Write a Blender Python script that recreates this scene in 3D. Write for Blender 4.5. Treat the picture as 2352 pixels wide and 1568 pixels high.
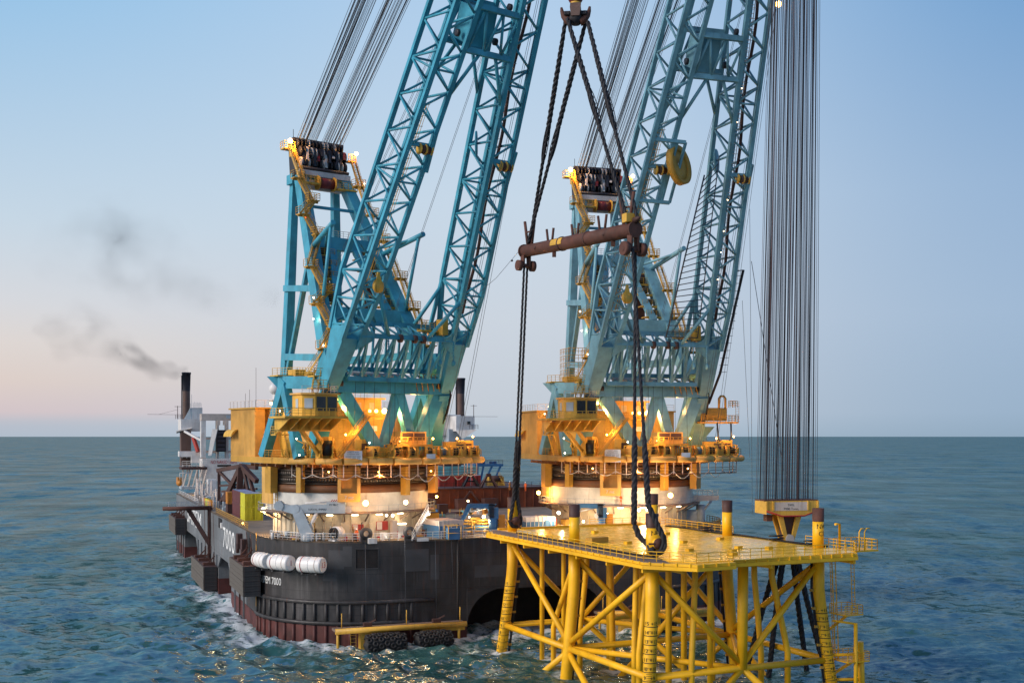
import bpy, math, random
import numpy as np
from mathutils import Vector, Matrix

R = math.radians
random.seed(7)
rng = np.random.default_rng(7)
scene = bpy.context.scene
COL = scene.collection
for o in list(bpy.data.objects):
    bpy.data.objects.remove(o)

# ------------------------------------------------------------------ camera
H = 31.0                                   # camera height above the sea
cam_d = bpy.data.cameras.new('camera')
cam = bpy.data.objects.new('camera', cam_d)
COL.objects.link(cam)
cam.location = (0, 0, H)
cam.rotation_euler = (R(90), 0, 0)
cam_d.sensor_width = 36
cam_d.lens = 36 * 2650 / 2352
cam_d.shift_y = 217 / 2352
cam_d.clip_start = 1
cam_d.clip_end = 120000
scene.camera = cam

# ------------------------------------------------------------------ sky
def lin(r, g, b):
    f = lambda c: (c / 255 / 12.92) if c / 255 <= 0.04045 else ((c / 255 + 0.055) / 1.055) ** 2.4
    return (f(r), f(g), f(b), 1)

world = bpy.data.worlds.new('World')
scene.world = world
world.use_nodes = True
wn, wl = world.node_tree.nodes, world.node_tree.links
wn.clear()
w_out = wn.new('ShaderNodeOutputWorld')
w_bg = wn.new('ShaderNodeBackground')
w_tc = wn.new('ShaderNodeTexCoord')
w_sep = wn.new('ShaderNodeSeparateXYZ')
wl.new(w_tc.outputs['Generated'], w_sep.inputs[0])

def sky_ramp(stops):
    r = wn.new('ShaderNodeValToRGB')
    el = r.color_ramp.elements
    while len(el) < len(stops):
        el.new(0.5)
    for e, (p, c) in zip(el, stops):
        e.position = p
        e.color = lin(*c)
    wl.new(w_sep.outputs['Z'], r.inputs[0])
    return r

ra = sky_ramp([(0, (178, 189, 203)), (.010, (184, 190, 202)), (.019, (212, 196, 199)), (.045, (223, 207, 199)), (.075, (224, 215, 210)), (.105, (216, 217, 221)), (.17, (198, 215, 229)),
               (.35, (142, 192, 231)), (1, (58, 108, 180))])
rb = sky_ramp([(0, (176, 192, 206)), (.02, (196, 204, 214)), (.10, (203, 212, 223)), (.20, (199, 216, 232)),
               (.35, (178, 206, 234)), (1, (56, 102, 174))])
rc = sky_ramp([(0, (146, 170, 192)), (.02, (154, 178, 202)), (.10, (160, 185, 212)), (.20, (150, 180, 213)),
               (.35, (112, 160, 208)), (1, (50, 95, 166))])

def w_step(lo, hi):
    m = wn.new('ShaderNodeMapRange')
    m.interpolation_type = 'SMOOTHSTEP'
    m.inputs[1].default_value, m.inputs[2].default_value = lo, hi
    wl.new(w_sep.outputs['X'], m.inputs[0])
    return m

def w_mix(f, a, b):
    m = wn.new('ShaderNodeMix')
    m.data_type = 'RGBA'
    wl.new(f.outputs[0], m.inputs[0])
    wl.new(a, m.inputs[6])
    wl.new(b, m.inputs[7])
    return m.outputs[2]

w_c = w_mix(w_step(.0, .45), w_mix(w_step(-.5, .02), ra.outputs[0], rb.outputs[0]), rc.outputs[0])
wl.new(w_c, w_bg.inputs[0])
w_bg.inputs[1].default_value = 1.0
wl.new(w_bg.outputs[0], w_out.inputs[0])

# ------------------------------------------------------------------ sun: the glow of the sunset beyond the port side, broad and weak
sun_d = bpy.data.lights.new('sun', 'SUN')
sun_d.energy = 3.3
sun_d.angle = R(30)
sun_d.color = (1.0, .88, .78)
sun = bpy.data.objects.new('sun', sun_d)
COL.objects.link(sun)
sun.rotation_euler = (R(64), 0, R(-62))    # light travels towards +x and away from the camera, low

scene.view_settings.view_transform = 'Standard'
scene.view_settings.look = 'None'
scene.view_settings.exposure = 0.0
scene.view_settings.gamma = 1.0
scene.view_settings.use_curve_mapping = False
scene.render.engine = 'CYCLES'
scene.cycles.max_bounces = 6
scene.cycles.volume_bounces = 0
scene.cycles.use_light_tree = True
try:
    scene.cycles.use_denoising = True
except Exception:
    pass

# ------------------------------------------------------------------ materials
MATS = {}

def nodes_of(name):
    m = bpy.data.materials.new(name)
    m.use_nodes = True
    n = m.node_tree.nodes
    return m, n, m.node_tree.links, n['Principled BSDF']

def paint(name, col, rough=.55, metal=0.0, var=.25, scale=.35, streak=0.0, streak_col=(.10, .035, .012), grime=.25, bump=.0,
          spec=.4, speck=0.0, plates=0.0):
    """Weathered paint or steel: broad tone drift, fine mottle, rust runs that hang down the surface."""
    m, n, l, b = nodes_of(name)
    tc = n.new('ShaderNodeTexCoord')
    def noise(sc, det=5, stretch=None, ro=.6):
        t = n.new('ShaderNodeTexNoise')
        t.inputs['Scale'].default_value = sc
        t.inputs['Detail'].default_value = det
        t.inputs['Roughness'].default_value = ro
        if stretch:
            mp = n.new('ShaderNodeMapping')
            mp.inputs['Scale'].default_value = stretch
            l.new(tc.outputs['Object'], mp.inputs[0])
            l.new(mp.outputs[0], t.inputs[0])
        else:
            l.new(tc.outputs['Object'], t.inputs[0])
        return t.outputs[0]
    def ramp(src, a, b_, ca, cb):
        r = n.new('ShaderNodeMapRange')
        r.inputs[1].default_value, r.inputs[2].default_value = a, b_
        r.inputs[3].default_value, r.inputs[4].default_value = ca, cb
        l.new(src, r.inputs[0])
        return r.outputs[0]
    def mix(f, a, c):
        x = n.new('ShaderNodeMix')
        x.data_type = 'RGBA'
        for s, i in ((f, 0), (a, 6), (c, 7)):
            if hasattr(s, 'links'):
                l.new(s, x.inputs[i])
            else:
                x.inputs[i].default_value = s
        return x.outputs[2]
    c4 = (*col, 1)
    lo = tuple(c * (1 - var) for c in col) + (1,)
    hi = tuple(min(1, c * (1 + var * .7)) for c in col) + (1,)
    c = mix(ramp(noise(scale, 6), .3, .7, 0, 1), lo, hi)
    if grime:
        g = ramp(noise(scale * 6, 8, ro=.7), .52, .75, 0, grime)
        c = mix(g, c, tuple(x * .35 + .01 for x in col) + (1,))
    if streak:
        s = ramp(noise(1.6, 4, (1, 1, .07)), .55, .74, 0, 1)
        s2 = ramp(noise(.22, 3), .42, .62, 0, streak)
        mm = n.new('ShaderNodeMath')
        mm.operation = 'MULTIPLY'
        l.new(s, mm.inputs[0])
        l.new(s2, mm.inputs[1])
        c = mix(mm.outputs[0], c, (*streak_col, 1))
    if plates:                                        # welded plate seams and scuffed, washed-out runs
        s = ramp(noise(1.1, 5, (1, 1, .05), .7), .50, .72, 0, 1)
        s2 = ramp(noise(.16, 4), .40, .62, 0, plates)
        mm = n.new('ShaderNodeMath')
        mm.operation = 'MULTIPLY'
        l.new(s, mm.inputs[0])
        l.new(s2, mm.inputs[1])
        c = mix(mm.outputs[0], c, tuple(min(1, x * 2.4 + .02) for x in col) + (1,))
        sx = n.new('ShaderNodeSeparateXYZ')
        cx = n.new('ShaderNodeCombineXYZ')
        l.new(tc.outputs['Object'], sx.inputs[0])
        ad = n.new('ShaderNodeMath')
        l.new(sx.outputs['X'], ad.inputs[0])
        l.new(sx.outputs['Y'], ad.inputs[1])
        l.new(ad.outputs[0], cx.inputs['X'])
        l.new(sx.outputs['Z'], cx.inputs['Y'])
        bk = n.new('ShaderNodeTexBrick')
        l.new(cx.outputs[0], bk.inputs['Vector'])
        bk.inputs['Scale'].default_value = 1.0
        bk.inputs['Mortar Size'].default_value = .035
        bk.inputs['Brick Width'].default_value = 6.5
        bk.inputs['Row Height'].default_value = 2.6
        bk.inputs['Color1'].default_value = (0, 0, 0, 1)
        bk.inputs['Color2'].default_value = (.22, .22, .22, 1)
        bk.inputs['Mortar'].default_value = (.75, .75, .75, 1)
        c = mix(bk.outputs['Color'], c, tuple(x * .45 for x in col) + (1,))
    if speck:
        s = ramp(noise(3.1, 3), .66, .70, 0, speck)
        c = mix(s, c, (*streak_col, 1))
    l.new(c, b.inputs['Base Color'])
    l.new(ramp(noise(scale * 4, 4), .3, .7, max(.05, rough - .12), min(1, rough + .12)), b.inputs['Roughness'])
    b.inputs['Metallic'].default_value = metal
    b.inputs['Specular IOR Level'].default_value = spec
    if bump:
        bp = n.new('ShaderNodeBump')
        bp.inputs['Strength'].default_value = bump
        bp.inputs['Distance'].default_value = .05
        l.new(noise(scale * 8, 6), bp.inputs['Height'])
        l.new(bp.outputs[0], b.inputs['Normal'])
    MATS[name] = m
    return m

def glow(name, col, strength):
    m, n, l, b = nodes_of(name)
    b.inputs['Base Color'].default_value = (.8, .8, .8, 1)
    b.inputs['Emission Color'].default_value = (*col, 1)
    b.inputs['Emission Strength'].default_value = strength
    MATS[name] = m
    return m

M = MATS
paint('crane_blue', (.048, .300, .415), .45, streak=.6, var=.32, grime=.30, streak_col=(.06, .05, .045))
paint('crane_blue_pale', (.17, .365, .44), .5, streak=.6, var=.32, grime=.35, streak_col=(.09, .06, .045))  # paler, greyer blue for the farther crane
paint('crane_yellow', (.66, .38, .055), .5, streak=.65, grime=.4)
paint('stair_yellow', (.52, .28, .04), .55, grime=.45, speck=.3)
paint('house_ochre', (.64, .36, .09), .55, streak=.55, grime=.2)
paint('ring_brown', (.16, .065, .025), .6, streak=.6, grime=.4, var=.4)
paint('roller_steel', (.11, .09, .075), .4, metal=.6, grime=.4)
paint('tub_white', (.62, .60, .55), .6, streak=.55, grime=.22, streak_col=(.25, .15, .07))
paint('deck_cream', (.55, .46, .33), .65, streak=.6, grime=.35, streak_col=(.22, .11, .05))
paint('deck_plate', (.22, .16, .11), .7, var=.4, grime=.5)
paint('hull_black', (.042, .039, .040), .5, var=.6, scale=.2, streak=1.0, streak_col=(.105, .046, .032), grime=.45, bump=.25, plates=.75)
paint('hull_grey', (.155, .165, .175), .55, var=.3, scale=.12, streak=.9, streak_col=(.09, .045, .03), grime=.45, bump=.15, plates=.5)
paint('boot_red', (.10, .028, .024), .6, var=.6, streak=.6, streak_col=(.04, .03, .028), grime=.5)
paint('fender_timber', (.12, .105, .09), .8, var=.4, scale=1.2, grime=.6, bump=.5)
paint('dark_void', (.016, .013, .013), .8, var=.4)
paint('house_red', (.17, .048, .022), .75, var=.45, grime=.5, scale=.4, streak=.6)
paint('rust_red', (.105, .042, .030), .75, var=.45, grime=.6, scale=.6, speck=.4, bump=.3)
paint('brown_steel', (.075, .035, .03), .65, var=.4, grime=.4)
paint('superstructure_white', (.66, .64, .62), .55, streak=.6, streak_col=(.32, .16, .08), grime=.25)
paint('superstructure_cream', (.58, .49, .43), .6, streak=.5, streak_col=(.3, .15, .08), grime=.3)
paint('grey_paint', (.36, .42, .47), .45, streak=.35, grime=.25)
paint('deck_blue', (.05, .16, .32), .5, grime=.35, streak=.4)
paint('teal_steel', (.14, .38, .40), .55, streak=.7, grime=.35)
paint('jacket_yellow', (.90, .46, .010), .45, var=.22, scale=.25, grime=.22, spec=.4, streak=.35, streak_col=(.34, .13, .02))
paint('jacket_deck', (.95, .52, .05), .24, var=.2, scale=.2, grime=.22, spec=.22, bump=.08)
paint('grating', (.20, .14, .11), .8, var=.3, scale=2, grime=.4)
paint('rope_black', (.022, .021, .026), .75, var=.4, scale=3, grime=.3)
paint('wire_dark', (.085, .10, .125), .5, metal=.3, grime=.2)
paint('wire_red', (.11, .065, .07), .55, metal=.2, grime=.2)
paint('cable_black', (.012, .012, .014), .5)
paint('rubber', (.018, .017, .018), .62, var=.4, scale=1, grime=.4, bump=.3)
paint('raft_white', (.78, .75, .72), .35, grime=.15, streak=.25, streak_col=(.35, .2, .12))
paint('mark_black', (.012, .012, .012), .6)
paint('mark_white', (.75, .75, .73), .6)
paint('mark_red', (.42, .03, .03), .55)
paint('window_dark', (.012, .014, .018), .12, spec=.6)
paint('panel_white', (.70, .72, .76), .5, grime=.1)
paint('container_maroon', (.115, .035, .038), .55, grime=.35, streak=.4)
paint('container_lime', (.58, .55, .03), .55, grime=.3, streak=.4)
paint('container_red', (.36, .035, .025), .55, grime=.3, streak=.4)
paint('container_orange', (.50, .20, .03), .55, grime=.3)
paint('roof_bluegrey', (.24, .27, .40), .6, grime=.4)
paint('sheave_black', (.028, .026, .032), .5, grime=.3)
paint('sheave_white', (.58, .54, .52), .5, streak=.6, grime=.4)
paint('drum_red', (.15, .02, .022), .5, grime=.4)
paint('funnel_brown', (.125, .075, .06), .6, streak=.5, grime=.4)
paint('funnel_black', (.030, .026, .036), .6, grime=.4)
paint('orange_cloth', (.75, .13, .02), .7)
paint('skin', (.45, .25, .17), .6, grime=0)
paint('hull_patch', (.062, .062, .066), .55, var=.3, grime=.4, streak=.5)
glow('lamp_sodium', (1.0, .47, .085), 24)
glow('lamp_warm', (1.0, .70, .34), 20)
glow('lamp_white', (1.0, .84, .60), 9)
glow('lamp_strip', (1.0, .78, .48), 14)
glow('lamp_red', (1.0, .08, .03), 20)

M['jacket_deck'].node_tree.nodes['Principled BSDF'].inputs['Specular Tint'].default_value = (1.0, .74, .34, 1)  # reflections tinted amber to stand for warm light off the lamplit crane

# ------------------------------------------------------------------ mesh builder
def V(*a):
    return np.array(a, float)

def frame(d, up=(0, 0, 1)):
    d = np.asarray(d, float)
    d = d / (np.linalg.norm(d) + 1e-12)
    up = np.asarray(up, float)
    if abs(d @ up) > .985 * np.linalg.norm(up):
        up = V(0, 1, 0) if abs(d[1]) < .9 else V(1, 0, 0)
    a = np.cross(up, d)
    a /= np.linalg.norm(a)
    return d, a, np.cross(d, a)

class MB:
    def __init__(s):
        s.v, s.f, s.s = [], [], []
    def add(s, vs, fs, smooth=False):
        o = len(s.v)
        s.v.extend([tuple(map(float, q)) for q in vs])
        for q in fs:
            s.f.append(tuple(i + o for i in q))
            s.s.append(smooth)
        return s
    def box(s, c, sz, rz=0.0):
        cx, cy, cz = c
        x, y, z = (q / 2 for q in sz)
        co, si = math.cos(rz), math.sin(rz)
        vs = []
        for dz in (-z, z):
            for dx, dy in ((-x, -y), (x, -y), (x, y), (-x, y)):
                vs.append((cx + dx * co - dy * si, cy + dx * si + dy * co, cz + dz))
        return s.add(vs, [(3, 2, 1, 0), (4, 5, 6, 7), (0, 1, 5, 4), (1, 2, 6, 5), (2, 3, 7, 6), (3, 0, 4, 7)])
    def beam(s, p, q, w, h=None, up=(0, 0, 1), w2=None, h2=None):
        h = w if h is None else h
        w2 = w if w2 is None else w2
        h2 = h if h2 is None else h2
        p, q = np.asarray(p, float), np.asarray(q, float)
        d, a, u = frame(q - p, up)
        vs = []
        for c, ww, hh in ((p, w, h), (q, w2, h2)):
            for i, j in ((-1, -1), (1, -1), (1, 1), (-1, 1)):
                vs.append(c + a * i * ww / 2 + u * j * hh / 2)
        return s.add(vs, [(3, 2, 1, 0), (4, 5, 6, 7), (0, 1, 5, 4), (1, 2, 6, 5), (2, 3, 7, 6), (3, 0, 4, 7)])
    def tube(s, p, q, r, n=8, r2=None, caps=True):
        return s.path([p, q], r, n, r2=r2, caps=caps)
    def path(s, pts, r, n=8, r2=None, caps=True, closed=False, smooth=True):
        pts = [np.asarray(p, float) for p in pts]
        k = len(pts)
        rs = r if isinstance(r, (list, tuple, np.ndarray)) else [r + ((r2 if r2 is not None else r) - r) * i / max(1, k - 1) for i in range(k)]
        vs, fs = [], []
        pa = None
        for i in range(k):
            if closed:
                d = pts[(i + 1) % k] - pts[i - 1]
            else:
                d = pts[min(i + 1, k - 1)] - pts[max(i - 1, 0)]
            d = d / (np.linalg.norm(d) + 1e-12)
            if pa is None:
                _, a, u = frame(d)
            else:
                a = pa - d * (pa @ d)
                a /= np.linalg.norm(a) + 1e-12
                u = np.cross(d, a)
            pa = a
            for j in range(n):
                t = 2 * math.pi * (j + .5) / n
                vs.append(pts[i] + (a * math.cos(t) + u * math.sin(t)) * rs[i])
        for i in range(k if closed else k - 1):
            i2 = (i + 1) % k
            for j in range(n):
                j2 = (j + 1) % n
                fs.append((i * n + j, i * n + j2, i2 * n + j2, i2 * n + j))
        s.add(vs, fs, smooth and n > 4)
        if caps and not closed:
            o = len(s.v) - len(vs)
            s.f.append(tuple(o + j for j in range(n - 1, -1, -1)))
            s.s.append(False)
            s.f.append(tuple(o + (k - 1) * n + j for j in range(n)))
            s.s.append(False)
        return s
    def lathe(s, prof, c, axis=(0, 0, 1), n=32, a0=0.0, a1=2 * math.pi, smooth=True, caps=True):
        """prof: (radius, height along axis)"""
        d, a, u = frame(axis)
        c = np.asarray(c, float)
        full = abs(a1 - a0 - 2 * math.pi) < 1e-6
        m = n if full else n + 1
        vs, fs = [], []
        for r, h in prof:
            for j in range(m):
                t = a0 + (a1 - a0) * j / n
                vs.append(c + d * h + (a * math.cos(t) + u * math.sin(t)) * r)
        for i in range(len(prof) - 1):
            for j in range(n):
                j2 = (j + 1) % m
                fs.append((i * m + j, i * m + j2, (i + 1) * m + j2, (i + 1) * m + j))
        s.add(vs, fs, smooth)
        if caps and full:
            o = len(s.v) - len(vs)
            if prof[0][0] > 1e-4:
                s.f.append(tuple(o + j for j in range(m - 1, -1, -1))); s.s.append(False)
            if prof[-1][0] > 1e-4:
                s.f.append(tuple(o + (len(prof) - 1) * m + j for j in range(m))); s.s.append(False)
        return s
    def cyl(s, p, q, r, n=20, r2=None):
        p, q = np.asarray(p, float), np.asarray(q, float)
        L = np.linalg.norm(q - p)
        r2 = r if r2 is None else r2
        return s.lathe([(r, 0), (r2, L)], p, q - p, n)
    def ball(s, c, r, n=10, k=6, sc=(1, 1, 1)):
        prof = [(max(1e-5, math.sin(math.pi * i / k)) * r, -math.cos(math.pi * i / k) * r) for i in range(k + 1)]
        o = len(s.v)
        s.lathe(prof, (0, 0, 0), (0, 0, 1), n, caps=False)
        for i in range(o, len(s.v)):
            x, y, z = s.v[i]
            s.v[i] = (c[0] + x * sc[0], c[1] + y * sc[1], c[2] + z * sc[2])
        return s
    def prism(s, poly, z0, z1):
        n = len(poly)
        a = sum(poly[i][0] * poly[(i + 1) % n][1] - poly[(i + 1) % n][0] * poly[i][1] for i in range(n))
        if a < 0:
            poly = poly[::-1]
        vs = [(x, y, z0) for x, y in poly] + [(x, y, z1) for x, y in poly]
        fs = [tuple(range(n - 1, -1, -1)), tuple(range(n, 2 * n))]
        fs += [(i, (i + 1) % n, n + (i + 1) % n, n + i) for i in range(n)]
        return s.add(vs, fs)
    def plate(s, pts, th):
        """a thick polygon through 3D points"""
        pts = [np.asarray(p, float) for p in pts]
        nrm = np.cross(pts[1] - pts[0], pts[2] - pts[0])
        nrm /= np.linalg.norm(nrm)
        n = len(pts)
        vs = [p - nrm * th / 2 for p in pts] + [p + nrm * th / 2 for p in pts]
        fs = [tuple(range(n - 1, -1, -1)), tuple(range(n, 2 * n))]
        fs += [(i, (i + 1) % n, n + (i + 1) % n, n + i) for i in range(n)]
        return s.add(vs, fs)
    def loft(s, rects):
        """rects: list of 4-point rings"""
        vs = [p for r in rects for p in r]
        k = len(rects)
        fs = [(3, 2, 1, 0), tuple(4 * (k - 1) + i for i in range(4))]
        for i in range(k - 1):
            for j in range(4):
                j2 = (j + 1) % 4
                fs.append((i * 4 + j, i * 4 + j2, i * 4 + 4 + j2, i * 4 + 4 + j))
        return s.add(vs, fs)
    def rail(s, pts, h=1.1, step=1.6, r=.035, mids=2, closed=False):
        pts = [np.asarray(p, float) for p in pts]
        if closed:
            pts = pts + [pts[0]]
        for a, b in zip(pts[:-1], pts[1:]):
            L = np.linalg.norm(b - a)
            k = max(1, round(L / step))
            for i in range(k + 1):
                q = a + (b - a) * i / k
                s.path([q, q + V(0, 0, h)], r, 4, caps=False)
            for m in range(mids + 1):
                z = h * (1 - m / (mids + 1))
                s.path([a + V(0, 0, z), b + V(0, 0, z)], r * (1.15 if m == 0 else .8), 4, caps=False)
        return s
    def stair(s, p, q, w=.9, side=(1, 0, 0), tread=.3, rails=True):
        p, q = np.asarray(p, float), np.asarray(q, float)
        sd = np.asarray(side, float)
        sd /= np.linalg.norm(sd)
        d = q - p
        for k in (-1, 1):
            s.beam(p + sd * k * w / 2, q + sd * k * w / 2, .07, .28)
            if rails:
                for hz in (.55, 1.05):
                    s.path([p + sd * k * w / 2 + V(0, 0, hz), q + sd * k * w / 2 + V(0, 0, hz)], .035, 4, caps=False)
                m = max(2, int(np.linalg.norm(d) / 1.6))
                for i in range(m + 1):
                    a = p + d * i / m + sd * k * w / 2
                    s.path([a, a + V(0, 0, 1.05)], .03, 4, caps=False)
        n = max(2, int(abs(d[2]) / tread))
        hd = V(d[0], d[1], 0)
        hl = np.linalg.norm(hd) + 1e-9
        rz = math.atan2(hd[1], hd[0])
        for i in range(n):
            c = p + d * (i + .5) / n
            s.box(c, (max(.16, min(.3, hl / n * .8)), w, .05), rz)
        return s
    def ladder(s, p, q, w=.5, side=(1, 0, 0), cage=None, r=.035, step=.45):
        p, q = np.asarray(p, float), np.asarray(q, float)
        sd = np.asarray(side, float)
        sd /= np.linalg.norm(sd)
        for k in (-1, 1):
            s.path([p + sd * k * w / 2, q + sd * k * w / 2], r, 4, caps=False)
        L = np.linalg.norm(q - p)
        n = int(L / step)
        for i in range(1, n):
            c = p + (q - p) * i / n
            s.path([c - sd * w / 2, c + sd * w / 2], r * .8, 4, caps=False)
        if cage is not None:
            cg = np.asarray(cage, float)
            for t in (-.5, 0, .5):
                s.path([p + sd * t * w * 1.5 + cg * (1 - abs(t)), q + sd * t * w * 1.5 + cg * (1 - abs(t))], r * .7, 4, caps=False)
            m = max(2, int(L / 1.5))
            for i in range(m + 1):
                c = p + (q - p) * i / m
                s.path([c + sd * t * w * 1.5 + cg * (1 - abs(t)) for t in (-.75, -.5, 0, .5, .75)], r * .8, 4, caps=False)
        return s
    def mesh(s, name, mat):
        me = bpy.data.meshes.new(name)
        me.from_pydata(s.v, [], s.f)
        me.polygons.foreach_set('use_smooth', s.s)
        me.materials.append(MATS[mat] if isinstance(mat, str) else mat)
        me.update()
        return me
    def build(s, name, mat, parent=None, **props):
        return put(name, s.mesh(name, mat), parent, **props)

def put(name, me, parent=None, loc=None, rz=None, **props):
    o = bpy.data.objects.new(name, me)
    COL.objects.link(o)
    if parent is not None:
        o.parent = parent
    if loc is not None:
        o.location = loc
    if rz is not None:
        o.rotation_euler = (0, 0, rz)
    for k, v in props.items():
        o[k] = v
    return o

def tag(o, label, cat, group=None):
    o['label'] = label
    o['category'] = cat
    if group:
        o['group'] = group
    return o

def thing(name, label, cat, loc=(0, 0, 0), rz=0.0, group=None):
    o = bpy.data.objects.new(name, None)
    COL.objects.link(o)
    o.empty_display_size = .5
    o.location = loc
    o.rotation_euler = (0, 0, rz)
    return tag(o, label, cat, group)

def kids(o):
    return list(o.children)

def copy_tree(o, parent=None, swap=None):
    c = o.copy()
    COL.objects.link(c)
    c.parent = parent
    if swap and c.type == 'MESH' and c.data.materials and c.data.materials[0].name in swap:
        key = c.data.name + '~' + swap[c.data.materials[0].name]
        if key not in SWAPPED:
            me = c.data.copy()
            me.materials[0] = MATS[swap[c.data.materials[0].name]]
            SWAPPED[key] = me
        c.data = SWAPPED[key]
    for ch in kids(o):
        copy_tree(ch, c, swap)
    return c
SWAPPED = {}

def lamp(name, parent, p, r, mat, watts, col, spot=None, size=.3, off=(0, 0, 0)):
    """a lit floodlight: a glowing lens in a housing, and its light"""
    b = MB().ball((0, 0, 0), r, 10, 6).build(name, mat, parent)
    b.location = p
    if watts:
        ld = bpy.data.lights.new(name + '_beam', 'POINT')
        ld.energy = watts * LAMP
        ld.color = col
        ld.shadow_soft_size = size
        lo = bpy.data.objects.new(name + '_beam', ld)
        COL.objects.link(lo)
        lo.parent = b
        lo.location = off
    return b

LAMP = .42
SOD, WARM, WHT = (1.0, .46, .12), (1.0, .70, .38), (1.0, .88, .70)

def text_geo(txt, size=1.0, depth=.03, align='CENTER', sx=1.0):
    cu = bpy.data.curves.new('lettering', 'FONT')
    cu.body = txt
    cu.size = size
    cu.extrude = depth
    cu.align_x = align
    cu.align_y = 'CENTER'
    cu.resolution_u = 3
    ob = bpy.data.objects.new('lettering', cu)
    COL.objects.link(ob)
    dg = bpy.context.evaluated_depsgraph_get()
    dg.update()
    me = bpy.data.meshes.new_from_object(ob.evaluated_get(dg))
    vs = [(v.co.x * sx, v.co.y, v.co.z) for v in me.vertices]
    fs = [tuple(p.vertices) for p in me.polygons]
    bpy.data.objects.remove(ob)
    bpy.data.curves.remove(cu)
    bpy.data.meshes.remove(me)
    return vs, fs

def text_on(mb, txt, size, origin, right, up, sx=1.0, depth=.02):
    """flat lettering at origin, reading along `right`"""
    vs, fs = text_geo(txt, size, depth, sx=sx)
    r = np.asarray(right, float); r /= np.linalg.norm(r)
    u = np.asarray(up, float); u /= np.linalg.norm(u)
    n = np.cross(r, u)
    o = np.asarray(origin, float)
    mb.add([o + r * x + u * y + n * z for x, y, z in vs], fs)
    return mb

# the vessel's frame: a across the bow (towards starboard of the picture), f aft, about the slewing centre of the nearer crane
TH = R(21.1)
C1 = V(-26.8, 188.0)
EA, EF = V(math.cos(TH), math.sin(TH)), V(-math.sin(TH), math.cos(TH))
DECK = 15.3

def S(a, f, z=0.0):
    p = C1 + EA * a + EF * f
    return V(p[0], p[1], z)

def at(u, v, Y):
    """a point at depth Y metres seen at photograph position (u, v)"""
    return V((u - 1176) / 2650 * Y, Y, H - (v - 1001) / 2650 * Y)
# ------------------------------------------------------------------ the sea: one sheet to the horizon, waves in the near field
def ship_sd(x, y):
    """signed distance to the hull outline at the waterline, in metres"""
    dx, dy = x - C1[0], y - C1[1]
    a, f = dx * EA[0] + dy * EA[1], dx * EF[0] + dy * EF[1]
    ca, cf, ha, hf, r = 26.45, 64.0, 40.9, 81.0, 17.0
    qx, qy = np.abs(a - ca) - ha + r, np.abs(f - cf) - hf + r
    return np.hypot(np.maximum(qx, 0), np.maximum(qy, 0)) + np.minimum(np.maximum(qx, qy), 0) - r, a, f

LEG_WASH = []
for p_, q_ in ((-1.2, -1.1), (-1.2, 19), (-1.2, 39.3), (24.8, -1.1), (24.8, 19), (24.8, 39.3), (4, 33), (4, 30), (2, 27), (3, 22), (7, 21), (8, 15), (12, 12), (6, 6)):
    LEG_WASH.append((15.9 + math.cos(.4278) * p_ - math.sin(.4278) * q_, 131.04 + math.sin(.4278) * p_ + math.cos(.4278) * q_))

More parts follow.
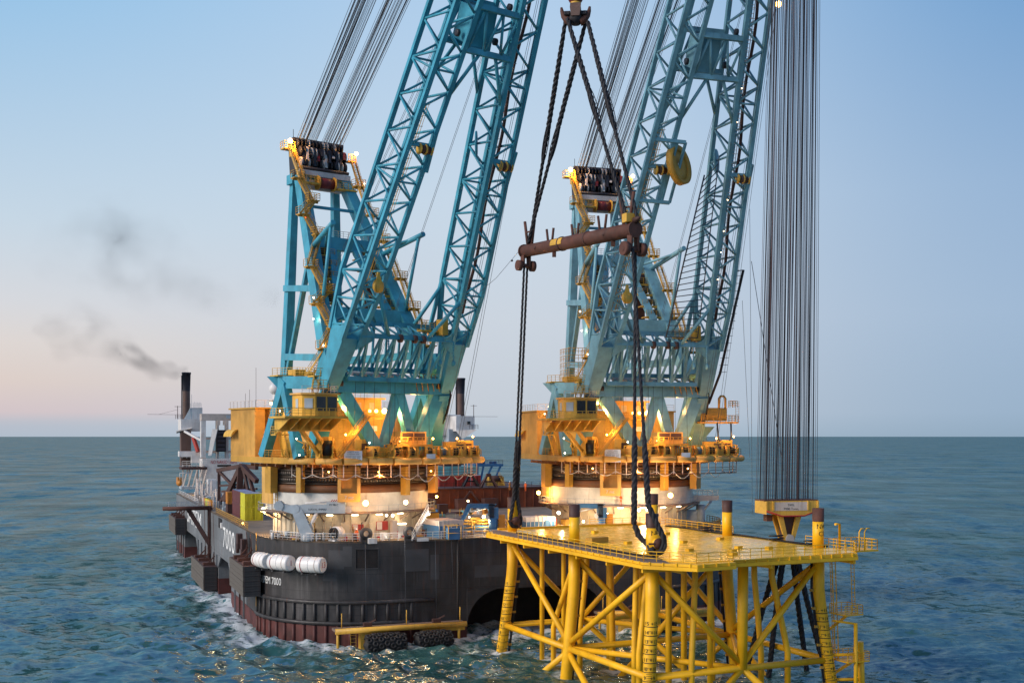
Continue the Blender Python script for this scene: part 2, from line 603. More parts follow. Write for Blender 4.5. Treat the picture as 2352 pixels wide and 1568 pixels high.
def make_sea():
    rr = [40.0]
    while rr[-1] < 60000:
        r = rr[-1]
        rr.append(r + (4.0 if r < 88 else max(.36, r * r / 50000) if r < 2500 else r * .09))
    rr = np.array(rr)
    fine = np.linspace(R(-29), R(29), 480)
    coarse = np.linspace(R(29), R(331), 60)[1:-1]
    th = np.concatenate([fine, coarse])
    nr, nt = len(rr), len(th)
    T, RR = np.meshgrid(th, rr)
    X, Y = RR * np.sin(T), RR * np.cos(T)
    sp = np.gradient(rr)[:, None] * np.ones_like(X)
    Z = np.zeros_like(X)
    DX, DY = np.zeros_like(X), np.zeros_like(X)
    g = np.random.default_rng(3)
    for i in range(84):
        lam = 1.5 * (16 / 1.5) ** g.random()
        ang = R(-72) + g.normal() * .55            # crests run mostly across the view, wind from the left
        k = 2 * math.pi / lam
        kx, ky = k * math.cos(ang), k * math.sin(ang)
        amp = .0085 * lam ** .72 * (.6 + .8 * g.random())
        fade = np.clip((lam / (sp * 2.6)) - .6, 0, 1) * np.clip(1.35 - RR / 5000, .0, 1)
        p = kx * X + ky * Y + g.random() * 6.283
        Z += amp * fade * np.cos(p)
        DX -= .8 * amp * fade * math.cos(ang) * np.sin(p)
        DY -= .8 * amp * fade * math.sin(ang) * np.sin(p)
    # the turbulence the thrusters push out round the bow
    sd, a, f = ship_sd(X, Y)
    near = np.exp(-np.maximum(sd, 0) / 22) * (RR < 330)
    for i in range(26):
        lam = 1.6 + 5 * g.random()
        ang = g.random() * 6.283
        k = 2 * math.pi / lam
        fade = np.clip((lam / (sp * 2.6)) - .6, 0, 1)
        Z += .045 * near * fade * np.cos(k * (math.cos(ang) * X + math.sin(ang) * Y) + g.random() * 6.283) * lam ** .5
    crest = np.clip((Z - .42) / .5, 0, 1)
    jx, jy = X - 22, Y - 150
    jac = np.exp(-(np.hypot(jx, jy) / 27) ** 2)
    foam = np.clip(np.exp(-np.maximum(sd, 0) / 2.2) * 1.0 + np.exp(-np.maximum(sd - 1, 0) / 11) * .60 + jac * .40 + crest * .22, 0, 1) * (RR < 1500)
    foam = np.where(f > 60, foam * .55, foam)
    for lx, ly in LEG_WASH:
        foam = np.maximum(foam, np.exp(-np.maximum(np.hypot(X - lx, Y - ly) - .8, 0) / 1.3) * .95)
    co = np.stack([X + DX, Y + DY, Z], -1).reshape(-1, 3)
    idx = np.arange(nr * nt).reshape(nr, nt)
    q = np.stack([idx[:-1, :], np.roll(idx, -1, 1)[:-1, :], np.roll(idx, -1, 1)[1:, :], idx[1:, :]], -1).reshape(-1, 4)
    q = q[:, ::-1]
    cen = len(co)
    co = np.vstack([co, [[0, 0, 0]]])
    me = bpy.data.meshes.new('sea')
    tri = np.stack([np.full(nt, cen), np.roll(idx[0], -1), idx[0]], -1)
    me.vertices.add(len(co))
    me.vertices.foreach_set('co', co.ravel())
    me.loops.add(q.size + tri.size)
    me.loops.foreach_set('vertex_index', np.concatenate([q.ravel(), tri.ravel()]))
    me.polygons.add(len(q) + len(tri))
    st = np.concatenate([np.arange(len(q)) * 4, len(q) * 4 + np.arange(len(tri)) * 3])
    me.polygons.foreach_set('loop_start', st)
    me.polygons.foreach_set('use_smooth', np.ones(len(st), bool))
    me.update(calc_edges=True)
    me.validate()
    at_ = me.attributes.new('foam', 'FLOAT', 'POINT')
    at_.data.foreach_set('value', np.append(foam.ravel(), 0).astype(np.float32))
    m, n, l, b = nodes_of('sea_water')
    def node(t, **kw):
        x = n.new(t)
        for k_, v_ in kw.items():
            x.inputs[k_].default_value = v_
        return x
    geo = n.new('ShaderNodeNewGeometry')
    def noise(sc, det, stretch=(1, 1, 1), rough=.6, rot=0):
        mp = n.new('ShaderNodeMapping')
        mp.inputs['Scale'].default_value = stretch
        mp.inputs['Rotation'].default_value = (0, 0, rot)
        l.new(geo.outputs['Position'], mp.inputs[0])
        t = node('ShaderNodeTexNoise', Scale=sc, Detail=det, Roughness=rough)
        l.new(mp.outputs[0], t.inputs[0])
        return t.outputs[0]
    def rng_(src, a0, a1, b0, b1):
        r = n.new('ShaderNodeMapRange')
        for i_, v_ in enumerate((a0, a1, b0, b1)):
            r.inputs[i_ + 1].default_value = v_
        l.new(src, r.inputs[0])
        return r.outputs[0]
    def math_(op, a0, b0):
        x = n.new('ShaderNodeMath')
        x.operation = op
        for i_, v_ in ((0, a0), (1, b0)):
            if hasattr(v_, 'links'):
                l.new(v_, x.inputs[i_])
            else:
                x.inputs[i_].default_value = v_
        return x.outputs[0]
    def mixc(f_, c0, c1):
        x = n.new('ShaderNodeMix')
        x.data_type = 'RGBA'
        for s_, i_ in ((f_, 0), (c0, 6), (c1, 7)):
            if hasattr(s_, 'links'):
                l.new(s_, x.inputs[i_])
            else:
                x.inputs[i_].default_value = s_
        return x.outputs[2]
    deep = mixc(rng_(noise(.03, 6, (2.8, 1, 1)), .36, .64, 0, 1), (.016, .064, .064, 1), (.046, .126, .120, 1))
    fa = n.new('ShaderNodeAttribute')
    fa.attribute_name = 'foam'
    fm = fa.outputs['Fac']
    # streaky, torn foam: the attribute lifts a noise over a threshold
    web = math_('SUBTRACT', 1.0, math_('MULTIPLY', math_('ABSOLUTE', math_('SUBTRACT', noise(.42, 7, (1, 1.5, 1), .68), .5), 0), 7.0))
    blot = rng_(noise(.13, 4, (1, 1.6, 1)), .40, .66, 0, 1)
    t = math_('MULTIPLY', math_('ADD', math_('MULTIPLY', web, .62), math_('MULTIPLY', noise(2.3, 6), .35)), math_('ADD', .35, blot))
    f1 = math_('MAXIMUM', rng_(math_('MULTIPLY', t, fm), .16, .46, 0, .9), rng_(noise(.10, 7, (1, .55, 1), .72), .735, .765, 0, .75))
    glass = mixc(rng_(math_('MULTIPLY', fm, blot), .1, .8, 0, .6), deep, (.030, .105, .105, 1))
    col = mixc(f1, glass, (.58, .62, .64, 1))
    # ripples far below the mesh: slopes straight from noise, so that they keep their spread out to the horizon
    def slope(sc, det, stretch, k):
        mp = n.new('ShaderNodeMapping')
        mp.inputs['Scale'].default_value = stretch
        mp.inputs['Rotation'].default_value = (0, 0, R(8))
        l.new(geo.outputs['Position'], mp.inputs[0])
        t_ = node('ShaderNodeTexNoise', Scale=sc, Detail=det, Roughness=.66)
        l.new(mp.outputs[0], t_.inputs[0])
        s1 = n.new('ShaderNodeVectorMath')
        s1.operation = 'SUBTRACT'
        l.new(t_.outputs['Color'], s1.inputs[0])
        s1.inputs[1].default_value = (.5, .5, .5)
        s2 = n.new('ShaderNodeVectorMath')
        s2.operation = 'MULTIPLY'
        l.new(s1.outputs[0], s2.inputs[0])
        s2.inputs[1].default_value = (k * .7, k, 0)
        return s2.outputs[0]
    def vadd(p_, q_):
        x = n.new('ShaderNodeVectorMath')
        x.operation = 'ADD'
        l.new(p_, x.inputs[0])
        l.new(q_, x.inputs[1])
        return x.outputs[0]
    lanes = rng_(noise(.011, 4, (.5, 1.8, 1)), .32, .68, .55, 1.25)
    fine_ = n.new('ShaderNodeVectorMath')
    fine_.operation = 'SCALE'
    l.new(vadd(slope(.80, 7, (.65, 1.4, 1), 2.2), vadd(slope(.035, 9, (2.6, 1.1, 1), 1.8), slope(.012, 5, (4, 1, 1), 1.8))), fine_.inputs[0])
    l.new(lanes, fine_.inputs['Scale'])
    nm = n.new('ShaderNodeVectorMath')
    nm.operation = 'NORMALIZE'
    l.new(vadd(geo.outputs['Normal'], fine_.outputs[0]), nm.inputs[0])
    # light from within the water plus the sky mirrored by the ripples; the ripples hide each other at a low angle, so the mirror never takes over
    n.remove(b)
    out = n['Material Output']
    dif = n.new('ShaderNodeBsdfDiffuse')
    l.new(col, dif.inputs['Color'])
    glo = n.new('ShaderNodeBsdfGlossy')
    glo.inputs['Roughness'].default_value = .12
    glo.inputs['Color'].default_value = (.84, .95, .97, 1)
    l.new(nm.outputs[0], glo.inputs['Normal'])
    fr = n.new('ShaderNodeFresnel')
    fr.inputs['IOR'].default_value = 1.33
    l.new(nm.outputs[0], fr.inputs['Normal'])
    fac = math_('DIVIDE', math_('MULTIPLY', fr.outputs[0], .64), math_('ADD', 1.0, math_('MULTIPLY', fr.outputs[0], 1.35)))
    fac = math_('MULTIPLY', fac, rng_(noise(.013, 9, (1, 1.25, 1), .74), .30, .70, .50, 1.5))      # cat's paws
    fac = math_('MULTIPLY', fac, rng_(f1, 0, .8, 1, .1))
    ms = n.new('ShaderNodeMixShader')
    l.new(fac, ms.inputs[0])
    l.new(dif.outputs[0], ms.inputs[1])
    l.new(glo.outputs[0], ms.inputs[2])
    l.new(ms.outputs[0], out.inputs['Surface'])
    me.materials.append(m)
    o = put('sea', me)
    o['kind'] = 'structure'
    return o
make_sea()

# ------------------------------------------------------------------ the crane vessel's hull, in its own frame (a, f, z)
vessel = thing('crane_vessel', 'huge black and grey semi-submersible vessel hull carrying both blue cranes', 'ship', (C1[0], C1[1], 0), TH)
RB = 17.0

def arc(ca, cf, r, d0, d1, n):
    return [(ca + r * math.cos(R(d0 + (d1 - d0) * i / n)), cf + r * math.sin(R(d0 + (d1 - d0) * i / n))) for i in range(n + 1)]

bow_l = arc(2.5, 0, RB, 180, 270, 24)
bow_r = arc(50.4, 0, RB, 270, 360, 24)
outline = [(-14.5, 145)] + bow_l + bow_r + [(67.4, 145)]

def wall(mb, pts, z0, z1, nz=1, closed=False):
    n = len(pts)
    o = []
    for k in range(nz + 1):
        z = z0 + (z1 - z0) * k / nz
        o += [(x, y, z) for x, y in pts]
    fs = []
    for k in range(nz):
        for i in range(n if closed else n - 1):
            j = (i + 1) % n
            fs.append((k * n + i, k * n + j, (k + 1) * n + j, (k + 1) * n + i))
    mb.add(o, fs, False)
    return mb

ZA = 7.3
b = MB()
wall(b, [(-14.5, 12)] + bow_l + [(14.0, -17), (16, -17), (38, -17)] + bow_r + [(67.4, 12)], ZA, DECK)
b.build('bow_plating', 'hull_black', vessel)
b = MB()
wall(b, [(-14.5, 12)] + bow_l + [(14.7, -17), (14.7, -6)], 2.7, ZA)
b.build('column_plating', 'hull_black', vessel)
b = MB()
wall(b, [(38.2, -6), (38.2, -17)] + bow_r + [(67.4, 12)], 2.7, ZA)
MB().prism([(14.7, -16.9), (38.2, -16.9), (38.2, 20), (14.7, 20)], ZA, ZA + .3).build('tunnel_roof', 'hull_black', vessel)
# rounded haunches of the opening between the bow columns
for s, x0 in ((1, 14.7), (-1, 38.2)):
    pts = [(x0, -17.0, ZA - 5.5), (x0, -17.0, ZA + .2), (x0 + s * 5.5, -17.0, ZA + .2)]
    pts += [(x0 + s * (5.5 - 5.5 * math.sin(R(t))), -17.0, ZA - 5.5 + 5.5 * math.cos(R(t))) for t in (15, 30, 45, 60, 75)]
    MB().plate(pts if s > 0 else pts[::-1], .5).build('haunch_plate', 'hull_black', vessel)
b.build('column_plating', 'hull_black', vessel)
b = MB()
wall(b, [(-14.5, 12), (-14.5, 145), (67.4, 145), (67.4, 12)][:2], ZA, DECK)
b.build('side_plating', 'hull_grey', vessel)
b = MB()
wall(b, [(-14.5, 12), (-14.5, 31), (-9, 31)], 2.7, ZA)
b.build('column_plating', 'hull_grey', vessel)
b = MB()
wall(b, [(-9, 50), (-14.5, 50), (-14.5, 89), (-9, 89)], 2.7, ZA)
b.build('column_plating', 'hull_grey', vessel)
b = MB()
wall(b, [(-9, 120), (-14.5, 120), (-14.5, 145), (67.4, 145), (67.4, 12)], 2.7, ZA)
wall(b, [(-14.5, 145), (67.4, 145), (67.4, 12)], ZA, DECK)
b.build('stern_plating', 'hull_grey', vessel)
for f0_, f1_ in ((31, 50), (89, 120)):
    MB().prism([(-14.4, f0_), (-8, f0_), (-8, f1_), (-14.4, f1_)], ZA, ZA + .2).build('opening_roof', 'hull_grey', vessel)
for f in (50.6, 88.4, 120.6, 30.4):               # sloped haunches at the ends of the side openings
    s = -1 if f in (50.6, 120.6) else 1
    MB().plate([(-14.45, f, ZA + .1), (-14.45, f + s * 4.5, ZA + .1), (-14.45, f, ZA - 2.6)], .3).build('haunch_plate', 'hull_grey', vessel)
b = MB()
ro = .04
wall(b, [(-9, 31), (-14.5 - ro, 31), (-14.5 - ro, 0)] + [(2.5 + (x - 2.5) * (1 + ro / RB), y * (1 + ro / RB)) for x, y in bow_l] + [(14.7, -17 - ro), (14.7, -6)], -5, 2.7)
b.build('boot_topping', 'boot_red', vessel)
for pts, z1 in (([(38.2, -6), (38.2, -17 - ro)] + bow_r + [(67.4, 145)], 2.7), ([(-9, 50), (-14.5 - ro, 50), (-14.5 - ro, 89), (-9, 89)], 2.7),
                ([(-9, 120), (-14.5 - ro, 120), (-14.5 - ro, 145)], 2.7), ([(-9, 120), (-9, 89)], 4.5), ([(-9, 50), (-9, 31)], 4.5)):
    wall(MB(), pts, -5, z1).build('boot_topping', 'boot_red', vessel)
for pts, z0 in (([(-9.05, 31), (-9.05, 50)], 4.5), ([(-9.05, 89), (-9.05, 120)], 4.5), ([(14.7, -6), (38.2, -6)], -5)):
    wall(MB(), pts, z0, ZA).build('inner_bulkhead', 'dark_void', vessel)  # near-black colour stands for the shade deep inside the openings
b = MB()
b.prism(outline, DECK - .25, DECK)
b.build('main_deck', 'deck_plate', vessel)

# fender pipes and ribs on the near bow
def bowpt(deg, r, z):
    return V(2.5 + r * math.cos(R(deg)), r * math.sin(R(deg)), z)
for z, a1 in ((6.2, 262), (3.1, 252)):
    pts = [bowpt(178 + i * 3.5, RB + .12, z) for i in range(27)]
    pts = [p for p in pts if p[0] <= 2.5] + [V(6, -RB - .12, z), V(9.3 if z > 5 else 5, -RB - .12, z)]
    MB().path(pts, .33, 10).build('fender_pipe', 'hull_black', vessel)
rib = MB().path([(0, 0, -1.0), (0, 0, 2.7)], .27, 8).mesh('rib', 'boot_red')
ribu = MB().path([(0, 0, 2.7), (0, 0, 6.2)], .25, 8).mesh('rib', 'hull_black')
for i in range(17):
    ang = 182 + i * 6.2
    p = bowpt(ang, RB + .1, 0) if ang < 270 else V(2.5 + (ang - 270) * .3, -RB - .1, 0)
    put('rib', rib, vessel, p)
    put('rib', ribu, vessel, p)
# ribs on the far bow column
for i in range(8):
    ang = 278 + i * 9
    p = V(50.4 + (RB + .1) * math.cos(R(ang)), (RB + .1) * math.sin(R(ang)), 0)
    put('rib', rib, vessel, p)
    put('rib', ribu, vessel, p)
MB().path([V(50.4 + (RB + .1) * math.cos(R(270 + i * 6)), (RB + .1) * math.sin(R(270 + i * 6)), 6.2) for i in range(14)], .33, 10).build('fender_pipe', 'hull_black', vessel)
# side rubbing posts
for f in (14, 19, 25, 52, 57, 64, 72, 80, 87, 123, 129, 136, 142):
    b = MB().beam((-14.62, f, -1), (-14.62, f, ZA), .35, .3)
    b.build('rubbing_post', 'hull_grey' if f not in (19, 64, 129) else 'brown_steel', vessel)

# dark plate for a pocket's shade, patches and hanging lines on the bow
def bow_plate(mb, d0, d1, z0, z1, r, n=6, th=.05):
    for i in range(n):
        a0, a1 = d0 + (d1 - d0) * i / n, d0 + (d1 - d0) * (i + 1) / n
        p = [bowpt(a0, r, z0), bowpt(a1, r, z0), bowpt(a1, r, z1), bowpt(a0, r, z1)]
        q = [bowpt(a0, r + th, z0), bowpt(a1, r + th, z0), bowpt(a1, r + th, z1), bowpt(a0, r + th, z1)]
        mb.loft([p, q])
    return mb
bow_plate(MB(), 253, 264, 11.3, 14.1, RB + .003, 5, .02).build('pocket_shade_plate', 'dark_void', vessel)  # flat dark plate, a recess's shade put into its colour
b = MB()
for d0, d1, z0, z1 in ((252.6, 264.4, 14.1, 14.25), (252.6, 264.4, 11.15, 11.3), (252.6, 253, 11.3, 14.1), (264, 264.4, 11.3, 14.1)):
    bow_plate(b, d0, d1, z0, z1, RB + .003, 4, .12)
b.build('pocket_frame', 'hull_black', vessel)
b = MB()
for d0, d1, z0, z1 in ((239, 247, 11.2, 14.0), (246.4, 251, 11.6, 14.6), (236, 243, 9.4, 10.6)):
    bow_plate(MB(), d0, d1, z0, z1, RB + .002, 4, .012).build('paint_patch', 'hull_patch', vessel)
for x0, x1, z0, z1 in ((5, 8.6, 10.6, 13.9), (8.9, 10.2, 9.2, 13), (16, 22, 9.2, 11)):
    MB().box(((x0 + x1) / 2, -RB - .007, (z0 + z1) / 2), (x1 - x0, .012, z1 - z0)).build('paint_patch', 'hull_patch', vessel)
for a_, zt, zb in ((-1.2, DECK, 3.4), (4.8, DECK, 3.4), (9.6, DECK, 3.2), (12.2, DECK, 8.5)):
    x = a_
    y = -math.sqrt(max(0, RB ** 2 - (x - 2.5) ** 2)) if x < 2.5 else -RB
    MB().path([(x, y - .15, zt), (x + .1, y - .5, zb)], .03, 5).build('hanging_line', 'wire_dark', vessel)
MB().path([(13.2, -RB - .1, DECK), (13.2, -RB - .1, 1)], .14, 6).build('riser_pipe', 'hull_black', vessel)
for k in (0, .22):
    MB().path([bowpt(181 + k * 3, RB + .25, DECK + .5), bowpt(182 + k * 4, RB + .35, 4.2)], .045, 5).build('mooring_line', 'stair_yellow', vessel)

# lettering: the name on the bow, wrapped round it, and along the side
def bow_text(txt, d0, d1, zc, size):
    vs, fs = text_geo(txt, size, .015)
    xs = [v[0] for v in vs]
    x0, x1 = min(xs), max(xs)
    out = []
    for x, y, z in vs:
        ang = d0 + (d1 - d0) * (x - x0) / (x1 - x0)
        out.append(bowpt(ang, RB + .03 + z, zc + y))
    return MB().add(out, fs)
bow_text('SAIPEM 7000', 187.5, 210, 8.75, 1.6).build('lettering', 'mark_white', vessel)
for txt, f0, f1 in (('SAIPEM', 114, 82), ('7000', 43, 26.5)):
    vs, fs = text_geo(txt, 5.6, .012)
    xs = [v[0] for v in vs]
    x0, x1 = min(xs), max(xs)
    out = [(-14.53 - z, f0 + (f1 - f0) * (x - x0) / (x1 - x0), 11.4 + y) for x, y, z in vs]
    MB().add(out, fs).build('lettering', 'mark_white', vessel)

# deck edge rails
b = MB().rail([(-14.3, 140, DECK), (-14.3, 90, DECK)], 1.1, 2.2, .045)
b.build('handrail', 'superstructure_white', vessel)
b = MB().rail([(-14.3, 56, DECK), (-14.3, 12, DECK)], 1.1, 1.6, .055)
b.build('handrail', 'stair_yellow', vessel)
pts = [(2.5 + (x - 2.5) * .985, y * .985, DECK) for x, y in bow_l[5:]] + [(8, -16.75, DECK), (20, -16.75, DECK)]
b = MB().rail(pts, 1.15, 1.4, .065)
b.build('handrail', 'superstructure_white', vessel)
pts = [(22, -16.75, DECK), (50, -16.75, DECK)] + [(50.4 + (x - 50.4) * .985, y * .985, DECK) for x, y in bow_r]
MB().rail(pts, 1.15, 1.6, .065).build('handrail', 'stair_yellow', vessel)
# chain eyes standing up at the deck edge
for x in (-1.6 + .6, 5.6):
    y = -math.sqrt(max(0, RB ** 2 - (min(x, 2.5) - 2.5) ** 2)) + .1
    b = MB()
    b.lathe([(.42, -.2), (.95, -.2), (.95, .2), (.42, .2), (.42, -.2)], (x, y, DECK + 1.15), (0, 1, 0), 24, caps=False)
    b.box((x, y, DECK + .2), (1.6, .4, .75))
    b.build('towing_eye', 'hull_black', vessel)
b = MB().box((-.2, -17.2, DECK + .1), (1.3, .5, .8)).box((7.6, -17.1, DECK + .05), (1.8, .5, .5))
b.build('roller_fairlead', 'superstructure_white', vessel)
# small dark ports and chain fairleads on the port side
for f, z in ((17.5, 12.9), (12.2, 12.4)):
    b = MB().box((-14.9, f, z), (.9, 2.0, 2.6)).box((-15.2, f, z - 1.2), (.5, 1.0, 1.6))
    b.build('chain_fairlead', 'brown_steel', vessel)
b = MB().box((-14.56, 47, 13.9), (.1, 5.2, 1.9))
b.build('side_port', 'dark_void', vessel)
b = MB().box((-14.7, 43.6, 13.7), (.35, 1.6, 1.0))
b.build('port_cover', 'superstructure_white', vessel)
for f in (8.5, 7.3):
    b = MB().box((-14.52, f, 13.0), (.08, .5, 2.5))
    b.build('vent_slot', 'dark_void', vessel)

# ------------------------------------------------------------------ the two pedestals with their roller rings
def pedestal(ca):
    ped = MB().lathe([(11.9, DECK), (11.9, 19.25)], (ca, 0, 0), n=72, caps=False).build('pedestal_wall', 'deck_cream', vessel)
    b = MB()
    for i in range(26):
        t = R(180 + 180 * (i + .5) / 26)
        b.beam((ca + 11.95 * math.cos(t), 11.95 * math.sin(t), DECK), (ca + 11.95 * math.cos(t), 11.95 * math.sin(t), 19.2), .12, .16)
    b.build('stiffener', 'deck_cream', ped, kind='stuff')
    b = MB().lathe([(11.9, 19.2), (14.3, 19.2), (14.3, 19.45), (12.9, 19.45)], (ca, 0, 0), n=72, caps=False)
    for i in range(24):
        t = R(i * 15)
        c, s_ = math.cos(t), math.sin(t)
        b.beam((ca + 11.95 * c, 11.95 * s_, 18.0), (ca + 14.1 * c, 14.1 * s_, 19.15), .16, .2)
    gal = b.build('gallery', 'grating', vessel)
    pts = [V(ca + 14.2 * math.cos(R(t)), 14.2 * math.sin(R(t)), 19.45) for t in range(150, 395, 7)]
    MB().rail(pts, 1.05, 1.8, .035, 1).build('handrail', 'grey_paint', gal)
    tub = MB().lathe([(13.05, 19.45), (13.05, 22.35)], (ca, 0, 0), n=96, caps=False).build('tub', 'tub_white', vessel)
    b = MB().lathe([(13.05, 22.35), (13.28, 22.4), (13.28, 23.5), (12.55, 23.55), (12.4, 23.6), (12.4, 26.6)], (ca, 0, 0), n=96, caps=False)
    ring = b.build('slew_ring', 'ring_brown', vessel)
    for z, r in ((23.75, 12.95), (24.72, 12.9), (25.75, 12.95)):
        MB().lathe([(12.4, z - .12), (r, z - .12), (r, z + .12), (12.4, z + .12)], (ca, 0, 0), n=96, caps=False).build('ring_rail', 'roller_steel', ring)
    for z0, z1, r in ((23.95, 24.55, .26), (24.9, 25.58, .26)):
        b = MB()
        for i in range(108):
            t = R(150 + i * 2.2)
            c = V(ca + 12.68 * math.cos(t), 12.68 * math.sin(t), 0)
            b.cyl(c + V(0, 0, z0), c + V(0, 0, z1), r, 8)
        b.build('roller_row', 'roller_steel', ring, kind='stuff')
    for i in range(5):                               # bulkhead lights under the gallery
        t = R(228 + i * 17)
        p = (ca + 12.9 * math.cos(t), 12.9 * math.sin(t), 19.0)
        b = MB().box((0, 0, 0), (.95, .28, .12), t + R(90)).build('bulkhead_light', 'lamp_strip', vessel)
        b.location = p
        ld = bpy.data.lights.new('bulkhead_beam', 'POINT')
        ld.energy = 20
        ld.color = WARM
        ld.shadow_soft_size = .3
        lo = bpy.data.objects.new('bulkhead_beam', ld)
        COL.objects.link(lo)
        lo.parent = b
        lo.location = (.5 * math.cos(t), .5 * math.sin(t), -.3)
pedestal(0)
pedestal(49.1)
# ------------------------------------------------------------------ a crane, in its own frame: x along the heel axis, -y the way the boom leans
EPS = R(61.3)
CE, SE = math.cos(EPS), math.sin(EPS)
PV = V(0, -13.5, 38.2)

def bp(s, x, d):
    """a point on the boom: s metres up from the heel, x across, d behind its front face"""
    return V(x, -13.5 - s * CE + d * SE, 38.2 + s * SE + d * CE)

DF, DB = -2.09, 4.37                        # front and back faces of the boom box, measured from the heel line

def legc(s):
    return 10.12 - .0884 * s

def taper(s):
    return min(1.0, max(0.0, s / 17.0))

def d0(s):
    return -.75 + (DF + .75) * taper(s)

def d1(s):
    return 1.15 + (DB - 1.15) * taper(s)

def hw(s):
    return 1.05 + .67 * taper(s)

def make_crane():
    c = thing('offshore_crane', 'nearer of the two big cranes, its boom the deeper blue', 'crane',
              (C1[0], C1[1], 0), R(36), 'twin lattice boom cranes')
    # ---- turntable
    outl = [(-13, 17), (-13.7, 2), (-13.6, -7), (-8.2, -14.2), (-1.5, -17.4), (3, -18.1), (10, -17.3), (16.9, -14.3), (17.6, -9), (14, 1), (13, 17)]
    tt = MB().prism(outl, 26.75, 27.7).build('turntable', 'stair_yellow', c)
    b = MB().lathe([(12.9, 26.2), (13.3, 26.75)], (0, 0, 0), n=64, caps=False)
    b.lathe([(12.2, 26.2), (12.9, 26.2)], (0, 0, 0), n=64, caps=False)
    for i in range(28):
        t = R(170 + i * 7.2)
        b.beam((13 * math.cos(t), 13 * math.sin(t), 26.3), (15.8 * math.cos(t), 15.8 * math.sin(t), 26.6), .2, .45)
    b.build('turntable_girder', 'ring_brown', c)
    front = [V(x, y, 0) for x, y in outl[2:9]]
    for k, (p, q) in enumerate(zip(front[:-1], front[1:])):
        L = np.linalg.norm(q - p)
        m = max(1, round(L / 4.0))
        for i in range(m):
            a0, a1 = p + (q - p) * (i + .03) / m, p + (q - p) * (i + .97) / m
            MB().path([a0 + V(0, 0, 27.2), a1 + V(0, 0, 27.2)], .52, 10).build('fascia_pipe', 'house_ochre', tt)
    # hanging walkway under the front edge
    b = MB()
    hp = []
    for k, (p, q) in enumerate(zip(front[:-1], front[1:])):
        L = np.linalg.norm(q - p)
        m = max(1, round(L / 1.75))
        for i in range(m):
            a = (p + (q - p) * i / m) * .955
            hp.append(a)
            b.beam(a + V(0, 0, 24.75), a + V(0, 0, 26.8), .12)
    b.build('hanger', 'superstructure_cream', tt, kind='stuff')
    b = MB()
    for a0, a1 in zip(hp[:-1], hp[1:]):
        for z, r in ((24.8, .07), (25.3, .04), (25.75, .04)):
            b.path([a0 + V(0, 0, z), a1 + V(0, 0, z)], r, 4, caps=False)
        b.plate([a0 * .94 + V(0, 0, 24.75), a1 * .94 + V(0, 0, 24.75), a1 + V(0, 0, 24.75), a0 + V(0, 0, 24.75)], .08)
    b.build('hung_walkway', 'ring_brown', tt)
    b = MB()
    g = random.Random(4)
    for i in range(0, len(hp) - 3, 2):                # loops of cable below it
        a0, a1 = hp[i], hp[i + 2]
        sag = .4 + .9 * g.random()
        b.path([a0 + (a1 - a0) * t + V(0, 0, 25.2 - sag * math.sin(math.pi * t)) for t in (0, .2, .4, .6, .8, 1)], .06, 5)
    b.build('cable_loop', 'tub_white', tt)
    # brackets that reach down over the ring
    for deg, w, zb, big in ((243, 3.4, 21.1, 1), (281, .9, 21.9, 0), (186, 1.7, 22.2, 0), (212, .8, 22.4, 0), (318, 2.6, 21.9, 0), (350, 1.8, 22.3, 0)):
        t = R(deg)
        n_, s_ = V(math.cos(t), math.sin(t), 0), V(-math.sin(t), math.cos(t), 0)
        b = MB()
        cc = n_ * 14.1
        if big:
            for k in (-1, 1):
                b.box(cc + s_ * k * (w / 2 - .25) + V(0, 0, (zb + 26.6) / 2), (1.5, .5, 26.6 - zb), t)
            b.box(cc + V(0, 0, zb + .65), (1.5, w - 1.0, 1.3), t)
            b.box(n_ * 13.6 + V(0, 0, (zb + 26.6) / 2 + .6), (.2, w - 1.0, 26.6 - zb - 1.3), t)
        else:
            b.box(cc + V(0, 0, (zb + 26.6) / 2), (1.2, w, 26.6 - zb), t)
        b.build('ring_bracket', 'house_ochre' if big else 'stair_yellow', c)
    rl = MB().rail([V(x, y, 27.7) * V(.99, .99, 1) for x, y in outl[1:10]], 1.1, 1.5, .045).build('handrail', 'stair_yellow', tt)
    # access ladder below the port end
    MB().ladder((-13.0, -1.2, 19.6), (-13.0, -1.2, 27.7), .7, (0, 1, 0), (-.8, 0, 0), .05).build('ladder', 'stair_yellow', c)
    b = MB().box((-12.2, 2.0, 23.5), (1.8, 4.2, 6.4))
    b.build('turntable_end', 'house_ochre', c)
    # ---- machinery house and drum house
    b = MB()
    b.prism([(-13, 7), (-13, 17), (13, 17), (13, 5), (8, 5), (-10.1, 6.6), (-10.1, 9.4), (-11.3, 9.4), (-11.3, 7)], 27.7, 35.4)
    mh = b.build('machinery_house', 'house_ochre', c)
    b = MB()
    b.prism([(-13.3, 17.3), (-13.3, 6.3), (-8.4, 6.2), (8, 4.8), (13.3, 4.8), (13.3, 17.3)], 35.4, 35.65)
    b.build('house_roof', 'stair_yellow', mh)
    MB().rail([(13, 5, 35.65), (8, 5, 35.65), (-8.4, 6.4, 35.65), (-13.1, 6.5, 35.65), (-13.1, 17, 35.65)], 1.1, 1.5, .04).build('handrail', 'superstructure_cream', mh)
    for i in range(3):
        b = MB()
        prof = [V(-13.1 - 1.15 * math.cos(R(t)) * 1.0, 0, 30.9 + 1.2 * math.sin(R(t))) for t in range(0, 91, 15)]
        y0, y1 = 13.8 + i * 1.15, 13.8 + i * 1.15 + 1.08
        b.add([p + V(0, y0, 0) for p in prof] + [p + V(0, y1, 0) for p in prof],
              [(k, k + 1, k + 8, k + 7) for k in range(6)] + [tuple(range(6, -1, -1)), tuple(range(7, 14))])
        b.build('vent_hood', 'crane_yellow', mh)
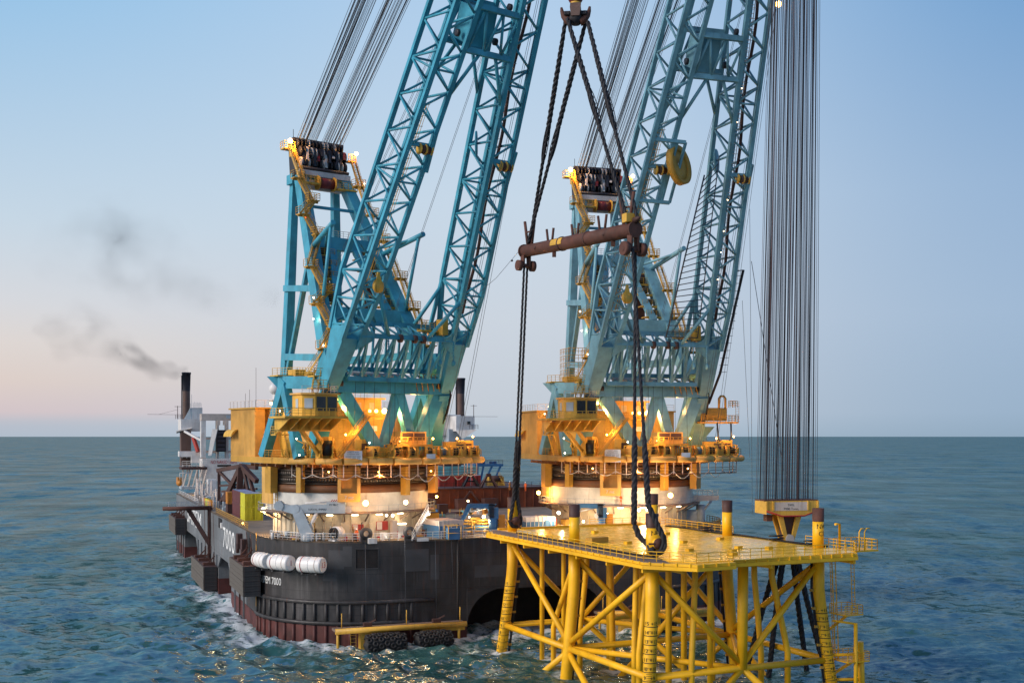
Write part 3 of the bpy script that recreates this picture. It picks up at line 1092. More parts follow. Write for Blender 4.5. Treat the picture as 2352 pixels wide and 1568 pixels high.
    for x, z in ((-10.12, 31.2), (-10.12, 29)):
        MB().box((x, 8.2, z), (.1, 1.0, 1.6)).build('louvre', 'brown_steel', mh)
    dh = MB().lathe([(9.6, 27.7), (9.4, 34.9), (9.0, 35.3), (0.01, 35.6)], (0, 2.6, 0), n=56, caps=False).build('drum_house', 'crane_yellow', c)
    b = MB()
    for i in range(22):
        t = R(180 + i * 8.5)
        b.beam((9.52 * math.cos(t), 2.6 + 9.52 * math.sin(t), 27.8), (9.38 * math.cos(t), 2.6 + 9.38 * math.sin(t), 34.8), .1, .12)
    b.build('seam_rib', 'house_ochre', dh, kind='stuff')
    b = MB().box((-1.2, -6.0, 35.5), (7.0, 2.0, 2.6)).box((-1.2, -6.6, 36.9), (7.6, 2.6, .25)).box((-5.0, -6.1, 36.4), (1.6, 1.6, 1.6))
    b.build('house_upper', 'house_ochre', dh)
    for x in (-3.2, -1.8, .6):
        MB().box((x, -7.03, 35.7), (.95, .06, 1.1)).build('shutter', 'superstructure_cream', dh)
    MB().rail([(-5, -6.9, 37), (2.2, -6.9, 37)], 1.1, 1.3, .04).build('handrail', 'superstructure_cream', dh)
    for deg, w, h in ((207, .9, 2.1), (228, .8, 2.1), (300, .9, 2.1)):
        t = R(deg)
        MB().box((9.52 * math.cos(t), 2.6 + 9.52 * math.sin(t), 29.0), (.14, w, h), t).build('door', 'brown_steel', dh)
    # ---- blue gantry under the boom heels
    g = MB()
    g.beam((-9.4, -13, 38.4), (9.4, -13, 38.4), 2.1, 1.8)
    gb = g.build('gantry_beam', 'crane_blue', c)
    def leg(p, q, w, d, w2=None, name='gantry_leg', mat='crane_blue', up=(0, 1, 0)):
        return MB().beam(p, q, w, d, up, w2, d).build(name, mat, gb)
    leg((-7.9, -13, 37.6), (-1.7, -13.1, 28.4), 2.0, 1.5)
    leg((1.7, -13, 37.6), (-1.1, -13.0, 28.4), 1.3, 1.2)
    leg((1.9, -13.02, 37.6), (4.7, -13.02, 28.4), 1.5, 1.35)
    leg((8.9, -13, 37.4), (5.0, -12.95, 28.4), 2.0, 1.5)
    for x, z in ((-1.5, 28.9), (4.9, 28.9)):
        MB().prism([(x - 2.0, -13.9), (x + 2.0, -13.9), (x + 2.0, -12.1), (x - 2.0, -12.1)], 27.7, 28.8).build('gantry_foot', 'crane_blue', gb)
    for s in (-1, 1):
        leg((s * 9.8, -13, 37.8), (s * 10.3, -8.5, 27.7), 2.0, 2.4)
        MB().beam((s * 9.8, -12.6, 38.9), (s * 12.7, -2.4, 39.3), 1.6, 1.9).build('gantry_side_beam', 'crane_blue', gb)
        MB().beam((s * 12.6, -3.8, 39.6), (s * 12.8, 4.0, 27.7), 1.35, 1.6).build('gantry_leg', 'crane_blue', gb)
        MB().beam((s * 12.6, -3.4, 39.0), (s * 12.7, -8.6, 27.7), 1.3, 1.5).build('gantry_leg', 'crane_blue', gb)
        MB().loft([[(s * 9.9, -12.2, 38.9), (s * 9.9, -14.2, 38.9), (s * 7.2, -14.2, 38.9), (s * 7.2, -12.2, 38.9)],
                   [(s * 9.9, -12.4, 41.2), (s * 9.9, -14.0, 41.2), (s * 8.3, -14.0, 40.2), (s * 8.3, -12.4, 40.2)]][::s]).build('heel_bracket', 'crane_blue', gb)
        b = MB().cyl((s * 8.2, -13.5, 38.9), (s * 10.8, -13.5, 38.9), .75, 20)
        b.build('heel_pin', 'sheave_black', gb)
        MB().plate([(s * 10.0, -13.6, 39.5), (s * 10.0, -9.0, 40.0), (s * 9.8, -10.6, 44.2), (s * 9.8, -11.6, 44.2)], .5).build('heel_plate', 'crane_blue', gb)
        for k in range(5):
            b = MB().path([(s * (10.2 + .12 * k), -13.9 + .3 * k, 40 - .5 * k), (s * (10.7 + .1 * k), -14.5 + .4 * k, 37.5), (s * 10.6, -13.5 + .3 * k, 34.5 - .4 * k)], .09, 5)
            b.build('hydraulic_hose', 'cable_black', gb)
    b = MB().path([(-6.5, -13.6, 40.4), (1.8, -13.6, 40.2)], .36, 10)
    b.build('hydraulic_cylinder', 'grey_paint', gb)
    MB().rail([(-6.5, -12.3, 39.3), (7.6, -12.3, 39.3)], 1.1, 1.4, .04).build('handrail', 'stair_yellow', gb)
    b = MB().box((6.0, -14.4, 39.4), (4.4, 1.3, .3)).rail([(3.8, -15, 39.5), (8.2, -15, 39.5)], 1.1, .7, .05)
    for k in range(5):
        b.path([(4.0 + k, -14.9, 39.3), (4.8 + k, -14.0, 38.0)], .07, 4)
    b.build('heel_walkway', 'stair_yellow', gb)
    # ---- A-frame
    af = MB().beam((-4.9, 11.5, 74.2), (4.9, 11.5, 74.2), 2.2, 1.6).build('a_frame', 'crane_blue', c)
    for s in (-1, 1):
        MB().beam((s * 4.0, 9, 74.5), (s * 8.7, -11, 41), 1.7, 1.7, (0, 1, 0), 2.2, 2.2).build('front_leg', 'crane_blue', af)
        MB().beam((s * 3.8, 11.8, 74), (s * 5.0, 13, 36), 1.15, 1.25, (0, 1, 0), 1.6, 1.7).build('back_leg', 'crane_blue', af)
        MB().beam((s * 6.0, 1.2, 60.5), (s * 5.2, 12.6, 39), .75, .75).build('back_brace', 'crane_blue', af)
        p = V(s * 6.3, 0.4, 61)
        q = V(s * 7.4, -9.4 if s < 0 else -11.5, 63.6 if s < 0 else 63.0)
        MB().path([p, q], .42, 12).build('boom_stop', 'crane_blue', af)
        MB().path([q + (p - q) * .1, (s * 7.4, -5.4, 50)], .27, 8).build('boom_stop_strut', 'crane_blue', af)
        MB().path([p + V(-s * 3, 1, .3), q + (p - q) * .25], .22, 8).build('boom_stop_strut', 'crane_blue', af)
    def fl(z):                                         # front leg x, y at height z
        t = (74.5 - z) / 33.5
        return 4.0 + 4.7 * t, 9 - 20 * t
    for z, h, w in ((62.3, 2.0, 1.5), (50.2, 2.0, 1.6)):
        x, y = fl(z)
        MB().beam((-x, y, z), (x, y, z), w, h, (0, 0, 1)).build('crossbeam', 'crane_blue', af)
    x, y = fl(68.5)
    MB().beam((-x, y, 68.8), (x, y, 68.8), .45, .45).build('crossbeam', 'crane_blue', af)
    MB().beam((-5, 13, 44.4), (-8.2, -8, 43.0), .9, 1.1).build('side_tie', 'crane_blue', af)
    MB().beam((5, 13, 44), (8.2, -8, 44), .9, 1.2).build('side_tie', 'crane_blue', af)
    MB().beam((-5, 13, 56), (-6.9, -2.0, 54.3), .7, 1.0).build('side_tie', 'crane_blue', af)
    MB().beam((-5, 13, 40.6), (5, 13, 40.6), .9, 1.2).build('crossbeam', 'crane_blue', af)
    for s in (-1, 1):                                  # inner raking struts between the crossbeams
        x, y = fl(61.4)
        x2, y2 = fl(51)
        MB().beam((s * 2.2, y, 61.3), (s * 4.6, y2, 51.2), 1.2, .8, (0, 1, 0)).build('inner_strut', 'crane_blue', af)
    # stairs that climb the legs, landings between
    def landing(p, sx, sy, rails=True):
        b = MB().box((p[0], p[1], p[2] - .1), (sx, sy, .16))
        b.box((p[0], p[1], p[2] - .3), (sx, .2, .3))
        x0, x1, y0, y1 = p[0] - sx / 2, p[0] + sx / 2, p[1] - sy / 2, p[1] + sy / 2
        b.rail([(x0, y1, p[2]), (x0, y0, p[2]), (x1, y0, p[2]), (x1, y1, p[2])], 1.1, 1.1, .045)
        b.build('landing', 'stair_yellow', af)
    for s in (-1, 1):
        zs = [73.5, 69.6, 66.8, 63.4, 57.6, 53.6, 51.4, 47.6, 44.2] if s < 0 else [73.5, 68.3, 63.6, 57.0, 51.8, 48.6, 45.6]
        offx = (-1.5, 0.6) if s < 0 else (1.5, 1.6)
        prev = None
        for k, z in enumerate(zs):
            x, y = fl(z)
            p = V(s * x + (offx[k % 2] if s < 0 else offx[k % 2]), y - 1.7, z)
            landing(p, 1.9, 1.5)
            if prev is not None:
                MB().stair(prev + V(0, -.5, 0), p + V(0, .4, 0), .95, (1, 0, 0)).build('stair_flight', 'stair_yellow', af)
            prev = p
    MB().stair((-9.6, -11.2, 43.8), (-10.4, -7.0, 39.9), 1.0, (1, 0, 0)).build('stair_flight', 'stair_yellow', af)
    # machinery floors between the front legs
    for z in (60.2, 58.2, 56.2, 54.0, 52.0):
        x, y = fl(z)
        for s in (-1, 1):
            x0, x1 = s * (x - 1.0), s * (x - 3.8)
            b = MB().box(((x0 + x1) / 2, y + .9, z - .1), (abs(x1 - x0), 2.4, .18))
            b.rail([(x0, y - .3, z), (x1, y - .3, z)], 1.0, .9, .04)
            b.box(((x0 + x1) / 2, y - .28, z - .25), (abs(x1 - x0), .12, .35))
            b.build('machinery_floor', 'stair_yellow', af)
            b = MB().cyl((x0 - s * .6, y + .8, z + .75), (x0 - s * 1.7, y + .8, z + .75), .6, 14)
            b.build('guide_sheave', 'sheave_black', af)
    b = MB()
    for s in (-1, 1):                                  # dusty mesh panels and kit in there
        x, y = fl(56)
        b.box((s * (x - 2.4), y + 2.2, 55.8), (1.8, .2, 8.4))
    b.build('cable_tray', 'brown_steel', af)
    x, y = fl(63.4)
    MB().rail([(-x, y - .9, 63.35), (x, y - .9, 63.35)], 1.1, .9, .04).build('handrail', 'superstructure_cream', af)
    b = MB().box((0, y - .9, 63.25), (2 * x, .5, .2))
    b.build('walkway', 'brown_steel', af)
    # top: sheave nest, winch drum, platforms
    sn = MB()
    sn.beam((-4.7, 10.6, 80.9), (4.7, 10.6, 80.9), .5, .5)
    sn.loft([[(-4.3, 9.6, 75.1), (4.3, 9.6, 75.1), (4.3, 12.6, 75.1), (-4.3, 12.6, 75.1)],
             [(-4.7, 10.6, 80.9), (4.7, 10.6, 80.9), (4.7, 12.4, 80.9), (-4.7, 12.4, 80.9)]])
    st = sn.build('sheave_nest', 'sheave_black', c)
    for row, (y, z, r) in enumerate(((8.9, 76.7, .95), (9.5, 78.6, 1.0), (10.2, 80.2, .8))):
        for i in range(13):
            x = -4.1 + i * .683 + (.2 if row % 2 else 0)
            w = (i * 7 + row * 5) % 11 in (0, 3, 4, 9)
            b = MB().lathe([(r * .55, -.09), (r, -.09), (r * .86, 0), (r, .09), (r * .55, .09)], (x, y, z), (1, 0, 0), 16, caps=False)
            b.lathe([(.01, -.07), (r * .56, -.07), (r * .56, .07), (.01, .07)], (x, y, z), (1, 0, 0), 12, caps=False)
            b.build('sheave', 'sheave_white' if w else 'sheave_black', st)
    for i in range(12):
        x = -3.9 + i * .69
        b = MB().beam((x, 8.05, 76.2 + .9 * (i % 3)), (x + .45, 9.0, 78.6 + .9 * (i % 2)), .12, .45, (1, 0, 0))
        b.build('cheek_plate', ('sheave_black', 'sheave_white', 'sheave_black', 'sheave_black', 'drum_red', 'sheave_black', 'sheave_white')[i % 7], st)
    MB().path([(-4.4, 8.0, 75.7), (4.4, 8.0, 75.7)], .28, 10).build('axle', 'sheave_black', st)
    MB().beam((-4.7, 8.4, 74.9), (4.7, 8.4, 74.9), 1.2, .9).build('head_beam', 'sheave_white', st)
    MB().beam((-3.6, 8.9, 73.2), (3.6, 8.9, 73.2), .8, 1.6).build('head_beam', 'sheave_white', st)
    b = MB().cyl((-1.5, 7.6, 73.4), (1.3, 7.6, 73.4), .85, 20)
    b.build('winch_drum', 'drum_red', st)
    for x in (-1.6, 1.4):
        MB().cyl((x - .1, 7.6, 73.4), (x + .1, 7.6, 73.4), 1.2, 20).build('drum_flange', 'stair_yellow', st)
    b = MB().box((-3.2, 7.2, 73.0), (3.2, 1.2, .25)).rail([(-4.8, 6.6, 73.1), (-1.8, 6.6, 73.1)], 1.1, .8, .05)
    b.build('top_platform', 'crane_yellow', st)
    b = MB()
    b.box((3.6, 7.2, 72.6), (3.6, 1.2, .25)).rail([(1.9, 6.6, 72.7), (5.4, 6.6, 72.7), (5.4, 8, 72.7)], 1.1, .8, .05)
    b.build('top_platform', 'crane_yellow', st)
    b = MB()
    b.box((-5.9, 9.9, 78.8), (2.0, 1.6, .2)).rail([(-5, 9.1, 78.9), (-6.9, 9.1, 78.9), (-6.9, 10.7, 78.9)], 1.1, .7, .05)
    b.box((-5.4, 9.2, 78.1), (.9, .5, 1.3))
    b.build('top_platform', 'crane_yellow', st)
    b = MB()
    b.box((5.6, 9.6, 78.2), (1.4, 1.4, .2)).rail([(4.9, 8.9, 78.3), (6.3, 8.9, 78.3), (6.3, 10.3, 78.3)], 1.1, .7, .05)
    b.build('top_platform', 'crane_yellow', st)
    MB().stair((-5.6, 9.0, 78.6), (-4.6, 7.0, 73.1), .9, (1, 0, 0)).build('stair_flight', 'crane_yellow', st)
    MB().stair((5.6, 8.6, 78.1), (6.1, 6.4, 72.7), .8, (1, 0, 0)).build('stair_flight', 'stair_yellow', st)
    for k in range(2):
        MB().path([(-4.4 + 8.8 * k, 11, 81), (-4.4 + 8.8 * k, 11, 82.6)], .05, 4).build('antenna', 'cable_black', st)
    # ---- boom
    def leg_ring(s, cx):
        return [bp(s, cx - hw(s), d0(s)), bp(s, cx + hw(s), d0(s)), bp(s, cx + hw(s), d1(s)), bp(s, cx - hw(s), d1(s))]
    for s_ in (-1, 1):
        rr = [[bp(-.8, s_ * 10 - .9, -.6), bp(-.8, s_ * 10 + .9, -.6), bp(-.8, s_ * 10 + .9, .7), bp(-.8, s_ * 10 - .9, .7)],
              leg_ring(1.0, s_ * legc(1)), leg_ring(5.0, s_ * legc(5)), leg_ring(8.6, s_ * legc(8.6))]
        hb = MB().loft([r[::-1] for r in rr])
        if s_ < 0:
            bm = hb.build('boom', 'crane_blue', c)
        else:
            hb.build('heel_body', 'crane_blue', bm)
    for s_ in (-1, 1):                                  # side cheeks that run out into the chords, with a rounded bite between
        for k in (-1, 1):
            xx = lambda t: s_ * legc(t) + k * (hw(t) + .02)
            MB().plate([bp(8.4, xx(8.4), d0(8.4)), bp(13.4, xx(13.4), d0(13.4) - .3), bp(13.0, xx(13), d0(13) + .5), bp(10.9, xx(10.9), d0(10.9) + .9), bp(9.9, xx(9.9), .1), bp(9.7, xx(9.7), 1.2),
                        bp(10.4, xx(10.4), d1(10.4) - .7), bp(13.0, xx(13), d1(13) - .4), bp(13.4, xx(13.4), d1(13.4) + .3), bp(8.4, xx(8.4), d1(8.4))], .16).build('cheek_plate', 'crane_blue', bm)
    SB, S1 = 17.0, 69.0
    for s_ in (-1, 1):
        for k in (-1, 1):
            for dd in (d0, d1):
                for a, e in ((8.4, SB), (SB, S1)):
                    MB().beam(bp(a, s_ * legc(a) + k * hw(a), dd(a)), bp(e, s_ * legc(e) + k * hw(e), dd(e)), .64, .64, (0, 1, 0)).build('chord', 'crane_blue', bm)
    D = DB
    def br(p, q, r=.17, mat='crane_blue', name='brace'):
        return MB().path([p, q], r, 7).build(name, mat, bm)
    stations = [9.0, 13.0, 17.0] + [17.0 + 5.2 * i for i in range(1, 11)]
    for s_ in (-1, 1):
        for i, (a, e) in enumerate(zip(stations[:-1], stations[1:])):
            m_ = (a + e) / 2
            for k in (-1, 1):                            # side faces: a Warren zigzag
                xa, xm, xe = (s_ * legc(t) + k * hw(t) for t in (a, m_, e))
                br(bp(a, xa, d1(a)), bp(m_, xm, d0(m_)), .18)
                br(bp(m_, xm, d0(m_)), bp(e, xe, d1(e)), .17)
            for dd in (d0, d1):                          # front and back faces
                ca, cm, ce = (s_ * legc(t) for t in (a, m_, e))
                br(bp(a, ca - hw(a), dd(a)), bp(m_, cm + hw(m_), dd(m_)), .17)
                br(bp(m_, cm + hw(m_), dd(m_)), bp(e, ce - hw(e), dd(e)), .17)
                if i % 3 == 2:
                    br(bp(a, ca - hw(a), dd(a)), bp(a, ca + hw(a), dd(a)), .16)
            if i % 3 == 2:                               # diaphragms
                ca = s_ * legc(a)
                br(bp(a, ca - hw(a), d0(a)), bp(a, ca + hw(a), d1(a)), .15)
                br(bp(a, ca - hw(a), d0(a)), bp(a, ca - hw(a), d1(a)), .17)
                br(bp(a, ca + hw(a), d0(a)), bp(a, ca + hw(a), d1(a)), .17)
    # base truss between the heels
    xi = 8.0
    q0, q1 = 1.9, 9.3
    Q0F, Q0B, Q1F, Q1B = d0(q0) + .2, d1(q0) + 1.2, d0(q1), d1(q1) + .4
    for s0, d in ((q0, Q0F), (q0, Q0B), (q1, Q1F), (q1, Q1B)):
        MB().beam(bp(s0, -xi, d), bp(s0, xi, d), .8 if s0 == q0 else .6, .7, (0, 0, 1)).build('base_chord', 'crane_blue', bm)
    nb = 7
    for i in range(nb):
        x0, x1 = -xi + 2 * xi * i / nb, -xi + 2 * xi * (i + 1) / nb
        xm = (x0 + x1) / 2
        MB().beam(bp(q0, x0, Q0F), bp(q1, xm, Q1F), .3, .34, (0, 1, 0)).build('base_brace', 'crane_blue', bm)
        MB().beam(bp(q1, xm, Q1F), bp(q0, x1, Q0F), .4, .34, (0, 1, 0)).build('base_brace', 'crane_blue', bm)
        MB().beam(bp(q0, xm, Q0B), bp(q1, x1, Q1B), .28, .28, (0, 1, 0)).build('base_brace', 'crane_blue', bm)
        MB().beam(bp(q0, xm, Q0B), bp(q1, x0, Q1B), .28, .28, (0, 1, 0)).build('base_brace', 'crane_blue', bm)
        br(bp(q1, x0, Q1F), bp(q1, xm, Q1B), .17)
        br(bp(q1, xm, Q1B), bp(q1, x1, Q1F), .17)
        br(bp(q0, x0, Q0F), bp(q0, xm, Q0B), .2)
        br(bp(q0, xm, Q0B), bp(q0, x1, Q0F), .2)
    for s_ in (-1, 1):                                   # knees from the legs down to the truss
        br(bp(16.0, s_ * (legc(16) - hw(16)), d0(16)), bp(q1 + .1, s_ * 3.4, Q1F), .3)
        br(bp(16.0, s_ * (legc(16) - hw(16)), d1(16)), bp(q1 + .1, s_ * 3.4, Q1B), .3)
        MB().beam(bp(17, s_ * (legc(17) - hw(17)), d1(17)), bp(q1, s_ * 6.4, Q1B), .5, .5, (0, 1, 0)).build('knee_chord', 'crane_blue', bm)
        for d in (Q1F - .2, Q1B):
            MB().plate([bp(7.0, s_ * 8.4, d), bp(11.5, s_ * (legc(11.5) - 1.2), d), bp(10.2, s_ * 7.0, d), bp(9.6, s_ * 6.0, d), bp(8.6, s_ * 6.0, d)][::s_], .2).build('knee_plate', 'crane_blue', bm)
    for x in (-1.6, .9, 2.4):
        MB().lathe([(.35, -.25), (.62, -.25), (.62, .25), (.35, .25), (.35, -.25)], bp(q1, x, Q1F - .35), (1, 0, 0), 16, caps=False).build('guide_ring', 'brown_steel', bm)
    for x in (-6.2, -3.6, 5.4, 7.8):                     # chain hoists that hang in the truss
        p = bp(q1, x, Q1F - .4)
        b = MB().path([p, p - V(0, 0, 3.2)], .08, 5)
        for i in range(7):
            b.ball(p - V(0, 0, .5 + i * .4), .16, 6, 4)
        b.lathe([(.15, -.12), (.45, -.12), (.45, .12), (.15, .12)], p - V(0, 0, 3.4), (1, 0, 0), 12)
        b.build('chain_hoist', 'crane_blue', bm)
    # the cross frame high up, with its winch room
    f0, f1 = 51.5, 57.2
    for s0 in (f0, f1):
        for d in (DF, D):
            MB().beam(bp(s0, -legc(s0) + 1.9, d), bp(s0, legc(s0) - 1.9, d), .6, .75, (0, 0, 1)).build('cross_chord', 'crane_blue', bm)
    for d in (DF, D):
        xs = [-3.4, -2.0, -.7, .7, 2.0, 3.4]
        for i in range(5):
            p = (f0, xs[i]) if i % 2 == 0 else (f1, xs[i])
            q = (f1, xs[i + 1]) if i % 2 == 0 else (f0, xs[i + 1])
            br(bp(p[0], p[1], d), bp(q[0], q[1], d), .2)
        for s_ in (-1, 1):
            br(bp(f0, 0 + s_ * 1.2, d), bp(f0 - 6.2, s_ * (legc(f0 - 6.2) - 1.9), d), .26)
    MB().loft([[bp(f0 + .6, -2.7, -1.4), bp(f0 + .6, .2, -1.4), bp(f0 + .6, .2, 3.6), bp(f0 + .6, -2.7, 3.6)][::-1],
               [bp(f1 - .4, -2.7, -1.4), bp(f1 - .4, .2, -1.4), bp(f1 - .4, .2, 3.6), bp(f1 - .4, -2.7, 3.6)][::-1]]).build('winch_room', 'crane_blue', bm)
    for x, s0, d in ((-3.6, 53, 1), (1.2, 54, 1.5), (2.6, 53, 1), (-1.5, 57.9, 2), (3.4, 57.8, 1)):
        MB().lathe([(.2, -.2), (.5, -.2), (.5, .2), (.2, .2)], bp(s0, x, d), (1, 0, 0), 14).build('guide_sheave', 'sheave_black', bm)
    # lattice carried on above the frame of the picture, in one piece
    b = MB()
    for s_ in (-1, 1):
        for k in (-1, 1):
            for d in (DF, D):
                b.beam(bp(S1, s_ * legc(S1) + k * hw(S1), d), bp(104, s_ * 2.0 + k * 1.2, d * .6), .74, .74, (0, 1, 0))
        for i in range(7):
            a, e = S1 + i * 5, S1 + i * 5 + 5
            for d in (DF, D * .8):
                b.path([bp(a, s_ * legc(a) * .95 - 1.7, d), bp(e, s_ * legc(e) * .95 + 1.7, d)], .2, 5)
    b.beam(bp(104, -3.6, -.5), bp(104, 3.6, -.5), 2.2, 3)
    b.path([bp(104, 0, 2), (0, -52, 128)], .8, 8)
    b.build('boom_head', 'crane_blue', bm)
    # caged ladder in the port leg, cable pipe and walkway in the other
    for s_, a, e in ((-1, 14, 43), (1, 16, 66)):
        MB().ladder(bp(a, s_ * legc(a) + .5, 1.0), bp(e, s_ * legc(e) + .5, 1.0), .7, (1, 0, 0), (0, -.55, -.3), .05, .6).build('caged_ladder', 'superstructure_cream' if s_ > 0 else 'stair_yellow', bm)
    MB().path([bp(t, legc(t) + 1.0 + .25 * math.sin(t * .35), .7) for t in range(13, 69, 2)], .24, 8).build('cable_conduit', 'brown_steel', bm)
    for s_, s0 in ((-1, 37.5), (1, 37.0)):               # deflector winches half way up
        cx = s_ * legc(s0)
        b = MB().cyl(bp(s0, cx + .3, DF), bp(s0, cx + 1.7, DF), .6, 16)
        b.build('deflector_drum', 'brown_steel', bm)
        b = MB()
        for x in (.1, 1.0, 1.9):
            b.lathe([(.2, -.1), (.75, -.1), (.75, .1), (.2, .1)], bp(s0, cx + x, DF), (1, 0, 0), 16)
        b.build('drum_flange', 'crane_yellow', bm)
        MB().beam(bp(s0 + .5, cx - 1.7, DF + .2), bp(s0 + .5, cx + 1.7, DF + .2), .45, .6).build('deflector_beam', 'crane_blue', bm)
        MB().beam(bp(s0 - 3, cx + 1.9, DF), bp(s0 + 2.4, cx + 1.9, DF), .5, .95).build('deflector_plate', 'crane_blue', bm)
    MB().lathe([(.01, -.15), (1.75, -.15), (1.9, 0), (1.75, .15), (.01, .15)], bp(38.5, legc(38) - 1.6, 2.6), (.8, -.6, 0), 28).build('boom_sheave', 'crane_blue', bm)
    b = MB().box((4.6, -17.6, 47.0), (3.6, 1.6, .25)).box((6.4, -18.6, 47.6), (1.0, 1.8, 2.4))
    b.rail([(2.8, -18.3, 47.1), (6, -18.3, 47.1)], 1.1, .9, .045)
    b.build('boom_walkway', 'crane_yellow', bm)
    # spare hook stowed on the port leg
    p = bp(17.5, -legc(17) + .6, DF - .7)
    b = MB().lathe([(.1, -.22), (.95, -.22), (.95, .22), (.1, .22)], p, (.3, -1, 0), 20)
    b.loft([[p + V(-.5, -.2, .3), p + V(.5, -.2, .3), p + V(.5, .25, .3), p + V(-.5, .25, .3)], [p + V(-.1, -.15, 2.0), p + V(.2, -.15, 2.0), p + V(.2, .2, 2.0), p + V(-.1, .2, 2.0)]])
    b.build('stowed_hook', 'crane_yellow', bm)
    for s0 in (20, 24.5, 28, 33, 45, 50):
        MB().ball((0, 0, 0), .07, 8, 5).build('boom_lamp', 'lamp_warm', bm).location = bp(s0, legc(s0) + .2, .6)
    # ---- ropes
    gr = random.Random(2)
    for k in range(64):
        side = 0 if k < 32 else 1
        x0 = -4.3 + .115 * (k if side == 0 else k + 8) + gr.uniform(-.07, .07)
        top = V(-7.4 + k * .138 + (1.6 if side else 0) + gr.uniform(-.25, .25), -52, 128)
        MB().path([(x0, 9.8 + gr.uniform(-.8, .8), 80.7), top], gr.choice((.025, .03, .04, .065)), 4, caps=False).build('suspension_rope', 'wire_dark', c)
    for k, (x, s0) in enumerate(((-4.5, 66), (-4.2, 66), (-3.2, 66), (-2.9, 66), (6.5, 64), (6.8, 64))):
        MB().path([(x * .9, 3, 52 if k < 4 else 40), bp(s0, -2.2 + k * .2 if k < 4 else 2.6 + .2 * k, 3)], .03, 4, caps=False).build('runner_rope', 'wire_dark', c)
    for k, x in enumerate((8.2, 8.6, 11.2, 11.7)):
        MB().path([(x, -15, 28.5), bp(62, 5.5 + .3 * k, -1.5)], .032, 4, caps=False).build('runner_rope', 'wire_dark', c)
    for k, x in enumerate((-6.8, -5.2, -3.4, -.6, .3, 2.0, 4.4, 6.6)):
        MB().path([(x, -14.6, 28.7), bp(q0, x * .95, -.5)], .03, 4, caps=False).build('runner_rope', 'cable_black', c)
    # ---- operator's cab on its bracketed platform
    cb = MB()
    cx, cy, cz = -13.0, -14.6, 33.9
    x0, x1, y0, y1 = cx - 2.6, cx + 2.6, cy - 2.0, cy + 2.2
    cb.prism([(x0, y0 + 1.0), (x0, y1), (x1, y1), (x1, y0), (x0 + 1.6, y0)], cz, cz + 3.1)
    cab = cb.build('operator_cab', 'crane_yellow', c)
    b = MB().prism([(x0 - .3, y0 + .8), (x0 - .3, y1 + .3), (x1 + .3, y1 + .3), (x1 + .3, y0 - .3), (x0 + 1.4, y0 - .3)], cz + 3.1, cz + 3.35)
    b.build('cab_roof', 'house_ochre', cab)
    for a0, a1 in ((.06, .46), (.54, .95)):
        w = (x1 - (x0 + 1.6))
        MB().box((x0 + 1.6 + w * (a0 + a1) / 2, y0 - .02, cz + 1.75), (w * (a1 - a0), .08, 2.1)).build('window', 'window_dark', cab)
    d = V(1.6, -1.0, 0) / math.hypot(1.6, 1.0)
    MB().beam(V(x0 + .3, y0 + .82, cz + 1.8) + V(-.03, -.04, 0), V(x0 + 1.3, y0 + .19, cz + 1.8) + V(-.03, -.04, 0), .08, 1.5).build('window', 'grey_paint', cab)
    MB().box((x0 - .02, cy + .6, cz + 1.8), (.08, .8, 1.4)).build('window', 'grey_paint', cab)
    b = MB().prism([(x0 - 3.4, y0 - .6), (x0 - 3.4, y1 + .6), (x1 + 1.2, y1 + .6), (x1 + 1.2, y0 - 1.0), (x0 + .5, y0 - 1.0)], cz - .35, cz - .05)
    for i in range(6):
        xx = x0 - 2.6 + i * 1.65
        b.plate([(xx, y0 - .7, cz - .35), (xx, y1 + .3, cz - .35), (xx, y1 + .3, cz - 2.0), (xx, y1 - 1.2, cz - 2.0)], .14)
    b.box(((x0 + x1) / 2 - .8, y1 - .2, cz - 1.4), (8.2, 1.2, 1.6))
    b.build('cab_platform', 'crane_yellow', cab)
    MB().rail([(x0 - 3.3, y1 + .5, cz), (x0 - 3.3, y0 - .5, cz), (x0 + .5, y0 - .9, cz), (x1 + 1.1, y0 - .9, cz), (x1 + 1.1, y1, cz)], 1.1, 1.0, .045).build('handrail', 'crane_yellow', cab)
    MB().rail([(x0, y0 + 1, cz + 3.35), (x1, y0, cz + 3.35), (x1, y1, cz + 3.35)], 1.0, 1.0, .035).build('handrail', 'superstructure_cream', cab)
    MB().beam((cx - 1.5, y1 - .5, cz - 2), (cx + 2.5, y1 + 1.2, 28), .5).build('cab_strut', 'stair_yellow', cab)
    MB().beam((cx + .6, y1 - .5, cz - 2), (cx + 4.2, y1 + 1.2, 28), .5).build('cab_strut', 'stair_yellow', cab)
    # stairs: deck up to the cab, cab up to the heel platform, drum house stair
    MB().stair((-13.8, -6.5, 27.8), (-15.6, -8.6, 31.3), 1.0, (1, 0, 0)).build('stair_flight', 'crane_yellow', c)
    b = MB().box((-16.0, -9.0, 31.2), (2.2, 1.6, .2)).rail([(-17.1, -9.8, 31.3), (-17.1, -8.2, 31.3)], 1.1, .8, .045)
    b.build('landing', 'crane_yellow', c)
    MB().stair((-16.6, -9.4, 31.3), (-15.0, -11.6, 33.8), 1.0, (1, .3, 0)).build('stair_flight', 'crane_yellow', c)
    MB().stair((-9.5, -15.4, 27.9), (-4.2, -14.6, 34.0), 1.0, (0, 1, 0)).build('stair_flight', 'stair_yellow', c)
    b = MB().box((-1.4, -8.4, 33.7), (7.4, 1.6, .2)).rail([(-5, -9.2, 33.8), (2.3, -9.2, 33.8)], 1.1, 1.2, .045)
    b.build('landing', 'stair_yellow', c)
    b = MB().box((-9.9, -7.5, 39.95), (3.4, 7.6, .2)).rail([(-8.3, -11.4, 40.05), (-11.6, -11.4, 40.05), (-11.6, -5.6, 40.4), (-13.8, -1.4, 40.4)], 1.1, 1.0, .045)
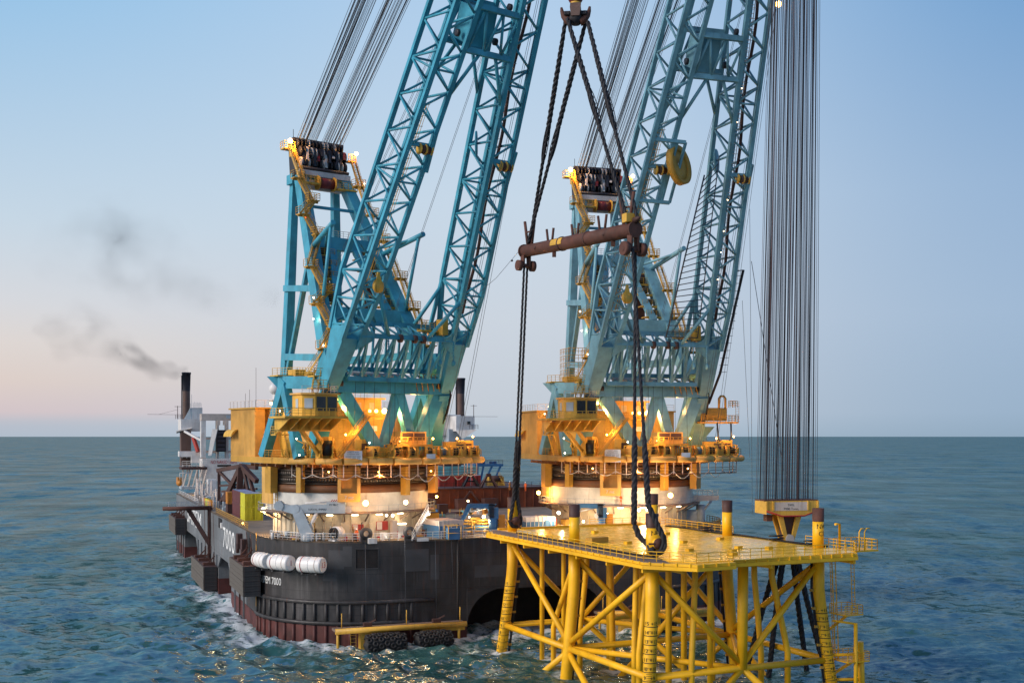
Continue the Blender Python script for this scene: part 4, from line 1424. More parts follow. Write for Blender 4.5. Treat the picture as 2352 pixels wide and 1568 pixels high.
    b.box((-12.6, -2.2, 40.3), (2.6, 3.0, .2))
    b.box((-10.0, -2.2, 40.7), (1.8, 2.6, 1.3)).cyl((-10, -5.4, 40.4), (-8.8, -5.4, 40.4), .55, 14)
    b.build('heel_platform', 'crane_yellow', c)
    MB().stair((-12.4, -13.2, 37.3), (-10.6, -10.6, 40.0), 1.0, (1, 0, 0)).build('stair_flight', 'crane_yellow', c)
    b = MB().box((-12.2, -13.8, 38.0), (2.6, 1.8, .18)).rail([(-13.5, -14.7, 38.1), (-10.9, -14.7, 38.1)], 1.1, .8, .05)
    for k in range(4):
        b.path([(-13.4 + k * .9, -14.6, 38), (-12.8 + k * .5, -13.8, 36.6)], .08, 4)
    b.build('landing', 'crane_yellow', c)
    MB().plate([(-12.6, -2.6, 40.2), (-14.6, -1.2, 40.2), (-12.6, -2.6, 37.6)], .3).build('bracket', 'crane_blue', c)
    # small control cabin in front of the drum house
    kb = MB().box((2.6, -15.2, 30.7), (4.6, 2.4, 1.9)).build('control_cabin', 'house_ochre', c)
    MB().box((1.6, -16.42, 30.9), (1.9, .06, 1.1)).build('window', 'brown_steel', kb)
    MB().box((3.7, -16.42, 30.9), (1.9, .06, 1.1)).build('window', 'brown_steel', kb)
    b = MB().box((2.4, -15.6, 29.6), (6.2, 3.4, .3)).box((2.4, -15.6, 28.7), (2.2, 1.8, 1.6)).rail([(-.6, -17.2, 29.8), (5.4, -17.2, 29.8)], 1.0, .9, .045)
    b.build('cabin_platform', 'stair_yellow', kb)
    MB().stair((-2.3, -16.8, 27.9), (-.5, -16.6, 29.8), .9, (0, 1, 0)).build('stair_flight', 'stair_yellow', kb)
    MB().box((1.0, -6.98, 32.2), (1.1, .08, .8)).build('notice', 'panel_white', dh)
    # machinery huts and winches along the front edge
    for x, y, z, sx, sy, sz, rz in ((-9.4, -10.2, 29.3, 2.6, 2.0, 3.2, .9), (-5.6, -13.2, 29.1, 3.4, 2.2, 2.8, .45), (-11.8, -5.4, 29.2, 2.0, 1.9, 3.0, 1.0), (11.4, -14.3, 28.9, 3.2, 2.4, 2.4, -.3),
                                    (14.6, -12.3, 29.0, 2.6, 3.0, 2.6, -.45), (-1.6, -15.0, 28.5, 3.8, 1.2, 1.6, .1)):
        hut = MB().box((x, y, z), (sx, sy, sz), rz).build('machinery_hut', 'crane_yellow', c)
        n_ = V(math.sin(rz), -math.cos(rz), 0)
        t_ = V(math.cos(rz), math.sin(rz), 0)
        if sz > 2:
            MB().box(V(x, y, z + .3) + n_ * (sy / 2 + .02) + t_ * sx * .18, (sx * .38, .08, 1.0), rz).build('louvre', 'brown_steel', hut)
    def winch(p, rz, big=1.0, drum='rubber'):
        k = big
        w = MB()
        co, si = math.cos(rz), math.sin(rz)
        def L(x, y, z):
            return (p[0] + x * co - y * si, p[1] + x * si + y * co, p[2] + z)
        for x in (-.75 * k, .75 * k):
            w.beam(L(x, -.8 * k, 0), L(x, -.8 * k, 1.7 * k), .16)
            w.beam(L(x, .7 * k, 0), L(x, .7 * k, 1.7 * k), .16)
            w.beam(L(x, -.8 * k, 1.7 * k), L(x, .7 * k, 1.7 * k), .16)
        w.beam(L(-.75 * k, -.8 * k, 1.7 * k), L(.75 * k, -.8 * k, 1.7 * k), .16)
        w.box(L(0, 0, .12), (2.0 * k, 1.9 * k, .24), rz)
        w.box(L(.95 * k, 0, .8 * k), (.35, 1.2 * k, 1.0 * k), rz)
        wi = w.build('winch', 'crane_yellow', c)
        MB().cyl(L(-.42 * k, 0, .85 * k), L(.42 * k, 0, .85 * k), .62 * k, 16).build('winch_drum', drum, wi)
        for x in (-.5 * k, .5 * k):
            MB().lathe([(.1, -.05), (.8 * k, -.05), (.8 * k, .05), (.1, .05)], L(x, 0, .85 * k), (co, si, 0), 18).build('drum_flange', 'house_ochre', wi)
    for x, y, rz in ((-4.0, -15.4, .42), (-.9, -16.7, .2), (1.7, -17.0, .05), (4.9, -17.0, -.1), (7.6, -16.7, -.12), (10.2, -16.3, -.25), (12.8, -15.2, -.4), (15.2, -14.0, -.45)):
        winch(V(x, y, 27.7), rz, 1.0, 'deck_blue' if abs(x - 7.6) < .1 else 'rubber')
    # the big rope reel with spoked flange
    b = MB()
    cxr = V(-9.6, -11.9, 29.2)
    ax = V(.83, -.55, 0); ax /= np.linalg.norm(ax)
    dr = MB().cyl(cxr - ax * .7, cxr + ax * .8, 1.15, 22).build('rope_reel', 'cable_black', c)
    for k in (-.75, .85):
        b = MB().lathe([(1.15, -.06), (1.5, -.06), (1.5, .06), (1.15, .06), (1.15, -.06)], cxr + ax * k, ax, 26, caps=False)
        b.lathe([(.01, -.1), (.3, -.1), (.3, .1), (.01, .1)], cxr + ax * k, ax, 12)
        for i in range(6):
            t = math.pi * i / 3
            u = V(0, 0, 1) * math.sin(t) + np.cross(ax, V(0, 0, 1)) * math.cos(t)
            b.beam(cxr + ax * k, cxr + ax * k + u * 1.3, .16, .1, ax)
        b.build('reel_flange', 'crane_yellow', dr)
    b = MB()
    for k in (-1, 1):
        b.beam(cxr + ax * k * .95, cxr + ax * k * .95 + V(.8, .8, -1.5), .2)
        b.beam(cxr + ax * k * .95, cxr + ax * k * .95 + V(-.8, -.8, -1.5), .2)
    b.build('reel_stand', 'crane_yellow', dr)
    b = MB()
    gg = random.Random(11)
    for i in range(24):                                  # pipework and small kit
        x = -12.5 + gg.random() * 6
        y = -7 - (x + 12.5) * 1.0 - gg.random() * 1.5
        b.path([(x, y, 27.7), (x, y, 28.6 + gg.random() * 1.8), (x + gg.uniform(-1, 1), y + gg.uniform(-.6, .6), 28.6 + gg.random() * 1.8)], .09, 5)
    b.build('pipework', 'crane_yellow', c, kind='stuff')
    b = MB()
    for i in range(64):                                  # valves, posts and pipe runs behind the winches
        x = gg.uniform(-6, 16.5)
        y = -12.2 - gg.random() * 2.6 + max(0, x - 10) * .35
        h = gg.uniform(.5, 2.0)
        b.path([(x, y, 27.7), (x, y, 27.7 + h)], gg.choice((.05, .08, .12)), 5)
        if i % 3 == 0:
            b.path([(x, y, 27.7 + h), (x + gg.uniform(-2, 2), y, 27.7 + h)], .06, 5)
        if i % 4 == 1:
            s4 = gg.uniform(.25, .7)
            b.box((x, y, 27.7 + s4 / 2), (s4, s4, s4))
    b.build('pipework', 'stair_yellow', c, kind='stuff')
    b = MB()
    for i in range(20):
        y = 7.3 + i * .5
        b.box((-13.03, y, 31.5), (.06, .07, 7.5))
    for i in range(9):
        b.box((-10.14, 6.7 + i * .32, 31.5), (.06, .05, 7.5))
    b.build('wall_rib', 'house_ochre', mh, kind='stuff')
    for z, x0, x1 in ((33.6, -9.6, -2), (30.4, -9.8, -5.4)):
        MB().rail([(x0, -7.2 if z > 32 else -8.6, z), (x1, -7.8 if z > 32 else -9.4, z)], 1.0, 1.2, .04).build('handrail', 'stair_yellow', dh)
    # load chart board on the front edge
    bd = MB().beam((-8.05, -14.15, 27.75), (-5.9, -15.75, 27.75), .12, 2.1).build('load_chart_board', 'panel_white', c)
    ex = V(2.15, -1.6, 0); ex /= np.linalg.norm(ex)
    nn = np.cross(ex, V(0, 0, 1))
    o_ = V(-6.97, -14.95, 27.75) + nn * .068
    b = MB()
    text_on(b, 'SAFETY AND', .26, o_ + V(0, 0, .82), ex, (0, 0, 1), 1.15, .004)
    text_on(b, 'ELEVATING RISK', .24, o_ + V(0, 0, .52), ex, (0, 0, 1), 1.05, .004)
    for i in range(7):
        zz = .22 - i * .16
        for x0_, x1_ in ((-1.15, -.2), (-.12, .5), (.58, 1.15)):
            b.beam(o_ + ex * x0_ + V(0, 0, zz), o_ + ex * (x1_ - .05 * (i % 3)) + V(0, 0, zz), .008, .05)
    b.build('lettering', 'mark_black', bd)
    MB().box((4.6, -18.25, 27.9), (1.5, .08, .75), -.05).build('notice', 'panel_white', c)
    # bracket lettering
    t = R(243)
    b = MB()
    text_on(b, '7 mt', .75, V(14.93 * math.cos(t), 14.93 * math.sin(t), 21.75), (-math.sin(t), math.cos(t), 0), (0, 0, 1), 1, .01)
    b.build('lettering', 'tub_white', c)
    # ---- lamps
    fr = lambda x: (x, 2.6 - math.sqrt(max(0, 9.5 ** 2 - x * x)) - .7, 34.6)
    lamp('floodlight', c, V(1.5, -9.4, 34.9), .42, 'lamp_sodium', 3400, SOD, size=.5, off=(0, -3.6, -.8))
    lamp('floodlight', c, V(.0, -9.5, 34.9), .26, 'lamp_sodium', 1500, SOD, off=(0, -2.2, -2.8))
    lamp('floodlight', c, V(-1.1, -9.4, 34.9), .22, 'lamp_sodium', 0, SOD)
    lamp('floodlight', c, V(3.0, -9.1, 34.8), .18, 'lamp_sodium', 0, SOD)
    lamp('floodlight', c, V(-9.4, -14.2, 36.4), .26, 'lamp_sodium', 2600, SOD, off=(1.8, 1.5, -1.5))
    lamp('floodlight', c, V(-12.0, 3.0, 36.2), .22, 'lamp_sodium', 1800, SOD, off=(-.8, -.8, -.6))
    lamp('floodlight', c, V(6.0, -8.5, 38.5), .22, 'lamp_sodium', 2500, SOD, off=(.5, -1.5, -2.5))
    lamp('floodlight', c, V(2.4, -12.2, 37.0), .18, 'lamp_sodium', 1200, SOD, off=(0, .8, -.4))
    lamp('floodlight', c, V(-10.8, -6.0, 36.6), .2, 'lamp_sodium', 2600, SOD, off=(-2.0, .6, -1.8))
    lamp('floodlight', c, V(-5.9, 9.0, 80.0), .42, 'lamp_sodium', 2600, SOD, off=(.3, -.9, -.2))
    lamp('floodlight', c, V(6.4, 8.9, 79.6), .34, 'lamp_sodium', 1400, SOD, off=(-.4, -.6, -.3))
    for p in ((-13.6, -9.6, 30.6), (-12.6, -8.2, 29.0), (-4.6, -15.6, 30.0), (-10.6, -9.2, 51.9), (-9.2, -6.2, 49.0), (-9.9, -11, 44.6), (8.7, -4, 52.6), (9.6, -9.2, 46.8),
              (-14.2, -11.8, 28.2), (-18.6, -14.6, 34.6), (6.6, 6.4, 74.0)):
        lamp('deck_lamp', c, V(*p), .13, 'lamp_white', 150, WARM, off=(0, -.5, 0))
    for p in ((.4, -16.2, 30.2), (6.6, -15.6, 30.6), (12.4, -13.6, 30.6), (-7.4, -13.4, 31.2), (16.4, -12.2, 30.9)):  # lamps added to spill orange light over the winches and machinery deck
        lamp('floodlight', c, V(*p), .15, 'lamp_sodium', 1500, SOD, off=(.2, -1.8, .6))
    for p in ((-3, -15.6, 25.6), (6, -16, 25.6), (-9, -11, 25.6)):
        lamp('deck_lamp', c, V(*p), .12, 'lamp_sodium', 700, SOD, off=(0, -.6, -.6))
    lamp('warning_lamp', c, V(-6.0, 3.0, 66.5), .13, 'lamp_red', 0, SOD)
    return c

crane = make_crane()
crane2 = copy_tree(crane, None, {'crane_blue': 'crane_blue_pale'})
C2 = V(19.0, 205.7)
crane2.location = (C2[0], C2[1], 0)
crane2.rotation_euler = (0, 0, R(16.4))
crane2['label'] = 'farther of the two big cranes, with a yellow rope wheel on its paler boom'

# what only the farther crane has
# the yellow rope wheel and its frame on the port leg of the boom
bm2 = [k for k in crane2.children if k.name.split('.')[0] == 'boom'][0]
tilt = R(-2.4)                                # the farther boom stands a little steeper
bm2.rotation_euler = (tilt, 0, 0)
bm2.location = V(0, PV[1] - (PV[1] * math.cos(tilt) - PV[2] * math.sin(tilt)), PV[2] - (PV[1] * math.sin(tilt) + PV[2] * math.cos(tilt)))
p = bp(38.5, -legc(38.5) + 3.4, DF - .4)
axw = V(.60, -.79, .12)
b = MB().lathe([(2.3, -.3), (2.95, -.55), (2.95, .55), (2.3, .3), (2.3, -.3)], p, axw, 36, caps=False)
b.lathe([(.4, -.08), (2.55, -.12), (2.55, .12), (.4, .08), (.4, -.08)], p, axw, 36, caps=False)
b.build('rope_wheel', 'stair_yellow', bm2)
b = MB()
for s0, d in ((32.8, -2.4), (42.0, -2.2)):
    b.beam(bp(s0, -legc(s0) - 1.5, DF), bp(s0, -legc(s0) + 3.4, DF - .6), .45, .5)
b.beam(bp(32.8, -legc(33) + 2.2, DF - .3), bp(42, -legc(42) + 2.2, DF - .3), .35, .35)
b.beam(bp(32.8, -legc(33) + 3.4, DF - .6), bp(42, -legc(42) + 3.4, DF - .6), .35, .35)
b.build('wheel_frame', 'crane_blue_pale', bm2)
# long rung frame that leans beside the starboard leg
p0, p1 = bp(10.5, legc(10) - 3.0, -1.2), bp(40, legc(40) - 2.9, -1.0)
q0_, q1_ = bp(10.5, legc(10) - 8.6, -1.2), bp(37, legc(37) - 5.0, -1.0)
b = MB()
b.path([p0, p1], .09, 5).path([q0_, q1_], .12, 6)
for i in range(27):
    a_, e_ = p0 + (p1 - p0) * i / 27, q0_ + (q1_ - q0_) * i / 27
    b.path([a_, e_ + (e_ - a_) * .04], .08, 5)
b.build('rung_frame', 'wire_dark', bm2)
# guard frame and dark hoist pipe outside the starboard leg
b = MB().path([bp(22, legc(22) + 2.0, -1.2), bp(22.3, legc(22) + 3.6, -1.2), bp(4, 12.0, -.6), bp(-2.0, 11.6, .3)], .22, 8)
b.build('guard_pipe', 'rope_black', bm2)
b = MB()
for i in range(14):
    s0 = 4 + i * 1.3
    b.path([bp(s0, legc(s0) + 2.1, -.2), bp(s0 + .4, legc(s0) + 3.2 + .05 * i, -.9)], .05, 4)
b.build('guard_rung', 'rope_black', bm2, kind='stuff')
# gangway box beyond the starboard heel
b = MB().box((12.3, -11.5, 34.7), (4.8, 3.0, 2.2)).box((13.0, -11.8, 33.3), (7.2, 3.6, .3))
b.rail([(9.6, -13.6, 33.4), (16.5, -13.6, 33.4), (16.5, -10.2, 33.4)], 1.1, 1.1, .06)
gx = b.build('gangway_box', 'stair_yellow', crane2)
b = MB().rail([(14.9, -13.2, 35.9), (16.6, -13.2, 35.9), (16.6, -10.4, 35.9)], 1.1, .8, .05).ladder((16.4, -13.5, 33.4), (16.4, -13.5, 37), .6)
b.path([(13.2, -13.0, 35.8), (13.2, -13.0, 37.4), (13.5, -13, 37.8), (14.1, -13, 37.8), (14.4, -13, 37.4), (14.4, -13, 35.8)], .2, 8)
b.build('gangway_rail', 'stair_yellow', gx)
MB().path([(12.6, -13.5, 33.2), (12.8, -13.6, 30.6), (13.6, -13.7, 29.3), (14.8, -13.7, 29.6), (15.2, -13.6, 31), (15.2, -13.5, 33.2)], .14, 8).build('hose_loop', 'cable_black', gx)
MB().plate([(10.4, -9, 32.6), (13.6, -10.5, 32.6), (10.4, -9, 28.2)], .5).build('gangway_bracket', 'crane_blue_pale', gx)
b = MB().box((-11.0, -6.5, 41.6), (2.6, 4.6, 3.2))
b = MB()
for z in (40, 41.2, 42.4, 43.6, 44.8):
    b.rail([(-9.4, -9.2, z), (-12.4, -9.2, z), (-12.4, -4.2, z)], 1.0, .8, .05, 1)
b.build('stair_tower', 'stair_yellow', crane2)
def local(root, p):
    """a world point in the frame of a root that is only turned about z"""
    l, rz = root.location, root.rotation_euler[2]
    x, y = p[0] - l[0], p[1] - l[1]
    c, s = math.cos(rz), math.sin(rz)
    return V(x * c + y * s, -x * s + y * c, p[2] - l[2])

# ------------------------------------------------------------------ work lamps of the vessel
for (u, v, Y, r, mat, w, col) in (
        (840, 1155, 173.2, .45, 'lamp_sodium', 1700, SOD), (932, 1153, 176.0, .34, 'lamp_warm', 600, WARM), (605, 1171, 184, .44, 'lamp_warm', 2200, WARM),
        (888, 1183, 174, .2, 'lamp_white', 700, WHT), (902, 1183, 174, .22, 'lamp_white', 900, WHT), (1003, 1140, 186, .22, 'lamp_sodium', 900, SOD),
        (1111, 1186, 186, .27, 'lamp_white', 2600, WARM), (985, 1180, 178, .19, 'lamp_white', 700, WHT), (1283, 1177, 190, .3, 'lamp_white', 5000, WARM),
        (1237, 1131, 202, .36, 'lamp_sodium', 3500, SOD), (1540, 1137, 190.5, .42, 'lamp_sodium', 2600, SOD), (1467, 1171, 189, .24, 'lamp_white', 5000, WARM),
        (1487, 1170, 189, .26, 'lamp_white', 5000, WARM), (1078, 1187, 200, .14, 'lamp_white', 500, WHT), (1395, 1180, 192, .2, 'lamp_white', 1500, WARM), (558, 1201, 207, .2, 'lamp_sodium', 900, SOD), (545, 993, 203, .26, 'lamp_sodium', 600, SOD),
        (550, 1026, 200, .2, 'lamp_white', 300, WHT), (480, 1127, 300, .24, 'lamp_white', 700, WHT), (452, 1120, 310, .24, 'lamp_warm', 900, WARM), (432, 1150, 300, .2, 'lamp_warm', 700, WARM),
        (1340, 1197, 186, .2, 'lamp_warm', 1800, WARM), (1180, 1160, 215, .2, 'lamp_warm', 2500, SOD), (1075, 1150, 240, .22, 'lamp_warm', 2500, SOD)):
    lamp('work_lamp', vessel, local(vessel, at(u, v, Y)), r, mat, w, col, off=(-.2, -2.0, -.2))

# ------------------------------------------------------------------ things on the vessel's deck
def ship_thing(name, label, cat, a, f, z=DECK, group=None, rz=0.0):
    p = S(a, f, z)
    return thing(name, label, cat, (p[0], p[1], p[2]), TH + rz, group)

def container(label, a, f, z, L, W, Hh, mat, roof='roof_bluegrey', group='cargo containers on the deck', rz=0.0, name='cargo_container'):
    t = ship_thing(name, label, 'container', a, f, z, group, rz)
    b = MB()
    n = max(4, int(L / .6))
    for s in (-1, 1):                                    # corrugated long sides
        pts = []
        for i in range(n * 2 + 1):
            pts.append((s * (W / 2 - (.06 if (i // 1) % 2 else .0)), -L / 2 + L * i / (n * 2)))
        vs = [(x, y, .12) for x, y in pts] + [(x, y, Hh - .1) for x, y in pts]
        k = len(pts)
        b.add(vs, [(i, i + 1, k + i + 1, k + i) for i in range(k - 1)])
    b.box((0, L / 2 - .05, Hh / 2), (W - .1, .08, Hh - .2))
    b.build('side_wall', mat, t)
    b = MB()
    for s in (-1, 1):
        for y in (-1, 1):
            b.box((s * (W / 2 - .06), y * (L / 2 - .06), Hh / 2), (.16, .16, Hh))
        for z_ in (.07, Hh - .07):
            b.box((s * (W / 2 - .055), 0, z_), (.14, L - .3, .14))
    for y in (-1, 1):
        for z_ in (.07, Hh - .07):
            b.box((0, y * (L / 2 - .055), z_), (W - .3, .14, .14))
    b.build('corner_frame', mat, t)
    MB().box((0, 0, Hh - .04), (W - .2, L - .2, .06)).build('container_roof', roof, t)
    for s in (-1, 1):
        b = MB().box((s * W / 4, -L / 2 + .03, Hh / 2), (W / 2 - .14, .07, Hh - .3))
        b.path([(s * W / 8, -L / 2 - .03, .2), (s * W / 8, -L / 2 - .03, Hh - .2)], .035, 5)
        b.path([(s * W * .38, -L / 2 - .03, .2), (s * W * .38, -L / 2 - .03, Hh - .2)], .035, 5)
        b.build('container_door', mat, t)
    return t
container('lime yellow container, lower of the pair stacked beside the white crane tub', -10.2, 35.4, DECK, 6.0, 3.3, 2.5, 'container_lime')
container('lime yellow container with a bluish roof, upper of the pair beside the white tub', -10.2, 35.4, DECK + 2.52, 6.0, 3.3, 2.5, 'container_lime')
container('long maroon container under another one, behind the lime yellow pair', -10.4, 44.8, DECK, 12.2, 2.7, 2.5, 'container_maroon')
container('long maroon container with a bluish roof, on top of its lower twin', -10.4, 44.8, DECK + 2.52, 12.2, 2.7, 2.5, 'container_maroon')
container('small orange container behind the maroon stack on the port side', -11.2, 54.4, DECK + 2.0, 3.0, 2.4, 2.4, 'container_orange', 'container_orange')
p = ship_thing('container_stand', 'low brown steel stand beneath the small orange container', 'stand', -11.2, 54.4)
MB().box((0, 0, .98), (2.4, 3.0, 1.96)).build('stand_body', 'brown_steel', p)

# knuckle-boom crane in pale grey on the near bow
kc = ship_thing('knuckle_boom_crane', 'pale grey knuckle boom crane folded level above the near bow rail', 'deck crane', -8.8, -11.4, DECK, None, -TH)
b = MB().loft([[(-.6, -.8, 0), (1.5, -.8, 0), (1.5, .8, 0), (-.6, .8, 0)], [(-2.2, -.65, 4.3), (-.5, -.65, 4.3), (-.5, .65, 4.3), (-2.2, .65, 4.3)],
               [(-2.5, -.55, 5.3), (-1.1, -.55, 5.3), (-1.1, .55, 5.3), (-2.5, .55, 5.3)]])
b.build('column', 'grey_paint', kc)
MB().cyl((.4, 0, -.1), (.4, 0, .9), 1.25, 20).build('slew_base', 'grey_paint', kc)
bmk = MB().loft([[(-4.4, -.5, 4.7), (-4.4, .5, 4.7), (-4.4, .5, 5.7), (-4.4, -.5, 5.7)], [(-2.2, -.55, 4.0), (-2.2, .55, 4.0), (-2.2, .55, 5.2), (-2.2, -.55, 5.2)],
                 [(-.5, -.55, 4.1), (-.5, .55, 4.1), (-.5, .55, 5.4), (-.5, -.55, 5.4)],
                 [(5.6, -.5, 4.25), (5.6, .5, 4.25), (5.6, .5, 5.35), (5.6, -.5, 5.35)]]).build('jib', 'grey_paint', kc)
b = MB().cyl((-4.2, -.65, 5.2), (-4.2, .65, 5.2), .72, 18)
b.build('jib_knuckle', 'grey_paint', kc)
MB().cyl((-1.7, -.7, 4.75), (-1.7, .7, 4.75), .62, 18).build('jib_pivot', 'grey_paint', kc)
jt = MB().box((4.4, 0, 4.95), (2.8, 1.2, 1.75)).build('jib_head', 'grey_paint', kc)
MB().path([(-.3, 0, 5.6), (3.2, 0, 5.75)], .12, 8).build('jib_ram', 'superstructure_white', kc)
b = MB().cyl((6.1, -.25, 4.5), (6.1, .25, 4.5), .62, 18)
b.build('tip_sheave', 'sheave_white', kc)
b = MB()
for i in range(6):
    b.plate([(3.6 + i * .32, -.62, 5.85), (3.75 + i * .32, -.62, 5.85), (4.0 + i * .32, -.62, 6.15), (3.85 + i * .32, -.62, 6.15)], .05)
b.build('warning_stripe', 'mark_red', kc)
MB().path([(1.5, -.2, 4.2), (-.0, -.2, .9)], .3, 10).build('lift_ram', 'superstructure_white', kc)
MB().path([(1.5, -.2, 4.3), (.9, -.2, 2.9)], .2, 10).build('ram_rod', 'tub_white', kc)
b = MB()
text_on(b, 'NAVAL IMPIANTI', .42, (1.9, -.535, 4.65), (1, 0, 0), (0, 0, 1), 1.05, .01)
text_on(b, 'P1 SB C', .42, (4.1, -.62, 5.35), (1, 0, 0), (0, 0, 1), 1.0, .01)
b.build('lettering', 'mark_black', jt)
MB().rail([(-1.4, -1.6, 0), (2.4, -1.6, 0), (2.4, 1.6, 0)], 1.1, .8, .05).build('handrail', 'superstructure_white', kc)

def wheel(label, u, v, Y, r, cover, spin):
    p = at(u, v, Y)
    t = thing('fairlead_wheel', label, 'fairlead', (p[0], p[1], DECK), TH + spin, 'wheel fairleads on the near bow')
    b = MB().lathe([(r * .8, -.16), (r, -.2), (r, .2), (r * .8, .16), (r * .8, -.16)], (0, 0, r + .1), (0, 1, 0), 26, caps=False)
    b.cyl((0, -.3, r + .1), (0, .3, r + .1), r * .2, 12)
    for i in range(5):
        a_ = 2 * math.pi * i / 5
        b.beam((0, 0, r + .1), (math.cos(a_) * r * .85, 0, r + .1 + math.sin(a_) * r * .85), .12, .14)
    b.build('sheave', 'rubber', t)
    prof = [(r * 1.12, .25), (r * 1.12, 1.2), (r * .9, 1.35)]
    b = MB().lathe([(r * 1.02, .24), (r * 1.16, .24), (r * 1.16, 1.3), (r * .2, 1.4)], (0, 0, r + .1), (0, 1, 0), 22, R(-20), R(200), caps=False)
    b.build('cover', cover, t)
    MB().box((0, .5, .1), (r * 1.6, 1.8, .2)).build('base', cover, t)
wheel('grey hooded fairlead wheel at the port corner of the bow', 655, 1225, 181, 1.05, 'grey_paint', -.75)
wheel('fairlead wheel with a cream hood just port of the grey crane column', 700, 1226, 174.5, 1.0, 'superstructure_white', -.9)
wheel('fairlead wheel with a white hood just starboard of the grey crane column', 766, 1226, 172.8, .95, 'superstructure_white', -1.1)
b = MB().stair(local(vessel, at(946, 1234, 174.3)) * V(1, 1, 0) + V(0, 0, DECK), local(vessel, at(984, 1172, 177.5)), 1.0, (.3, 1, 0), .32)
b.build('gangway_stair', 'superstructure_white', vessel)

def signboard(label, deg, z, w, h):
    t_ = R(deg)
    p = S(12.05 * math.cos(t_), 12.05 * math.sin(t_), z)
    t = thing('fire_plan_board', label, 'notice board', tuple(p), TH + t_ + R(90), 'red and white boards on the crane pedestal')
    MB().box((0, 0, 0), (w, .1, h)).build('frame', 'mark_red', t)
    MB().box((-w * .24, -.06, 0), (w * .46, .04, h * .88)).build('panel', 'superstructure_cream', t)
    MB().box((w * .24, -.06, 0), (w * .46, .04, h * .88)).build('panel', 'container_red', t)
signboard('smaller red and white board on the cream wall behind the grey crane', 264.5, 17.1, 1.75, .85)
signboard('larger red and white board on the cream wall right behind the towing eye', 283, 17.2, 2.0, 1.35)
for k, (deg, lab, w, h, m_) in enumerate(((274, 'tall beige locker between the two red and white boards', .8, 2.4, 'deck_cream'), (291, 'tall cream locker close beside the larger red and white board', .9, 2.7, 'superstructure_cream'),
                                          (298, 'white lit cabinet with red extinguishers at the pedestal foot', 1.6, 2.0, 'superstructure_white'))):
    t_ = R(deg)
    p = S(12.6 * math.cos(t_), 12.6 * math.sin(t_), DECK)
    t = thing('deck_locker', lab, 'locker', tuple(p), TH + t_ + R(90), 'lockers at the foot of the pedestal')
    MB().box((0, 0, h / 2), (w, .7, h)).build('locker_body', m_, t)
    MB().box((0, -.37, h * .5), (w * .8, .04, h * .86)).build('locker_door', m_, t)
    if k == 2:
        for x in (-1.1, 1.05):
            MB().cyl((x, -.1, 0), (x, -.1, 1.0), .22, 10).build('extinguisher', 'mark_red', t)
        MB().box((0, -.2, 2.1), (1.5, .5, .08)).build('lamp_strip', 'lamp_strip', t)

# kit along the foot of the near pedestal
t = ship_thing('deck_kit', 'litter of small lockers, drums, pipes and hoses along the near pedestal foot', 'deck gear', 0, 0)
g0 = random.Random(31)
for i in range(46):
    ang = R(g0.uniform(205, 318))
    r0 = g0.uniform(12.7, 15.6)
    x, y = r0 * math.cos(ang), r0 * math.sin(ang)
    m_ = g0.choice(('deck_cream', 'stair_yellow', 'mark_red', 'superstructure_white', 'brown_steel', 'deck_blue', 'container_orange', 'grey_paint'))
    k = i % 4
    b = MB()
    if k == 0:
        w_ = g0.uniform(.4, 1.1)
        b.box((x, y, w_ * .5), (w_, w_ * .7, w_), ang)
        b.build('locker', m_, t)
    elif k == 1:
        b.cyl((x, y, 0), (x, y, g0.uniform(.6, 1.2)), g0.uniform(.2, .4), 12)
        b.build('drum', m_, t)
    elif k == 2:
        h_ = g0.uniform(1.0, 3.2)
        b.path([(x, y, 0), (x, y, h_), (x + .6 * math.cos(ang), y + .6 * math.sin(ang), h_)], .07, 6)
        b.build('vent_pipe', m_, t)
    else:
        b.path([(x + .5 * math.cos(q), y + .5 * math.sin(q), .1 + .02 * q) for q in [j * .6 for j in range(22)]], .06, 5)
        b.build('hose_coil', g0.choice(('mark_red', 'cable_black', 'stair_yellow')), t)
# things seen between the cranes
def deck_box(name, label, cat, u, v, Y, w, d, h, mats, rz=0.0, group=None, ribs=True):
    p = at(u, v, Y)
    t = thing(name, label, cat, (p[0], p[1], DECK), TH + rz, group)
    MB().box((0, 0, h * .35), (w, d, h * .7)).build('lower_body', mats[0], t)
    MB().box((0, 0, h * .85), (w, d, h * .3 - .01)).build('upper_body', mats[1], t)
    if ribs:
        b = MB()
        for i in range(int(w / .7) + 1):
            b.box((-w / 2 + .05 + i * (w - .1) / int(w / .7), -d / 2 - .03, h / 2), (.09, .08, h * .98))
        b.build('wall_rib', mats[1], t)
        MB().box((w * .22, -d / 2 - .05, h * .42), (.85, .06, h * .75)).build('door', mats[0], t)
    return t
deck_box('tool_container', 'container with a teal lower half and cream top beside the white stair', 'container', 1018, 1221, 180.5, 4.2, 5.5, 2.7, ('deck_blue', 'superstructure_cream'), .15)
deck_box('workshop_container', 'white container with a blue lower band behind the pear-shaped jacket trunnion', 'container', 1232, 1210, 190, 5.4, 3.0, 2.5, ('deck_blue', 'superstructure_white'), .1)
t = deck_box('generator_set', 'blue machine in a yellow tubular frame near the bow rail', 'machine', 1040, 1232, 176, 1.7, 1.6, 1.7, ('deck_blue', 'deck_blue'), 0, None, False)
b = MB()
for x in (-1, 1):
    for y in (-1, 1):
        b.path([(x, y, 0), (x, y, 2.1)], .07, 5)
for z in (1.0, 2.1):
    b.path([(-1, -1, z), (1, -1, z), (1, 1, z), (-1, 1, z)], .07, 5, closed=True)
b.build('guard_frame', 'crane_yellow', t)
t = ship_thing('cable_basket', 'row of yellow open frames for rigging beside the blue knuckle crane', 'rack', 19.5, -10.8)
b = MB()
